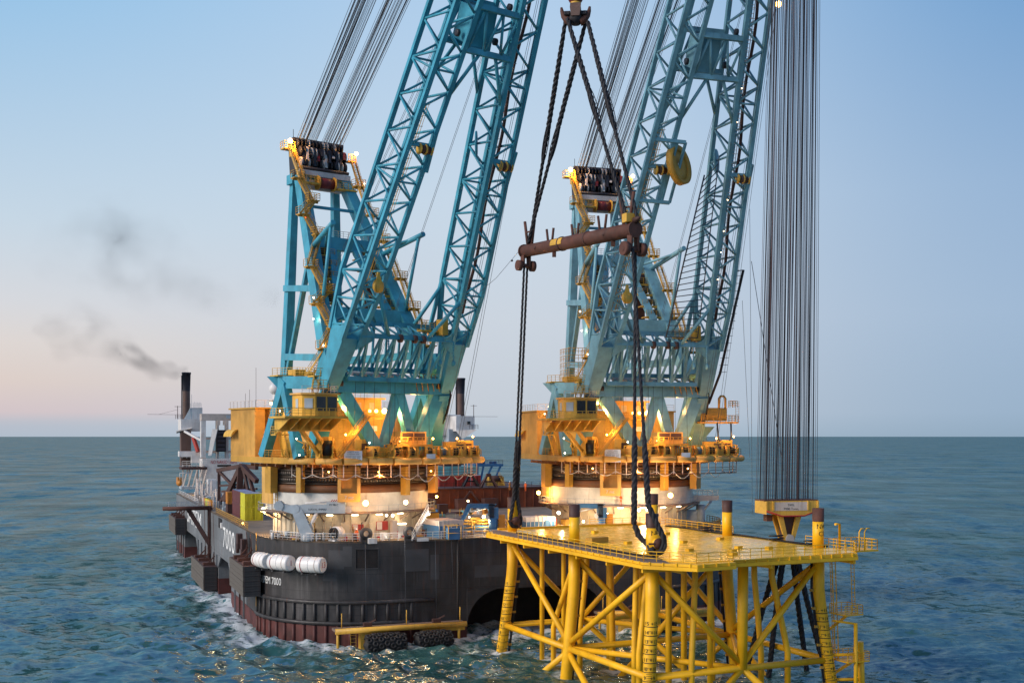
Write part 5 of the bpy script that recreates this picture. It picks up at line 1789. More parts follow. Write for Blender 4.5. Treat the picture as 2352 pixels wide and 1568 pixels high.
for k in range(3):
    x = -4.4 + k * 3
    for (dx, dy) in ((0, 0), (2.6, 0), (2.6, 1.6), (0, 1.6)):
        b.path([(x + dx, dy, 0), (x + dx, dy, 2.2)], .1, 5)
    for z in (.5, 1.1, 1.7, 2.2):
        b.path([(x, 0, z), (x + 2.6, 0, z), (x + 2.6, 1.6, z), (x, 1.6, z)], .07, 5, closed=True)
b.build('frame', 'crane_yellow', t)
MB().box((-1.2, .8, .9), (4.6, 1.0, .9)).build('rigging_bin', 'deck_blue', t)
MB().box((2.0, 1.4, 2.6), (2.4, 1.0, 1.1)).build('control_box', 'crane_yellow', t)

def blue_crane(label, u, v, Y, k, flip=1):
    p = at(u, v, Y)
    t = thing('folding_deck_crane', label, 'deck crane', (p[0], p[1], DECK), .2, 'blue folding cranes on the deck')
    b = MB().cyl((0, 0, 0), (0, 0, 2.6 * k), .75 * k, 16)
    b.box((0, 0, 3.4 * k), (1.5 * k, 1.2 * k, 1.8 * k))
    b.build('column', 'deck_blue', t)
    j = MB().loft([[(-.2, -.35, 4.1 * k), (-.2, .35, 4.1 * k), (.5, .35, 4.9 * k), (.5, -.35, 4.9 * k)], [(-3.8 * k, -.3, 4.3 * k), (-3.8 * k, .3, 4.3 * k), (-3.8 * k, .3, 5.0 * k), (-3.8 * k, -.3, 5.0 * k)]]).build('main_jib', 'deck_blue', t)
    MB().loft([[(-3.4 * k, -.28, 5.0 * k), (-4.2 * k, -.28, 5.0 * k), (-4.2 * k, .28, 4.6 * k), (-3.3 * k, .28, 4.6 * k)][::-1], [(-5.5 * k, -.2, .9), (-6.0 * k, -.2, .9), (-6.0 * k, .2, .9), (-5.5 * k, .2, .9)][::-1]]).build('folding_jib', 'deck_blue', t)
    MB().path([(-1.2 * k, 0, 4.2 * k), (-4.3 * k, 0, 3.6 * k)], .12, 8).build('jib_ram', 'superstructure_white', t)
    b = MB()
    for i in range(5):
        b.path([(-.6 + i * .2, -.5, 4.6 * k), (-.8 + i * .2, -.7, 5.0 * k), (-.9 + i * .2, -.7, 3.2 * k), (-.4 + i * .1, -.5, 2.5 * k)], .06, 5)
    b.build('hose_bundle', 'cable_black', t)
    b = MB().box((1.3 * k, -.2, 2.0 * k), (1.0 * k, 1.0 * k, 2.4 * k))
    b.build('crane_cabin', 'container_orange', t)
    MB().cyl((-.9 * k, -.5, 2.9 * k), (-.9 * k, -.2, 2.9 * k), .5 * k, 14).build('hose_drum', 'superstructure_white', t)
blue_crane('blue folding crane whose jib hangs down before the rust red deckhouse', 1133, 1212, 184, 1.0)
blue_crane('blue folding crane standing between the far tub and the brown-topped pile', 1382, 1203, 188, .95)
t = ship_thing('service_crane', 'small white crane with a level jib at the starboard corner of the far bow', 'deck crane', 62.0, -6.5, DECK, None, -TH)
MB().cyl((0, 0, 0), (0, 0, 3.6), .8, 14).build('column', 'grey_paint', t)
MB().loft([[(-3.5, -.4, 4.0), (-3.5, .4, 4.0), (-3.5, .4, 5.3), (-3.5, -.4, 5.3)], [(3.2, -.3, 4.4), (3.2, .3, 4.4), (3.2, .3, 5.2), (3.2, -.3, 5.2)]]).build('jib', 'superstructure_white', t)
MB().path([(0, -.3, 2.0), (1.9, -.3, 4.3)], .22, 8).build('lift_ram', 'grey_paint', t)
MB().rail([(-3.4, -.4, 5.3), (3.0, -.4, 5.2)], .9, .9, .05).build('handrail', 'superstructure_white', t)
MB().box((-1.8, .4, 1.3), (2.2, 1.8, 2.6)).build('winch_house', 'grey_paint', t)

gq = random.Random(77)
HUE = {'container_orange': 'orange', 'crane_yellow': 'yellow', 'deck_blue': 'blue', 'grey_paint': 'grey', 'mark_red': 'red', 'superstructure_white': 'white', 'brown_steel': 'brown', 'stair_yellow': 'dull yellow', 'teal_steel': 'teal'}
USED = set()
for i in range(70):
    x, y = gq.uniform(17.5, 37), gq.uniform(-9, 46)
    m_ = gq.choice(('container_orange', 'crane_yellow', 'deck_blue', 'grey_paint', 'mark_red', 'superstructure_white', 'brown_steel', 'stair_yellow', 'teal_steel'))
    if i % 2:
        w_, h_ = gq.uniform(1.0, 2.2), gq.uniform(.9, 2.0)
        if (m_, w_ > 1.6) in USED:
            continue
        USED.add((m_, w_ > 1.6))
        t = ship_thing('store_box', HUE[m_] + (' large' if w_ > 1.6 else ' small') + ' steel store box on the open deck between the two tubs', 'box', x, y, DECK, 'store boxes on the open deck', gq.uniform(-.4, .4))
        MB().box((0, 0, h_ / 2), (w_, w_ * .8, h_)).build('box_body', m_, t)
        MB().box((0, 0, h_ + .04), (w_ + .12, w_ * .8 + .12, .1)).build('box_lid', 'brown_steel', t)
    else:
        L_ = gq.uniform(1.6, 4.0)
        if (m_, L_ > 2.8, 'p') in USED:
            continue
        USED.add((m_, L_ > 2.8, 'p'))
        t = ship_thing('pipe_rack', ('long' if L_ > 2.8 else 'short') + ' rack of ' + HUE[m_] + ' pipes on the open deck between the two tubs', 'rack', x, y, DECK, 'pipe racks on the open deck', gq.uniform(-.8, .8))
        for k in range(3):
            MB().cyl((-L_ / 2, k * .42 - .42, .55 + .1 * (k == 1)), (L_ / 2, k * .42 - .42, .55 + .1 * (k == 1)), .2, 10).build('pipe', m_, t)
        b = MB()
        for e in (-.35, .35):
            b.box((L_ * e, 0, .18), (.2, 1.4, .35))
            b.path([(L_ * e, -.72, .1), (L_ * e, -.72, 1.3)], .06, 5).path([(L_ * e, .72, .1), (L_ * e, .72, 1.3)], .06, 5)
        b.build('rack_frame', 'stair_yellow', t)
dk = ship_thing('deckhouse', 'long rust red steel deckhouse between the two cranes', 'deckhouse', 33, 71)
MB().box((0, 0, 2.1), (50, 38, 4.2)).build('house_wall', 'house_red', dk)
b = MB().box((0, 0, 4.35), (50.6, 38.6, .3))
b.build('house_roof', 'brown_steel', dk)
for i in range(26):
    MB().box((-24 + i * 1.95, -19.12, 2.0), (.2, .22, 3.9)).build('wall_stiffener', 'house_red', dk)
b = MB()
for x, s in ((-12, 1), (-5, -1), (3, 1), (9, -1)):
    b.beam((x, -19.6, 0), (x + 3 * s, -19.4, 3.8), .4)
    b.box((x + 1, -20.5, 1.1), (3.2, 2.4, 2.2))
b.build('deck_gear', 'brown_steel', dk, kind='stuff')
MB().rail([(-24, -18.9, 4.5), (24.5, -18.9, 4.5)], 1.1, 2.0, .05).build('handrail', 'brown_steel', dk)
RT = DECK + 4.5
for (u0, u1, v, Y, lab) in ((1004, 1041, 1120, 258, 'red container nearest the yellow ring on the deckhouse roof'), (1046, 1077, 1120, 259, 'red container in the middle of the row on the deckhouse roof'),
                            (1086, 1100, 1120, 261, 'short red container at the end of the row, beside black frames')):
    p = at((u0 + u1) / 2, v, Y)
    l_ = local(vessel, p)
    container(lab, l_[0], l_[1], RT, 2.6, (u1 - u0) * Y / 2650 / 1.02, 2.35, 'container_red', 'superstructure_white', 'red containers on the deckhouse roof')
for (u, v, Y, lab, m_) in ((1081, 1119, 256, 'black steel A-frame next to the red containers', 'cable_black'), (1122, 1119, 254, 'brown steel A-frame before the yellow machine', 'brown_steel')):
    p = at(u, v, Y)
    t = thing('trestle', lab, 'frame', (p[0], p[1], RT), TH, 'trestles on the deckhouse roof')
    b = MB()
    for s in (-1, 1):
        b.beam((s * 1.9, -.6, 0), (s * .25, 0, 2.7), .4)
        b.beam((s * 1.9, .6, 0), (s * .25, 0, 2.7), .4)
    b.beam((-1.2, 0, 1.2), (1.2, 0, 1.2), .3)
    b.box((0, 0, 2.6), (1.0, .6, .7))
    b.build('frame', m_, t)
p = at(1136, 1120, 262)
t = thing('winch_machine', 'yellow winch machine at the starboard end of the deckhouse roof', 'machine', (p[0], p[1], RT), TH)
MB().box((0, 0, 1.0), (3.6, 2.4, 2.0)).build('machine_body', 'crane_yellow', t)
MB().cyl((-1.4, -1.0, 1.6), (1.4, -1.0, 1.6), .7, 14).build('drum', 'brown_steel', t)
MB().stair((1.8, -1.4, 0), (.6, -1.2, 2.0), .8, (0, 1, 0)).build('stair_flight', 'crane_yellow', t)
t = ship_thing('teal_deckhouse', 'pale teal deckhouse far aft behind the red containers', 'deckhouse', 59.5, 128)
MB().box((0, 0, 3.6), (11.5, 12, 7.2)).build('house_wall', 'teal_steel', t)
b = MB()
for i in range(9):
    b.box((-5.4 + i * 1.35, -6.06, 3.6), (.14, .12, 7.0))
b.build('wall_stiffener', 'teal_steel', t)
b = MB().box((-1, -2, 7.6), (5, 5, .8)).cyl((-4, -3, 8.2), (2.5, -3, 8.2), .7, 10)
b.build('roof_gear', 'brown_steel', t)
t = ship_thing('gantry_platform', 'dark blue raised platform on raking legs beside the teal deckhouse', 'platform', 69.6, 128)
b = MB().box((0, 0, 7.4), (8.6, 8, .7))
b.box((-1.6, 0, 8.2), (2.6, 3, 1.0)).box((2.6, 0, 8.0), (1.6, 2, .7))
b.build('platform_deck', 'deck_blue', t)
for x, x2 in ((-3.4, -3.4), (-1.6, -3.0), (1.0, -2.4), (3.6, .4)):
    MB().beam((x, -3.6, 7.1), (x2, -3.4, 0), .5).build('platform_leg', 'deck_blue', t)
MB().rail([(-4.2, -3.9, 7.75), (4.2, -3.9, 7.75)], 1.1, 1.2, .06).build('handrail', 'brown_steel', t)

# ------------------------------------------------------------------ the stern: accommodation, funnels, platforms
ac = ship_thing('accommodation_block', 'white superstructure of frames and decks far aft on the port side', 'superstructure', -13.5, 118, DECK)
def box_at(name, mat, parent, u0, u1, v0, v1, Y, d, extra=None):
    """a block that fills a rectangle seen at depth Y, d metres deep, square to the vessel"""
    p, q = local(parent, at(u0, v1, Y)), local(parent, at(u1, v0, Y))
    w = np.hypot(q[0] - p[0], q[1] - p[1]) * math.cos(0) * .97
    c = (p + q) / 2
    b = MB().box((c[0], c[1] + d / 2, c[2]), (w, d, abs(q[2] - p[2])))
    return b.build(name, mat, parent)
box_at('lower_wall', 'superstructure_white', ac, 465, 556, 1053, 1104, 306, 8)
p = local(ac, at(512, 1066, 305.7)); q = local(ac, at(540, 1066, 305.7))
yl = local(ac, at(510, 1080, 306))[1]
pm = local(ac, at(510.5, 1078.5, 306)); 
cx_, cy_ = (local(ac, at(465, 1104, 306)) + local(ac, at(556, 1053, 306)))[:2] / 2
b = MB()
text_on(b, 'NO NAKED LIGHT', 1.35, (local(ac, at(515, 1061, 306))[0], cy_ - .03, local(ac, at(515, 1061, 306))[2]), (1, 0, 0), (0, 0, 1), .62, .01)
b.build('lettering', 'mark_red', ac)
MB().box((local(ac, at(515, 1069, 306))[0], cy_ - .05, local(ac, at(515, 1069, 306))[2]), (3.6, .1, .5)).build('vent_slot', 'dark_void', ac)
MB().rail([(local(ac, at(466, 1053, 306))[0], cy_, local(ac, at(466, 1053, 306))[2]), (local(ac, at(556, 1053, 306))[0], cy_, local(ac, at(466, 1053, 306))[2])], 1.1, 1.5, .05).build('handrail', 'grey_paint', ac)
box_at('top_beam', 'superstructure_cream', ac, 463, 552, 950, 965, 312, 5)
for u0, u1 in ((463, 473), (498, 503), (519, 525), (541, 550)):
    box_at('gantry_column', 'superstructure_cream', ac, u0, u1, 965, 1053, 311, 3)
for u0, u1, v0, v1 in ((473, 498, 1004, 1009), (525, 541, 1004, 1009), (473, 498, 1034, 1040), (525, 541, 1034, 1040)):
    box_at('gantry_tie', 'superstructure_cream', ac, u0, u1, v0, v1, 311.5, 2)
for u0, u1 in ((484, 492), (528, 538)):
    box_at('beam_recess', 'grey_paint', ac, u0 - 8, u1 + 4, 953, 961, 311.7, .4)
box_at('funnel_casing', 'dark_void', ac, 498, 519, 987, 1037, 309.5, 3)
for z_ in range(5):
    box_at('casing_louvre', 'funnel_black', ac, 500, 517, 990 + z_ * 9.5, 996 + z_ * 9.5, 309.0, .4)
box_at('arch_infill', 'superstructure_cream', ac, 500, 506, 965, 976, 311, 2)
box_at('arch_infill', 'superstructure_cream', ac, 514, 520, 965, 976, 311, 2)
wg = box_at('bridge_wing', 'superstructure_white', ac, 416, 466, 962, 990, 316, 9)
box_at('window', 'window_dark', wg if False else ac, 425, 432, 969, 976, 315.6, .5)
box_at('wing_upper', 'superstructure_white', ac, 437, 465, 936, 962, 317, 7)
p0_ = local(ac, at(423, 962, 316.5)); p1_ = local(ac, at(440, 962, 316.5)); p2_ = local(ac, at(440, 938, 316.5))
MB().loft([[p0_, p1_, p2_, p2_ + V(-.4, 0, 0)], [p0_ + V(0, 6, 0), p1_ + V(0, 6, 0), p2_ + V(0, 6, 0), p2_ + V(-.4, 6, 0)]]).build('sloped_hood', 'grey_paint', ac)
b = MB()
for u_ in (440, 447, 453, 459):
    q_ = local(ac, at(u_, 936, 317)); b.path([q_, q_ + V(0, 0, 1.6 + (u_ % 3))], .06, 4)
b.rail([local(ac, at(438, 936, 317)), local(ac, at(462, 936, 317))], 1.2, .8, .06)
b.build('mast_rail', 'superstructure_white', ac)
b = MB()
q_ = local(ac, at(408, 962, 315))
b.rail([local(ac, at(403, 962, 315)), local(ac, at(420, 962, 315))], 1.2, .8, .06)
b.path([q_, q_ + V(0, 0, 3.6)], .09, 5)
b.path([q_ + V(-.8, 0, 3.4), q_ + V(.9, 0, 3.4)], .07, 4)
b.path([q_ + V(-8.0, -2, 1.2), q_ + V(0, 0, 1.2)], .05, 4).path([q_ + V(-5, -1.2, 1.2), q_ + V(0, 0, 2.6)], .035, 4)
b.build('antenna_boom', 'brown_steel', ac)
MB().plate([local(ac, at(405, 990, 313)), local(ac, at(440, 982, 313)), local(ac, at(440, 985, 319)), local(ac, at(405, 994, 319))], .3).build('wing_platform', 'superstructure_white', ac)
MB().beam(local(ac, at(424, 990, 313)), local(ac, at(465, 1012, 309)), .55).build('wing_strut', 'superstructure_white', ac)
MB().beam(local(ac, at(444, 1004, 312)), local(ac, at(455, 1037, 311)), .8).build('wing_strut', 'container_red', ac)
box_at('side_duct', 'funnel_brown', ac, 416, 439, 990, 1036, 314, 4)
box_at('side_duct', 'funnel_brown', ac, 416, 438, 1048, 1070, 314, 4)
box_at('outer_bracket', 'superstructure_white', ac, 412, 462, 1036, 1048, 311, 4)
box_at('outer_bracket', 'superstructure_white', ac, 440, 462, 1046, 1062, 310.5, 3)
box_at('stair_tower', 'superstructure_white', ac, 462, 473, 966, 1050, 307, 2.6)
MB().plate([local(ac, at(478, 1046, 306.4)), local(ac, at(486, 1046, 306.4)), local(ac, at(500, 985, 306.4)), local(ac, at(488, 985, 306.4))], .5).build('raking_panel', 'superstructure_white', ac)
for u_ in (419, 434, 452, 468):
    box_at('frame_post', 'superstructure_cream', ac, u_, u_ + 2.6, 1068, 1125, 304, .4)
box_at('frame_deck', 'brown_steel', ac, 417, 476, 1072, 1078, 303, 7)
box_at('frame_deck', 'grey_paint', ac, 417, 476, 1117, 1123, 303, 7)
MB().rail([local(ac, at(418, 1072, 302.6)), local(ac, at(474, 1072, 302.6))], 1.5, 1.2, .06).build('handrail', 'superstructure_white', ac)
MB().rail([local(ac, at(418, 1052, 302.6)), local(ac, at(440, 1052, 302.6))], 1.2, 1.2, .06).build('handrail', 'superstructure_white', ac)
b = MB()
for i in range(5):
    b.beam(local(ac, at(420 + i * 11, 1118, 303)), local(ac, at(431 + i * 11, 1078, 303)), .3)
b.build('frame_brace', 'superstructure_cream', ac)
box_at('vent_trunk', 'superstructure_white', ac, 478, 498, 1101, 1158, 290, 3.5)
t = ship_thing('lifeboat', 'small orange lifeboat hung outboard of the white superstructure', 'lifeboat', -15.6, 124, DECK + 2.6)
MB().ball((0, 0, 1.1), .95, 14, 8, (.8, 3.0, 1)).build('lifeboat_hull', 'container_orange', t)
MB().box((0, .3, 1.8), (1.0, 4.2, 1.3)).build('lifeboat_canopy', 'container_orange', t)
MB().path([(0, -2.2, 2), (0, -2.2, 3.6), (2.6, -2.2, 3.6)], .14, 6).build('davit', 'superstructure_white', t)

def funnel(label, u, Y, v0, v1, vb, w):
    p = at(u, vb, Y)
    z1 = at(u, v0, Y)[2]; zm = at(u, v1, Y)[2]
    t = thing('funnel', label, 'funnel', (p[0], p[1], p[2]), TH, 'twin exhaust funnels at the stern')
    r = w * Y / 2650 / 2
    MB().lathe([(r * .93, 0), (r * .93, zm - p[2])], (0, 0, 0), n=24, caps=False).build('lower_stack', 'funnel_brown', t)
    b = MB().lathe([(r * .95, zm - p[2]), (r * 1.08, z1 - p[2] - .5), (r * 1.16, z1 - p[2] - .5), (r * 1.16, z1 - p[2]), (r * .9, z1 - p[2]), (r * .9, z1 - p[2] - 3)], (0, 0, 0), n=24, caps=False)
    b.build('upper_stack', 'funnel_black', t)
    MB().path([(-r * 1.12, 0, 0), (-r * 1.12, 0, z1 - p[2] - .8)], .18, 6).build('side_pipe', 'funnel_black', t)
    return t
funnel('tall funnel with smoke drifting off, brown below and black above, on the port quarter', 428, 318, 855, 898, 962, 18)
funnel('tall funnel, brown below and black above, seen between the two cranes', 1058, 330, 868, 904, 985, 19)
ac2 = ship_thing('bridge_block', 'white bridge block at the foot of the funnel between the two cranes', 'superstructure', 66, 128, DECK)
box_at('upper_house', 'superstructure_white', ac2, 1046, 1092, 955, 990, 322, 8)
box_at('lower_house', 'superstructure_white', ac2, 1010, 1060, 952, 1000, 326, 8)
box_at('lower_house', 'grey_paint', ac2, 1030, 1062, 985, 1030, 324, 8)
MB().plate([local(ac2, at(1046, 988, 321)), local(ac2, at(1096, 986, 321)), local(ac2, at(1062, 1008, 321))], .5).build('wing_bracket', 'superstructure_white', ac2)
box_at('window', 'window_dark', ac2, 1074, 1081, 967, 974, 321.6, .5)
q_ = local(ac2, at(1088, 958, 320))
b = MB().rail([local(ac2, at(1078, 985, 319)), local(ac2, at(1098, 985, 319))], 1.2, .8, .06)
b.path([q_, q_ + V(0, 0, 3.5)], .09, 5).path([q_ + V(-.9, 0, 3.2), q_ + V(.9, 0, 3.2)], .07, 4).path([q_ + V(0, 0, .2), q_ + V(6.5, -1.6, .2)], .05, 4)
b.build('antenna_boom', 'brown_steel', ac2)
t = ship_thing('satellite_dome', 'white satellite dome on a post just behind the nearer crane house', 'satellite dome', 14.0, 112, 31)
p = at(632, 893, 300)
t.location = (p[0], p[1], 30)
MB().ball((0, 0, p[2] - 30), 1.55, 18, 10).build('dome', 'superstructure_white', t)
MB().cyl((0, 0, 0), (0, 0, p[2] - 31.2), .7, 12).build('post', 'superstructure_white', t)
MB().cyl((0, 0, p[2] - 33.2), (0, 0, p[2] - 32.6), 1.5, 14).build('collar', 'superstructure_white', t)
t = ship_thing('whip_antenna', 'thin whip antennas rising behind the ochre machinery house', 'antenna', 8, 80, 30)
p = at(588, 940, 290)
t.location = (p[0], p[1], p[2])
for dx, h in ((0, 10.5), (-1.6, 5), (-2.6, 4)):
    MB().path([(dx, 0, -1), (dx, 0, h)], .05, 4).build('whip', 'brown_steel', t)

# brown lattice gantry on the port side
gt = ship_thing('lattice_gantry', 'dark brown lattice gantry standing behind the maroon containers', 'gantry', -7, 62, DECK)
def gpt(u, v, Y):
    return local(gt, at(u, v, Y))
for q in (((500, 1080, 244), (553, 1070, 240), .8), ((553, 1068, 240), (590, 1074, 236), .8), ((503, 1082, 244), (503, 1150, 244), .6), ((505, 1084, 243), (540, 1120, 240), .5), ((540, 1102, 240), (507, 1150, 243), .5),
          ((553, 1070, 238), (515, 1150, 240), .8), ((556, 1070, 238), (590, 1105, 234), .9), ((553, 1072, 238), (549, 1146, 238), 1.2), ((560, 1080, 237), (575, 1150, 236), .5), ((567, 1085, 237), (556, 1150, 237), .5),
          ((571, 1090, 236), (588, 1150, 234), .6), ((505, 1115, 243), (549, 1112, 239), .4), ((510, 1128, 243), (590, 1122, 236), .4)):
    p0_, p1_ = gpt(*q[0]), gpt(*q[1])
    MB().beam(p0_, p1_, q[2]).build('gantry_member', 'brown_steel', gt)
g = random.Random(5)
b = MB()
for i in range(26):
    x, y = -5 + g.random() * 4, -3 + g.random() * 60
    s_ = .5 + g.random() * 1.4
    b.box((x, y, s_ / 2), (s_, s_ * 1.6, s_))
cg = b.build('deck_gear', 'grey_paint', gt, kind='stuff')
t = ship_thing('deck_machinery', 'clutter of pale pipes, valves and posts along the port deck edge', 'machinery', -12, 90, DECK)
b = MB()
for i in range(46):
    x, y, h = -1.5 + g.random() * 4, -28 + g.random() * 56, 1.2 + g.random() * 4
    b.path([(x, y, 0), (x, y, h)], .12, 5)
    if i % 2:
        b.path([(x, y, h), (x + g.uniform(-1, 1), y + g.uniform(-3, 3), h - .4)], .1, 5)
    if i % 5 == 0:
        b.box((x, y, .8), (1.2, 1.8, 1.6))
b.build('pipework', 'superstructure_cream', t, kind='stuff')
for i, m_ in enumerate(('container_orange', 'crane_yellow', 'container_lime', 'container_orange')):
    MB().cyl((-1.6, -20 + i * 3.6, 0), (-1.6, -20 + i * 3.6, 1.9), .5, 10).build('drum', m_, t)

# cantilevered platform over the side
cp = ship_thing('side_platform', 'dark brown platform that juts out over the port side on a raking strut', 'platform', -14.6, 65, DECK)
MB().box((-4.0, 0, .5), (9.0, 3.6, .5)).build('platform_deck', 'brown_steel', cp)
MB().path([(-9.6, -1.6, .7), (.2, -1.6, .7)], .42, 10).build('edge_tube', 'rust_red', cp)
MB().beam((-4.4, -.6, .4), (.6, -1.4, -8.2), .85).build('raking_strut', 'brown_steel', cp)
MB().box((.55, -1.4, -8.0), (1.2, 2.4, 1.6)).build('strut_shoe', 'brown_steel', cp)
for y in (-1.5, 1.2):
    MB().beam((.0, y, .4), (.0, y, -12), .5).build('side_post', 'brown_steel', cp)
MB().rail([(-8, -1.7, .75), (0, -1.7, .75)], 1.1, 1.3, .045).build('handrail', 'grey_paint', cp)
MB().rail([(-8.3, -1.7, .75), (-8.3, 1.7, .75), (0, 1.7, .75)], 1.1, 1.3, .045).build('handrail', 'grey_paint', cp)

# box fenders hung along the port side
def box_fender(label, a, f0, f1, z0, z1, lines):
    t = ship_thing('box_fender', label, 'fender', a, (f0 + f1) / 2, z0, 'box fenders hung along the port side')
    L, h, d = f1 - f0, z1 - z0, -14.65 - a
    MB().box((d / 2, 0, h / 2), (d, L, h)).build('fender_box', 'brown_steel', t)
    n, m = int(L / 1.25), 6
    k = 0
    pl = MB().box((0, 0, 0), (.14, L / n * .95, h / m * .93)).mesh('plank', 'fender_timber')
    for i in range(n):
        for j in range(m):
            put('plank', pl, t, (-.08 - .02 * ((i * 3 + j) % 3), -L / 2 + L * (i + .5) / n, h * (j + .5) / m))
    pe = MB().box((0, 0, 0), (d * .97, .14, h / m * .93)).mesh('plank', 'hull_black')
    for j in range(m):
        put('plank', pe, t, (d / 2, -L / 2 - .08, h * (j + .5) / m))
    for y in (-L * .36, 0, L * .3):
        b = MB()
        b.beam((d * .3, y, h), (d - .1, y, h + 1.8), .22)
        b.beam((d - .3, y, h + .2), (d - .3, y, h + 2.2), .2)
        b.box((d / 2, y, h + .3), (d * .9, 1.0, .5))
        if lines:
            b.path([(d - .2, y, h + 2.2), (d - .4, y + .3, DECK - z0)], .05, 5)
        b.build('hanger', 'rust_red', t)
box_fender('timber-faced box fender nearest the bow, above the water', -17.2, -4.2, 11.5, 6.2, 10.9, True)
box_fender('timber-faced box fender at the waterline below the raking strut', -17.2, 51, 75, .3, 5.0, True)
box_fender('timber-faced box fender farthest aft, high on the port side', -17.2, 115, 134, 6.2, 10.3, False)
b = MB()
for f in (1.0, 5.5):
    b.beam((-14.8, f, 3), (-14.8, f, 6.2), .3)

# white life raft drums on the bow
def raft(label, u, v, Y, yaw, num):
    p = at(u, v, Y)
    t = thing('raft_canister', label, 'life raft', tuple(p), yaw, 'white life raft drums on the near bow')
    r, L = 1.17, 3.9
    b = MB().lathe([(r * .86, -L / 2 - .12), (r * .97, -L / 2), (r, -L / 2 + .15), (r, L / 2 - .15), (r * .97, L / 2), (r * .86, L / 2 + .12)], (0, 0, 0), (1, 0, 0), 32)
    b.build('canister_shell', 'raft_white', t)
    for x in (-1.25, 1.15):
        MB().lathe([(r + .003, -.05), (r + .035, -.05), (r + .035, .05), (r + .003, .05)], (x, 0, 0), (1, 0, 0), 32, caps=False).build('strap', 'mark_red' if x < 0 else 'superstructure_cream', t)
    MB().lathe([(r + .002, -.03), (r + .05, -.03), (r + .05, .03), (r + .002, .03)], (0, 0, 0), (1, 0, 0), 32, caps=False).build('seam_band', 'raft_white', t)
    b = MB()
    text_on(b, num, 1.15, (L / 2 + .14, 0, 0), (0, 1, 0), (0, 0, 1), 1.0, .01)
    b.build('lettering', 'mark_red', t)
    b = MB()
    for x in (-1.2, 1.2):
        b.box((x, 0, -r - .12), (.3, 1.5, .25)).box((x, 1.0, -r + .2), (.2, 1.4, .22))
    b.path([(-2, .5, -r - .2), (2.2, .5, -r - .2)], .1, 6)
    b.build('cradle', 'hull_black', t)
raft('white life raft drum nearest the corner of the bow, marked 4', 604, 1285.5, 177.6, -.95, '4')
raft('white life raft drum in the middle of the three, marked 1', 646, 1291, 172.6, -.62, '1')
raft('white life raft drum set apart from the other two', 715, 1296, 170.2, -.40, '13')

# ------------------------------------------------------------------ fender pontoons against the bow
def pontoon(label, a, f, rz):
    t = ship_thing('fender_pontoon', label, 'pontoon', a, f, 0, 'yellow fender pontoons at the bow', rz)
    MB().box((0, .6, 2.75), (20, 2.4, .35)).build('pontoon_deck', 'grating', t)
    b = MB().path([(-10, -.7, 2.7), (10, -.7, 2.7)], .42, 10)
    b.build('edge_tube', 'crane_yellow', t)
    for x in (-9.6, 8.9):
        MB().path([(x, -.4, 2.7), (x, -.4, -.6)], .2, 8).build('pontoon_leg', 'crane_yellow', t)
    for x0, x1 in ((-6.2, -3.6), (3.2, 5.6), (-3.4, -2.6)):
        MB().box(((x0 + x1) / 2, .3, 1.1), (x1 - x0, 1.6, 3.0)).build('buoyancy_box', 'crane_yellow', t)
    MB().box((7.2, .2, 2.2), (5.4, 1.0, .9)).build('edge_girder', 'crane_yellow', t)
    MB().ladder((-7.4, -.8, -.5), (-7.4, -.8, 2.6), .8).build('ladder', 'crane_yellow', t)
    for x in (-8.8, 1.0, 9.4):
        MB().path([(x, .6, 2.9), (x, .6, 5.1)], .08, 6).build('stanchion', 'crane_yellow', t)
    MB().path([(-8.8, .6, 4.9), (-4, .6, 4.5), (1, .6, 4.9), (5, .6, 4.6), (9.4, .6, 4.9)], .025, 4).build('guard_chain', 'cable_black', t)
    for x in (-5, 5.6):
        b = MB().box((x, .4, 3.2), (1.2, .8, .7)).beam((x, .4, 3.4), (x + 1.1, -.3, 4.1), .2)
        b.build('mooring_bitt', 'brown_steel', t)
    return t
pontoon('yellow fender pontoon floating against the near rounded bow', 3.6, -19.4, 0.0)
pontoon('yellow fender pontoon seen through the far braces of the yellow jacket', 46.0, -20.0, -R(10))

def tyre_fender(label, a, f, rz, L=6.6, r=1.65):
    p = S(a, f, .75)
    t = thing('rubber_fender', label, 'fender', tuple(p), TH + rz, 'black pneumatic fenders netted with tyres')
    prof = []
    for i in range(17):
        x = -L / 2 + L * i / 16
        e = max(0, abs(x) - (L / 2 - r * .85)) / (r * .85)
        prof.append((max(.02, r * .9 * math.sqrt(max(0, 1 - e * e))), x))
    MB().lathe(prof, (0, 0, 0), (1, 0, 0), 26, caps=False).build('fender_body', 'rubber', t)
    ty = MB().lathe([(.17, -.13), (.40, -.16), (.46, 0), (.40, .16), (.17, .13), (.17, -.13)], (0, 0, 0), (0, 0, 1), 14, caps=False).mesh('tyre', 'rubber')
    for k in range(7):
        x = -L / 2 + .75 + (L - 1.5) * k / 6
        rx = r * .9 * (1 if abs(x) < L / 2 - r * .7 else .88)
        for q in range(7):
            ang = R(-70 + q * 36 + (k % 2) * 14)
            o = put('tyre', ty, t, (x, -math.cos(ang) * (rx + .06), math.sin(ang) * (rx + .06)))
            o.rotation_euler = (R(90) - ang, 0, 0) if True else (0, 0, 0)
    b = MB()
    for q in range(8):
        ang = 2 * math.pi * q / 8
        b.path([(x, math.cos(ang) * (r_ + .07), math.sin(ang) * (r_ + .07)) for r_, x in prof[1:-1]], .05, 4)
    b.build('chain_net', 'cable_black', t)
tyre_fender('black tyre-netted fender under the port half of the near pontoon', 0.6, -21.9, -R(4))
tyre_fender('black tyre-netted fender under the starboard half of the near pontoon', 7.9, -21.8, R(3), 6.2, 1.55)
tyre_fender('black tyre-netted fender half hidden behind the far legs of the jacket', 45.0, -21.6, -R(6))

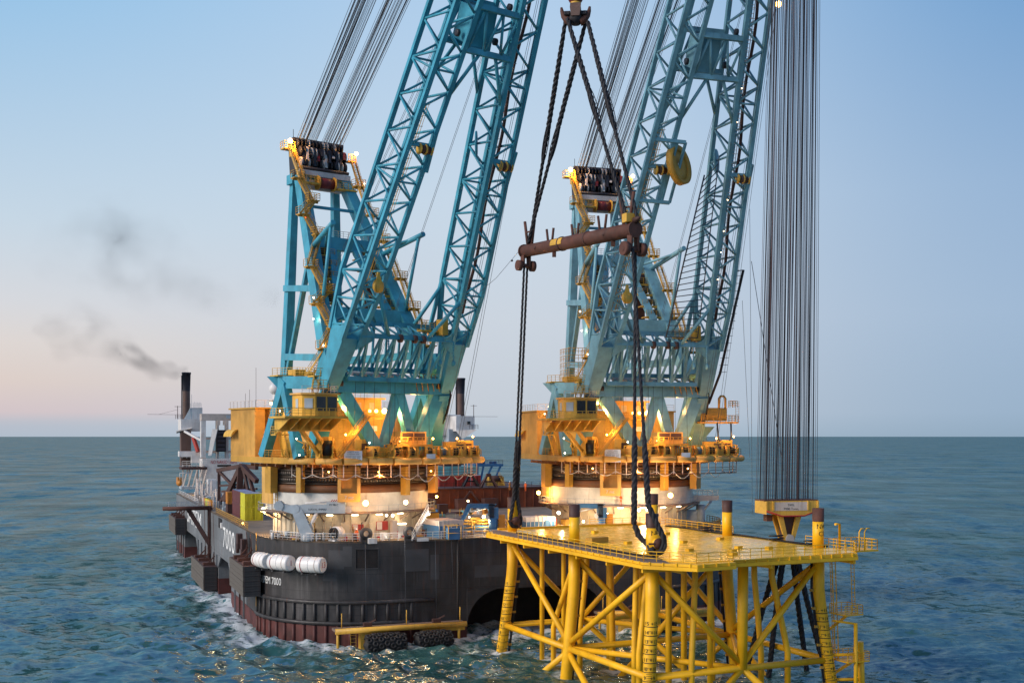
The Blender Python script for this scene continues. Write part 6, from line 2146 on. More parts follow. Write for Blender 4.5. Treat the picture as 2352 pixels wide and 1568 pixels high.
# ------------------------------------------------------------------ people
def person(label, u, v, Y, z, mat='orange_cloth', face=0.0, arm=.2):
    p = at(u, v, Y)
    t = thing('person', label, 'person', (p[0], p[1], z), face, 'deck workers')
    J = [(0, 0, .95), (0, .01, 1.2), (0, 0, 1.42), (0, -.01, 1.55), (0, -.02, 1.68), (.2, 0, 1.42), (.27, -.03, 1.14), (.25, -.18 - arm * .4, .92 + arm * .3), (-.2, 0, 1.42), (-.27, -.02, 1.14), (-.27, -.12, .9),
         (.1, 0, .9), (.12, -.06, .5), (.12, 0, .08), (.12, -.16, .04), (-.1, 0, .9), (-.12, .04, .5), (-.12, .1, .08), (-.12, -.04, .04)]
    E = [(0, 1), (1, 2), (2, 3), (3, 4), (2, 5), (5, 6), (6, 7), (2, 8), (8, 9), (9, 10), (0, 11), (11, 12), (12, 13), (13, 14), (0, 15), (15, 16), (16, 17), (17, 18)]
    rad = [.16, .15, .17, .065, .1, .08, .06, .045, .08, .06, .045, .11, .085, .06, .05, .11, .085, .06, .05]
    me = bpy.data.meshes.new('body')
    me.from_pydata(J, E, [])
    o = bpy.data.objects.new('body', me)
    COL.objects.link(o)
    m1 = o.modifiers.new('skin', 'SKIN')
    for i, r in enumerate(rad):
        me.skin_vertices[0].data[i].radius = (r, r) if False else (r, r * .85)
    me.skin_vertices[0].data[0].use_root = True
    m2 = o.modifiers.new('sub', 'SUBSURF')
    m2.levels = m2.render_levels = 1
    dg = bpy.context.evaluated_depsgraph_get()
    dg.update()
    nm = bpy.data.meshes.new_from_object(o.evaluated_get(dg))
    nm.name = 'body'
    nm.materials.clear()
    nm.materials.append(M[mat])
    o.modifiers.clear()
    o.data = nm
    o.parent = t
    MB().ball((0, -.03, 1.66), .105, 12, 8, (1, 1.1, 1.2)).build('head', 'skin', t)
    MB().lathe([(.17, 0), (.14, .02), (.13, .1), (.06, .17), (.01, .18)], (0, -.02, 1.71), n=14, caps=False).build('helmet', 'panel_white', t)
person('worker in orange overalls standing behind the near bow rail', 819, 1240, 173.2, DECK, arm=.6)
person('worker in orange overalls on the gallery of the far tub', 1426, 1156, 192.0, 19.45, face=.6)
person('worker in red overalls on the deckhouse roof near the far crane', 1207, 1121, 235, RT, face=-.4)
person('worker in a yellow jacket on the deckhouse roof beside the yellow machine', 1171, 1121, 240, RT, 'container_orange', face=.9)
# ------------------------------------------------------------------ the yellow jacket
JA = .4278
JL = V(15.9, 131.04, 0)
jk = thing('offshore_jacket', 'yellow six-legged steel jacket with a flat glossy deck standing in the sea', 'offshore platform', tuple(JL), JA)
JD = 17.4
LEGS = {'F': (0, 0), 'M': (0, 19), 'L': (0, 38.2), 'R': (23.6, 0), 'P': (23.6, 19), 'B': (23.6, 38.2)}
JES, JEL = V(math.cos(JA), math.sin(JA), 0), V(-math.sin(JA), math.cos(JA), 0)

def lp(k, z):
    """a jacket leg's axis at height z: plumb above 12 m, battered below"""
    p, q = LEGS[k]
    t = max(0, (12 - z) / 12)
    return V(p + (-1.2 if p < 10 else 1.2) * t, q + (-1.1 if q < 5 else 1.1 if q > 30 else 0) * t, z)

LEGOBJ = {}
for k in LEGS:
    b = MB().path([lp(k, -7), lp(k, 6), lp(k, 11), lp(k, 12.6), lp(k, JD - .6)], .76, 22)
    LEGOBJ[k] = b.build('jacket_leg', 'jacket_yellow', jk)
    pt = LEGS[k]
    pl = MB().path([V(*pt, JD - .1), V(*pt, 20.8)], .68, 22).build('pile', 'jacket_yellow', jk)
    b = MB().lathe([(.70, 20.6), (.72, 22.2), (.55, 22.2), (.55, 21)], V(*pt, 0), n=24, caps=False)
    b.build('pile_head', 'brown_steel' if k != 'R' else 'rust_red', pl)
# deck plate, edge beams, walkways
outl = [(-3.9, 36), (-3.9, -4.6), (0, -9.2), (5.2, -8.8), (5.6, -7), (23.6, -7), (24.9, -5), (25.6, 41), (-1.5, 41), (-3.9, 38.5)]
dkp = MB().prism([(-1.1, 40.6), (-1.1, -4.4), (1.0, -7.6), (23.4, -6.6), (24.6, -4.8), (25.2, 40.6)], JD - .1, JD).build('jacket_deck', 'jacket_deck', jk)
MB().prism(outl, JD - .38, JD - .1).build('deck_base', 'jacket_yellow', jk)
b = MB().prism([(-3.9, 36.2), (-3.9, -4.6), (-2.0, -6.8), (-1.15, -4.6), (-1.15, 40.5), (-2.2, 40.5)], JD - .1, JD - .02)
b.build('walkway_grating', 'grating', jk)
b = MB().prism([(-1.1, 40.65), (25.2, 40.65), (25.2, 41), (-1.1, 41)], JD - .1, JD + .25)
b.build('deck_coaming', 'jacket_yellow', jk)
for (p, q) in zip(outl, outl[1:] + outl[:1]):
    p, q = V(*p, JD - .62), V(*q, JD - .62)
    MB().beam(p, q, .16, .40).build('edge_beam', 'jacket_yellow', jk)
    n = max(1, int(np.linalg.norm(q - p) / 1.5))
    b = MB()
    for i in range(n):
        c = p + (q - p) * (i + .5) / n
        b.box(c + V(0, 0, .35), (.18, .18, .5))
    b.build('edge_stiffener', 'jacket_yellow', jk, kind='stuff')
for y in (-4, 4, 11.5, 19, 26.5, 34):
    MB().beam((-3.7, y, JD - .9), (24.6, y, JD - .9), .3, .8).build('deck_girder', 'jacket_yellow', jk)
for x in (0, 11.8, 23.6):
    MB().beam((x, -6.5, JD - .92), (x, 40.8, JD - .92), .3, .82).build('deck_girder', 'jacket_yellow', jk)
for pts in ([(-3.8, 28, JD), (-3.8, -4.5, JD), (0, -9.0, JD), (4.9, -8.7, JD), (5.5, -6.9, JD), (23.5, -6.9, JD), (24.8, -4.9, JD), (24.9, 4, JD)],
            [(25.3, 20, JD), (25.5, 40.8, JD), (14, 40.8, JD)]):
    for a_, e_ in zip(pts[:-1], pts[1:]):
        MB().rail([a_, e_], 1.1, 1.5, .045).build('handrail', 'jacket_yellow', jk)
# low pipes and lines lying along the deck edges
b = MB()
g = random.Random(9)
for k in range(3):
    b.path([(-1.3 + .2 * k + .25 * math.sin(i * .8 + k), 34 - i * 2.0, JD + .1) for i in range(20)], .1, 5)
b.build('deck_hose', 'cable_black', jk)
b = MB()
for k in range(3):
    b.path([(24.4 + .2 * k + .25 * math.sin(i * .7 + k), 36 - i * 2.0, JD + .1) for i in range(19)], .11, 5)
for c in ((23.9, 1.5), (24.3, 9), (23.4, 24)):
    b.path([(c[0] + 1.1 * math.cos(t * .5), c[1] + .7 * math.sin(t * .5), JD + .15 + .03 * t) for t in range(26)], .09, 5)
b.build('deck_hose', 'cable_black', jk)
for x, y in ((7, 3), (11, 0), (14, 3), (17, 1), (12, 12), (5, 14), (9, -3), (19, 14), (17, 24), (9, 30)):
    MB().box((x, y, JD + .16), (.9, .6, .32), .3).build('deck_pad', 'jacket_yellow', jk)
b = MB().box((2.2, 17.0, JD + .35), (3.0, 1.2, .7), .3)
b.build('cable_box', 'stair_yellow', jk)

# bracing: horizontals at one level, V bracing in every face
ZH = 3.8
def brace(a_, e_, r=.40, name='brace'):
    return MB().path([a_, e_], r, 14).build(name, 'jacket_yellow', jk)
zt = JD - 1.8
for a_, e_ in (('F', 'M'), ('M', 'L'), ('R', 'P'), ('P', 'B'), ('F', 'R'), ('L', 'B'), ('M', 'P')):
    brace(lp(a_, ZH), lp(e_, ZH), .41, 'horizontal_brace')
mid = lambda a_, e_, z: (lp(a_, z) + lp(e_, z)) / 2
for t_, m_ in (('L', 'M'), ('F', 'M'), ('B', 'P'), ('R', 'P')):
    brace(lp(t_, zt), lp(m_, ZH + .6), .385)
for a_, e_ in (('F', 'R'), ('L', 'B'), ('M', 'P')):
    mm_ = mid(a_, e_, ZH)
    brace(lp(a_, zt), mm_ + V(0, 0, .4), .385)
    brace(lp(e_, zt), mm_ + V(0, 0, .4), .385)
    brace(mm_, (lp(a_, -8)), .40)
    brace(mm_, (lp(e_, -8)), .40)
brace(V(11.8, -1.0, JD - .8), mid('F', 'R', ZH), .62, 'caisson')
for t_ in 'MP':
    for e_ in (('F', 'L') if t_ == 'M' else ('R', 'B')):
        brace(lp(t_, ZH - .4), lp(e_, -9), .40)
for a_, e_ in ((lp('M', ZH), mid('F', 'R', ZH)), (lp('P', ZH), mid('F', 'R', ZH)), (lp('M', ZH), mid('L', 'B', ZH)), (lp('P', ZH), mid('L', 'B', ZH))):
    brace(a_, e_, .36, 'horizontal_brace')
# caissons and J-tubes between the deck and the sea
for i, (x, y, dx, dy, r) in enumerate(((2.4, 33.4, 0, 0, .34), (4.4, 30.6, 0, 0, .34), (3.2, 25.0, -1.6, 3.2, .36), (4.0, 24.0, -.8, 2.2, .36), (3.2, 21.6, -.6, .8, .38), (6.6, 21.5, .4, 0, .45), (4.2, 10.6, -.6, -.6, .38),
                                       (8.4, 15, 0, 0, .42), (3.6, 7.0, -1.6, -.8, .38), (6.0, 6.0, 0, 0, .40), (6.2, .6, -1.4, -1.4, .36), (8.0, .2, 0, 0, .34), (12.4, 12.5, 0, 0, .4), (14.6, 10, .4, 0, .4),
                                       (15.0, 1.2, .7, -.4, .36), (17.4, 1.0, 1.6, -1.0, .38), (10.5, 20, 0, 0, .4), (9.0, 26, 0, 0, .36))):
    pts = [V(x, y, JD - .8), V(x, y, 14.2)]
    if dx or dy:
        pts += [V(x + dx * .8, y + dy * .8, 7.0), V(x + dx, y + dy, 5.0)]
    pts += [V(x + dx, y + dy, -3)]
    MB().path(pts, r, 12).build('caisson', 'jacket_yellow', jk)
for k, (ox, oy) in (('M', (.9, .2)), ('L', (.95, -.2)), ('R', (-.95, -.1)), ('P', (-.8, .3)), ('F', (.8, .5))):
    b = MB()
    for i in range(3):
        b.path([lp(k, z) + V(ox + .13 * i * (1 if ox > 0 else -1), oy, 0) for z in (JD - 1, 12, 6, 0, -3)], .06, 5)
    b.build('cable_run', 'cable_black', jk)
    b = MB()
    for z in (14.5, 12.3, 10.1, 7.9, 5.7, 3.0, 1):
        b.box(lp(k, z) + V(ox * 1.12, oy, 0), (.5, .25, .3))
    b.build('cable_clamp', 'stair_yellow', jk)

# elevation marks painted round three legs
def marks(k, face, sides):
    leg = LEGOBJ[k]
    b = MB()
    for n_ in range(5, 16):
        z = n_ - 5.5
        c = lp(k, z)
        b.lathe([(.766, -.045), (.778, -.045), (.778, .045), (.766, .045)], c, n=24, a0=face - 1.5, a1=face + 1.5, caps=False)
        for off in ((.5,) if n_ > 10 else (.2, .4, .6, .8)):
            cc = lp(k, z - off)
            b.lathe([(.766, -.025), (.776, -.025), (.776, .025), (.766, .025)], cc, n=8, a0=face - .5, a1=face + .35, caps=False)
        for txt, ang in ((str(n_), face - .72 * sides), ('+' + str(n_), face + .55 * sides)):
            vs, fs = text_geo(txt, .62, .006)
            out = []
            for x, y, zz in vs:
                t = ang + x / .785
                rr_ = .772 + zz
                out.append((c[0] + rr_ * math.cos(t), c[1] + rr_ * math.sin(t), z + .34 + y))
            b.add(out, fs)
    b.build('elevation_mark', 'mark_black', leg)
toc = lambda k: math.atan2(*(lambda d: (d[1], d[0]))(local(jk, V(0, 0, 0)) - lp(k, 8)))
marks('F', toc('F'), 1)
marks('R', toc('R'), 1)
marks('L', toc('L'), 1)
def pile_text(k, lines, ang, z, size):
    vs_all = MB()
    c = LEGS[k]
    for i, tx in enumerate(lines):
        vs, fs = text_geo(tx, size, .006)
        vs_all.add([(c[0] + (.69 + zz) * math.cos(ang + x / .69), c[1] + (.69 + zz) * math.sin(ang + x / .69), z - i * size * 1.1 + y) for x, y, zz in vs], fs)
    vs_all.build('lettering', 'mark_black', jk)
pile_text('R', ['NW', 'C1'], toc('R') + .75, 20.0, .8)
pile_text('F', ['NE', 'C'], toc('F') + .55, 20.0, .8)

# trunnions the slings pull on
def trunnion(k):
    c = V(*LEGS[k], 18.95)
    ax = V(-.12, -1, 0) / math.hypot(.12, 1)
    t = MB().cyl(c + ax * .3, c + ax * 1.75, .55, 20).build('trunnion', 'jacket_yellow', jk)
    b = MB().lathe([(.2, 1.1), (.95, 1.1), (.95, 1.2), (.2, 1.2)], c, ax, 26)
    b.build('keeper_plate', 'jacket_yellow', t)
    b = MB().lathe([(.01, 1.74), (.55, 1.74), (.62, 1.78), (.62, 1.9), (.01, 1.95)], c, ax, 24, caps=False)
    for i in range(3):
        a_ = R(90 + 120 * i)
        sd = np.cross(ax, V(0, 0, 1))
        b.beam(c + ax * 1.86, c + ax * 1.86 + (sd * math.cos(a_ - 1.57) + V(0, 0, math.sin(a_ - 1.57))) * 1.25, .2, .12, ax)
    b.build('trunnion_cap', 'rust_red', t)
    return c + ax * 1.48
TF, TL = trunnion('F'), trunnion('L')
jw = lambda p: V(JL[0], JL[1], 0) + JES * p[0] + JEL * p[1] + V(0, 0, p[2])
cL = V(*LEGS['L'], 0)
MB().plate([cL + V(-.9, -.9, 18.0), cL + V(.9, -1.1, 18.0), cL + V(1.05, -1.1, 19.4), cL + V(0, -1.0, 22.0), cL + V(-1.05, -.9, 19.4)], .16).build('sling_guide', 'jacket_yellow', jk)

# stair tower and landings beside the far right leg
st = MB().box((27.1, -2.6, JD - .15), (3.8, 3.8, .2)).build('stair_platform', 'jacket_yellow', jk)
MB().rail([(25.3, -4.4, JD), (28.9, -4.4, JD), (28.9, -.8, JD), (25.3, -.8, JD)], 1.15, .9, .05).build('handrail', 'jacket_yellow', st)
b = MB()
for x in (25.6, 26.4):
    b.path([(x, -5, JD), (x, -5, 19.6), (x + .3, -5, 20.0), (x + .8, -5, 20.0)], .08, 6)
b.path([(25.2, -2, JD), (25.2, -2, 20.4), (24.2, -2.4, 20.4)], .16, 6)
b.build('davit_post', 'jacket_yellow', st)
for z, x0, x1 in ((9.4, 25.2, 27.9), (3.7, 25.6, 28.9)):
    b = MB().box(((x0 + x1) / 2, -1.6, z), (x1 - x0, 3.0, .14))
    b.beam((25.0, -.4, z - 2.0), (x1 - .8, -1.4, z - .1), .3)
    la = b.build('stair_landing', 'jacket_yellow', jk)
    MB().rail([(x0, -3.0, z), (x1, -3.0, z), (x1, -.2, z), (x0, -.2, z)], 1.15, .8, .045, 3).build('handrail', 'jacket_yellow', la)
MB().ladder((25.6, -.6, 3.8), (25.0, -.6, JD - .4), .55, (.2, 1, 0), (.7, 0, 0), .045, .5).build('caged_ladder', 'jacket_yellow', jk)
MB().ladder((27.2, -2.2, 9.5), (26.6, -2.6, JD - .4), .55, (0, 1, 0), None, .05, .5).build('ladder', 'jacket_yellow', jk)
MB().path([(28.4, -2.4, -3), (28.0, -2.4, 6.0)], .42, 12).build('boat_post', 'jacket_yellow', jk)
MB().path([(26.9, -2.9, -3), (26.9, -2.9, 8.4)], .24, 10).build('boat_post', 'jacket_yellow', jk)
MB().path([(26.9, -2.9, 8.3), (24.8, -1.2, 8.6)], .14, 8).build('boat_strut', 'jacket_yellow', jk)
for z in (4.4, 1.4):
    MB().path([lp('R', z), V(28.2, -2.4, z)], .2, 10).build('boat_strut', 'jacket_yellow', jk)

# ------------------------------------------------------------------ rigging
def rope_geo(mb, pts, r, n=3, pitch=2.4, seg=.42):
    """a laid rope: n strands twisted about the line; r may be one radius per point"""
    pts = [np.asarray(p, float) for p in pts]
    rs = r if isinstance(r, (list, tuple)) else [r] * len(pts)
    c, rad = [], []
    for i in range(len(pts) - 1):
        L = np.linalg.norm(pts[i + 1] - pts[i])
        k = max(2, int(L / seg))
        for j in range(k):
            c.append(pts[i] + (pts[i + 1] - pts[i]) * j / k)
            rad.append(rs[i] + (rs[i + 1] - rs[i]) * j / k)
    c.append(pts[-1]); rad.append(rs[-1])
    s = 0
    st_ = [[] for _ in range(n)]
    for i, p in enumerate(c):
        d, a_, u_ = frame((c[min(i + 1, len(c) - 1)] - c[max(i - 1, 0)]))
        if i:
            s += np.linalg.norm(c[i] - c[i - 1])
        for j in range(n):
            t = 2 * math.pi * (s / pitch + j / n)
            st_[j].append(p + (a_ * math.cos(t) + u_ * math.sin(t)) * rad[i] * .52)
    for j in range(n):
        mb.path(st_[j], [q * .56 for q in rad], 6)
    return mb

def arc3(p, q, sag, k=6):
    return [p + (q - p) * i / k + V(0, 0, -sag * math.sin(math.pi * i / k)) for i in range(k + 1)]

# hook of the nearer crane
HY = 140.0
hc = at(1322, 30, HY)
hk = thing('crane_hook', 'dark two-horned crane hook with a yellow shank hanging at the top edge', 'hook', tuple(hc), -.1)
zz = lambda v: at(1322, v, HY)[2] - hc[2]
MB().lathe([(.01, zz(58)), (.55, zz(57)), (.85, zz(47)), (.8, zz(32)), (.55, zz(28))], (0, 0, 0), n=22, caps=False).build('hook_body', 'rope_black', hk)
MB().loft([[(-.5, -.95, zz(42)), (.5, -.95, zz(42)), (.5, .95, zz(42)), (-.5, .95, zz(42))], [(-.66, -.9, zz(22)), (.66, -.9, zz(22)), (.66, .9, zz(22)), (-.66, .9, zz(22))],
           [(-.62, -.7, zz(11)), (.62, -.7, zz(11)), (.62, .7, zz(11)), (-.62, .7, zz(11))]]).build('hook_shank', 'funnel_brown', hk)
MB().cyl((0, 0, zz(13)), (0, 0, zz(6)), .66, 18).build('shank_collar', 'crane_yellow', hk)
MB().ball((0, 0, zz(-6)), .95, 18, 10).build('swivel', 'drum_red', hk)
MB().cyl((0, 0, zz(-8)), (0, 0, zz(-60)), .7, 14).build('hook_stem', 'drum_red', hk)
for s in (-1, 1):
    MB().path([(s * .5, 0, zz(50)), (s * 1.0, 0, zz(46)), (s * 1.45, 0, zz(36)), (s * 1.65, 0, zz(26)), (s * 1.72, 0, zz(17))], [.6, .5, .36, .24, .14], 12).build('hook_horn', 'rust_red', hk)
    b = MB()
    for i in range(4):
        b.path([(s * (.75 + .17 * i), .55 * math.cos(t), zz(38) + .55 * math.sin(t)) for t in [R(q) for q in range(0, 181, 20)]], .13, 6)
    b.build('sling_bight', 'rope_black', hk)
# the block the hook hangs from, and its falls up to the boom head (above the frame)
nb = thing('load_block', 'yellow load block above the two-horned hook, out at the top', 'load block', tuple(hc + V(0, 0, 9.5)), R(36))
MB().loft([[(-1.6, -.8, -4), (1.6, -.8, -4), (1.6, .8, -4), (-1.6, .8, -4)], [(-4.2, -1.3, -1.5), (4.2, -1.3, -1.5), (4.2, 1.3, -1.5), (-4.2, 1.3, -1.5)], [(-4.2, -1.3, .4), (4.2, -1.3, .4), (4.2, 1.3, .4), (-4.2, 1.3, .4)]]).build('block_body', 'crane_yellow', nb)
MB().box((0, 0, .5), (7.6, 2.2, .2)).build('block_top', 'rust_red', nb)
tip1 = crane.matrix_basis @ Vector(tuple(bp(100, 0, -1.5)))
for i in range(20):
    fx = (i + .5) / 10 - 1
    p0_ = hc + V(fx * 3.8 * math.cos(R(36)), fx * 3.8 * math.sin(R(36)), 10.0)
    p1_ = V(tip1[0] + fx * 2.6 * math.cos(R(36)), tip1[1] + fx * 2.6 * math.sin(R(36)), tip1[2] - 1)
    MB().path([local(crane, p0_), local(crane, p1_)], .05, 4, caps=False).build('hoist_rope', 'wire_dark', crane)
# spreader bar
SL, SR = at(1206, 577, 157), at(1457, 527, 133)
sb = thing('spreader_bar', 'rusty brown spreader tube hanging level on black rope slings', 'spreader bar', tuple((SL + SR) / 2), 0)
o_ = (SL + SR) / 2
la, ra_ = SL - o_, SR - o_
dr = (ra_ - la) / np.linalg.norm(ra_ - la)
sd = np.cross(dr, V(0, 0, 1))                      # towards the camera's side
tb = MB().cyl(la, ra_, .82, 28, .86).build('spreader_tube', 'rust_red', sb)
for t in (.38, .62):
    MB().lathe([(.85, -.14), (.93, -.14), (.93, .14), (.85, .14)], la + (ra_ - la) * t, dr, 28, caps=False).build('band', 'brown_steel', tb)
ll = np.linalg.norm(ra_ - la)
for t, hgt in ((.05, 3.2), (.50, 1.4), (.94, 3.6), (.26, 1.5), (.74, 1.7)):
    c_ = la + (ra_ - la) * t
    for s in (-1, 1):
        MB().path([c_ + V(0, 0, .4) + dr * s * .5, c_ + V(0, 0, .8 + hgt) + dr * s * (.5 + hgt * .28)], .2 if hgt > 2 else .16, 8).build('sling_horn', 'rust_red', tb)
    if hgt > 2:
        MB().path([c_ + V(0, 0, .6 + hgt * .6) + dr * -1.1, c_ + V(0, 0, .6 + hgt * .6) + dr * 1.1], .12, 6).build('horn_tie', 'rust_red', tb)
for t, m_ in ((.16, 1), (.8, 1), (.3, -1), (.83, -1)):
    c_ = la + (ra_ - la) * t
    if m_ > 0:
        MB().lathe([(.01, .8), (.2, .8), (.2, .92), (.01, .92)], c_, -sd if (sd @ V(0, -1, 0)) < 0 else sd, 14).build('side_lug', 'brown_steel', tb)
    else:
        MB().beam(c_ - V(0, 0, .6), c_ - V(0, 0, 1.5), .5, .3).build('bottom_lug', 'rust_red', tb)
fs_ = sd if sd[1] < 0 else -sd
b = MB()
for i in range(4):
    a0, a1 = R(-10 + i * 14), R(4 + i * 14)
    for_ = lambda a, t, r: la + (ra_ - la) * t + fs_ * r * math.cos(a) + V(0, 0, r * math.sin(a))
    b.loft([[for_(a0, .315, .86), for_(a1, .315, .86), for_(a1, .42, .86), for_(a0, .42, .86)], [for_(a0, .315, .9), for_(a1, .315, .9), for_(a1, .42, .9), for_(a0, .42, .9)]])
b.build('data_plate', 'crane_yellow', tb)
SHK = {}
for key, e_, s in (('l', la, -1), ('r', ra_, 1)):
    k = 1.0 if s < 0 else 1.12
    c_ = e_ + dr * s * -.2
    b = MB()
    for q in (-1, 1):
        b.plate([c_ + fs_ * q * .45 + dr * .5 + V(0, 0, -.5), c_ + fs_ * q * .45 - dr * .5 + V(0, 0, -.5), c_ + fs_ * q * .45 - dr * .4 + V(0, 0, -2.2 * k), c_ + fs_ * q * .45 + dr * .4 + V(0, 0, -2.2 * k)], .22)
    b.build('shackle_plate', 'rust_red', tb)
    pc = c_ + V(0, 0, -2.0 * k)
    MB().cyl(pc - fs_ * 1.35 * k, pc + fs_ * 1.35 * k, .3 * k, 14).build('shackle_pin', 'rust_red', tb)
    for q in (-1, 1):
        MB().cyl(pc + fs_ * q * .75 * k, pc + fs_ * q * 1.3 * k, .72 * k, 22).build('pin_flange', 'rust_red', tb)
    SHK[key] = pc + o_
    MB().cyl(e_ + dr * s * 0, e_ + dr * s * .3, .95, 24).build('end_plate', 'rust_red', tb)
    if s > 0:
        MB().box(e_ + V(0, 0, 1.35) + dr * -.6, (1.9, 1.1, 1.0), .4).build('tag_box', 'crane_yellow', tb)
        MB().path([e_ + dr * .2 + V(0, 0, 1.0), e_ + dr * 1.2 + V(0, 0, 1.3)], [.45, .1], 10).build('tag_horn', 'brown_steel', tb)
    else:
        MB().beam(e_ - dr * .2, e_ - dr * 1.3 + V(0, 0, .5), .3).build('tag_horn', 'brown_steel', tb)

def sling(label, strands, loops=(), group='thick black rope slings of the lift'):
    o = strands[0][0][0]
    t = thing('lifting_sling', label, 'sling', tuple(o), 0, group)
    for pts, r in strands:
        b = MB()
        rope_geo(b, [p - o for p in pts], r)
        b.build('rope_strand', 'rope_black', t)
    for c, L, d in loops:
        b = MB()
        d = d / np.linalg.norm(d)
        _, a_, u_ = frame(d)
        for i in range(5):
            ang = i * 1.26
            k = .36 + .1 * (i % 3)
            b.path([c - o + d * L * (math.cos(t_) * .5) + (a_ * math.cos(ang) + u_ * math.sin(ang)) * k * math.sin(t_) for t_ in [math.pi * q / 10 for q in range(11)]], .055, 5)
        b.build('splice_loop', 'rope_black', t)
    return t
mixp = lambda p, q, t: p + (q - p) * t
def hook_pt(u, v, dy=0.0):
    return at(u, v, HY + dy)
lt1, lt2 = o_ + la + V(0, 0, .9) + dr * .3 - fs_ * .5, o_ + la + V(0, 0, .9) + dr * 1.6 + fs_ * .4
rt1, rt2 = o_ + ra_ + V(0, 0, .9) - dr * 1.0 + fs_ * .2, o_ + ra_ + V(0, 0, .9) + dr * .5 - fs_ * .2
A0, C0 = hook_pt(1299, 48, .4), hook_pt(1345, 52, .5)
B0, D0 = hook_pt(1303, 42, -.8), hook_pt(1350, 50, -.7)
def upper(p, q):
    return [p, mixp(p, q, .25), mixp(p, q, .45), mixp(p, q, .56), q], [.26, .34, .33, .24, .23]
sling('black rope sling from the hook down to the lower, farther end of the spreader', [upper(A0, lt1), upper(C0, lt2)],
      [(mixp(A0, lt1, .52), 5.5, lt1 - A0), (mixp(C0, lt2, .52), 5.5, lt2 - C0)])
sling('black rope sling from the hook down to the nearer end of the spreader', [upper(B0, rt1), upper(D0, rt2)],
      [(mixp(B0, rt1, .44), 5.5, rt1 - B0), (mixp(D0, rt2, .46), 5.5, rt2 - D0)])
def lower(p, q, q2, r0, r1, tk):
    return [p, mixp(p, q, tk), mixp(p, q, tk + .08), q] + q2, [r0, r0, r1, r1] + [r1] * len(q2)
tl, tf = jw(TL), jw(TF)
axw_ = JEL * -1
s_ = V(axw_[1], -axw_[0], 0)
def round_trunnion(c, sgn):
    return [c + s_ * sgn * .85 * math.cos(R(a_)) + V(0, 0, -.85 * math.sin(R(a_))) for a_ in (0, 30, 60, 90)]
sh = SHK['l']
sling('doubled black rope sling from the farther shackle down to the pear-shaped trunnion', [
    lower(sh - fs_ * .45 - dr * .4, tl + V(0, 0, 3.5) - s_ * .25, round_trunnion(tl, -1), .17, .30, .72),
    lower(sh + fs_ * .45 + dr * .4, tl + V(0, 0, 3.4) + s_ * .25, round_trunnion(tl, 1), .17, .30, .74)],
    [(mixp(sh, tl, .73), 4, tl - sh)])
sh = SHK['r']
sling('doubled black rope sling from the nearer shackle down to the front corner trunnion', [
    lower(sh - fs_ * .45 - dr * .3, at(1457, 1160, 132.2), [at(1456, 1200, 132.3), at(1466, 1228, 132.2), at(1484, 1246, 131.9), at(1500, 1262, 129.6)], .2, .36, .70),
    lower(sh + fs_ * .45 + dr * .5, at(1489, 1160, 129.4), [at(1510, 1205, 129.3), at(1523, 1232, 129.3), at(1526, 1252, 129.3), at(1518, 1267, 129.3), at(1503, 1272, 129.3), at(1490, 1262, 129.3)], .2, .36, .72)],
    [])
b = MB()

# load block of the farther crane and the ropes it hangs on
BY = 150.0
bc = at(1806, 1165, BY)
lb = thing('load_block', 'yellow crane load block hanging on a curtain of ropes beside the jacket', 'load block', tuple(bc), R(14))
w, dp = 4.45, 1.5
b = MB()
top, bot = .95, -.95
b.loft([[(-w + .9, -dp, top), (-w, 0, top), (-w + .9, dp, top), (-w + 1.2, 0, top)], [(-w + .9, -dp, bot + .2), (-w, 0, bot + .4), (-w + .9, dp, bot + .2), (-w + 1.2, 0, bot + .3)]][::-1])
b.loft([[(-w + .9, -dp, top), (w - .6, -dp, top), (w - .6, dp, top), (-w + .9, dp, top)][::-1], [(-w + .9, -dp, -.25), (w - .6, -dp, -.25), (w - .6, dp, -.25), (-w + .9, dp, -.25)][::-1],
        [(-w + 3, -dp, bot), (w - 2.6, -dp, bot), (w - 2.6, dp, bot), (-w + 3, dp, bot)][::-1]])
b.build('block_body', 'crane_yellow', lb)
MB().box((-.2, -dp - .01, .25), (w * 1.1, .04, 1.1)).build('face_panel', 'superstructure_cream', lb)
for x in (-w + .95, -2.6, 2.3, w - .75):
    MB().box((x, -dp - .06, .35), (.22, .12, 1.2)).build('face_rib', 'crane_yellow', lb)
b = MB()
text_on(b, 'SWL', .42, (-.1, -dp - .035, .42), (1, 0, 0), (0, 0, 1), 1.1, .006)
text_on(b, '7000 Tonn.', .42, (-.1, -dp - .035, -.08), (1, 0, 0), (0, 0, 1), 1.1, .006)
b.build('lettering', 'mark_black', lb)
MB().box((0, 0, top + .06), (2 * w - 1.3, 2 * dp - .2, .14)).build('block_top', 'rust_red', lb)
MB().path([(-w + .9, -dp - .05, -.3), (-1.4, -dp - .05, bot - .05), (1.8, -dp - .05, bot - .05), (w - .6, -dp - .05, -.3)], .09, 6).build('edge_band', 'mark_red', lb)
MB().box((-2.6, 0, -1.3), (.8, 1.0, .8)).build('hanging_lug', 'rust_red', lb)
for s in (-1, 1):
    MB().plate([(s * 1.7, -.8, bot), (s * .95, -.8, bot), (s * .25, -.8, -4.0), (s * .65, -.8, -4.2)], .35).build('cheek_plate', 'crane_yellow', lb)
    MB().plate([(s * 1.7, .8, bot), (s * .95, .8, bot), (s * .25, .8, -4.0), (s * .65, .8, -4.2)], .35).build('cheek_plate', 'stair_yellow', lb)
MB().loft([[(-1.0, -.5, -1.2), (1.0, -.5, -1.2), (1.0, .5, -1.2), (-1.0, .5, -1.2)], [(-.6, -.5, -4.2), (.6, -.5, -4.2), (.6, .5, -4.2), (-.6, .5, -4.2)]][::-1]).build('hook_shank', 'brown_steel', lb)
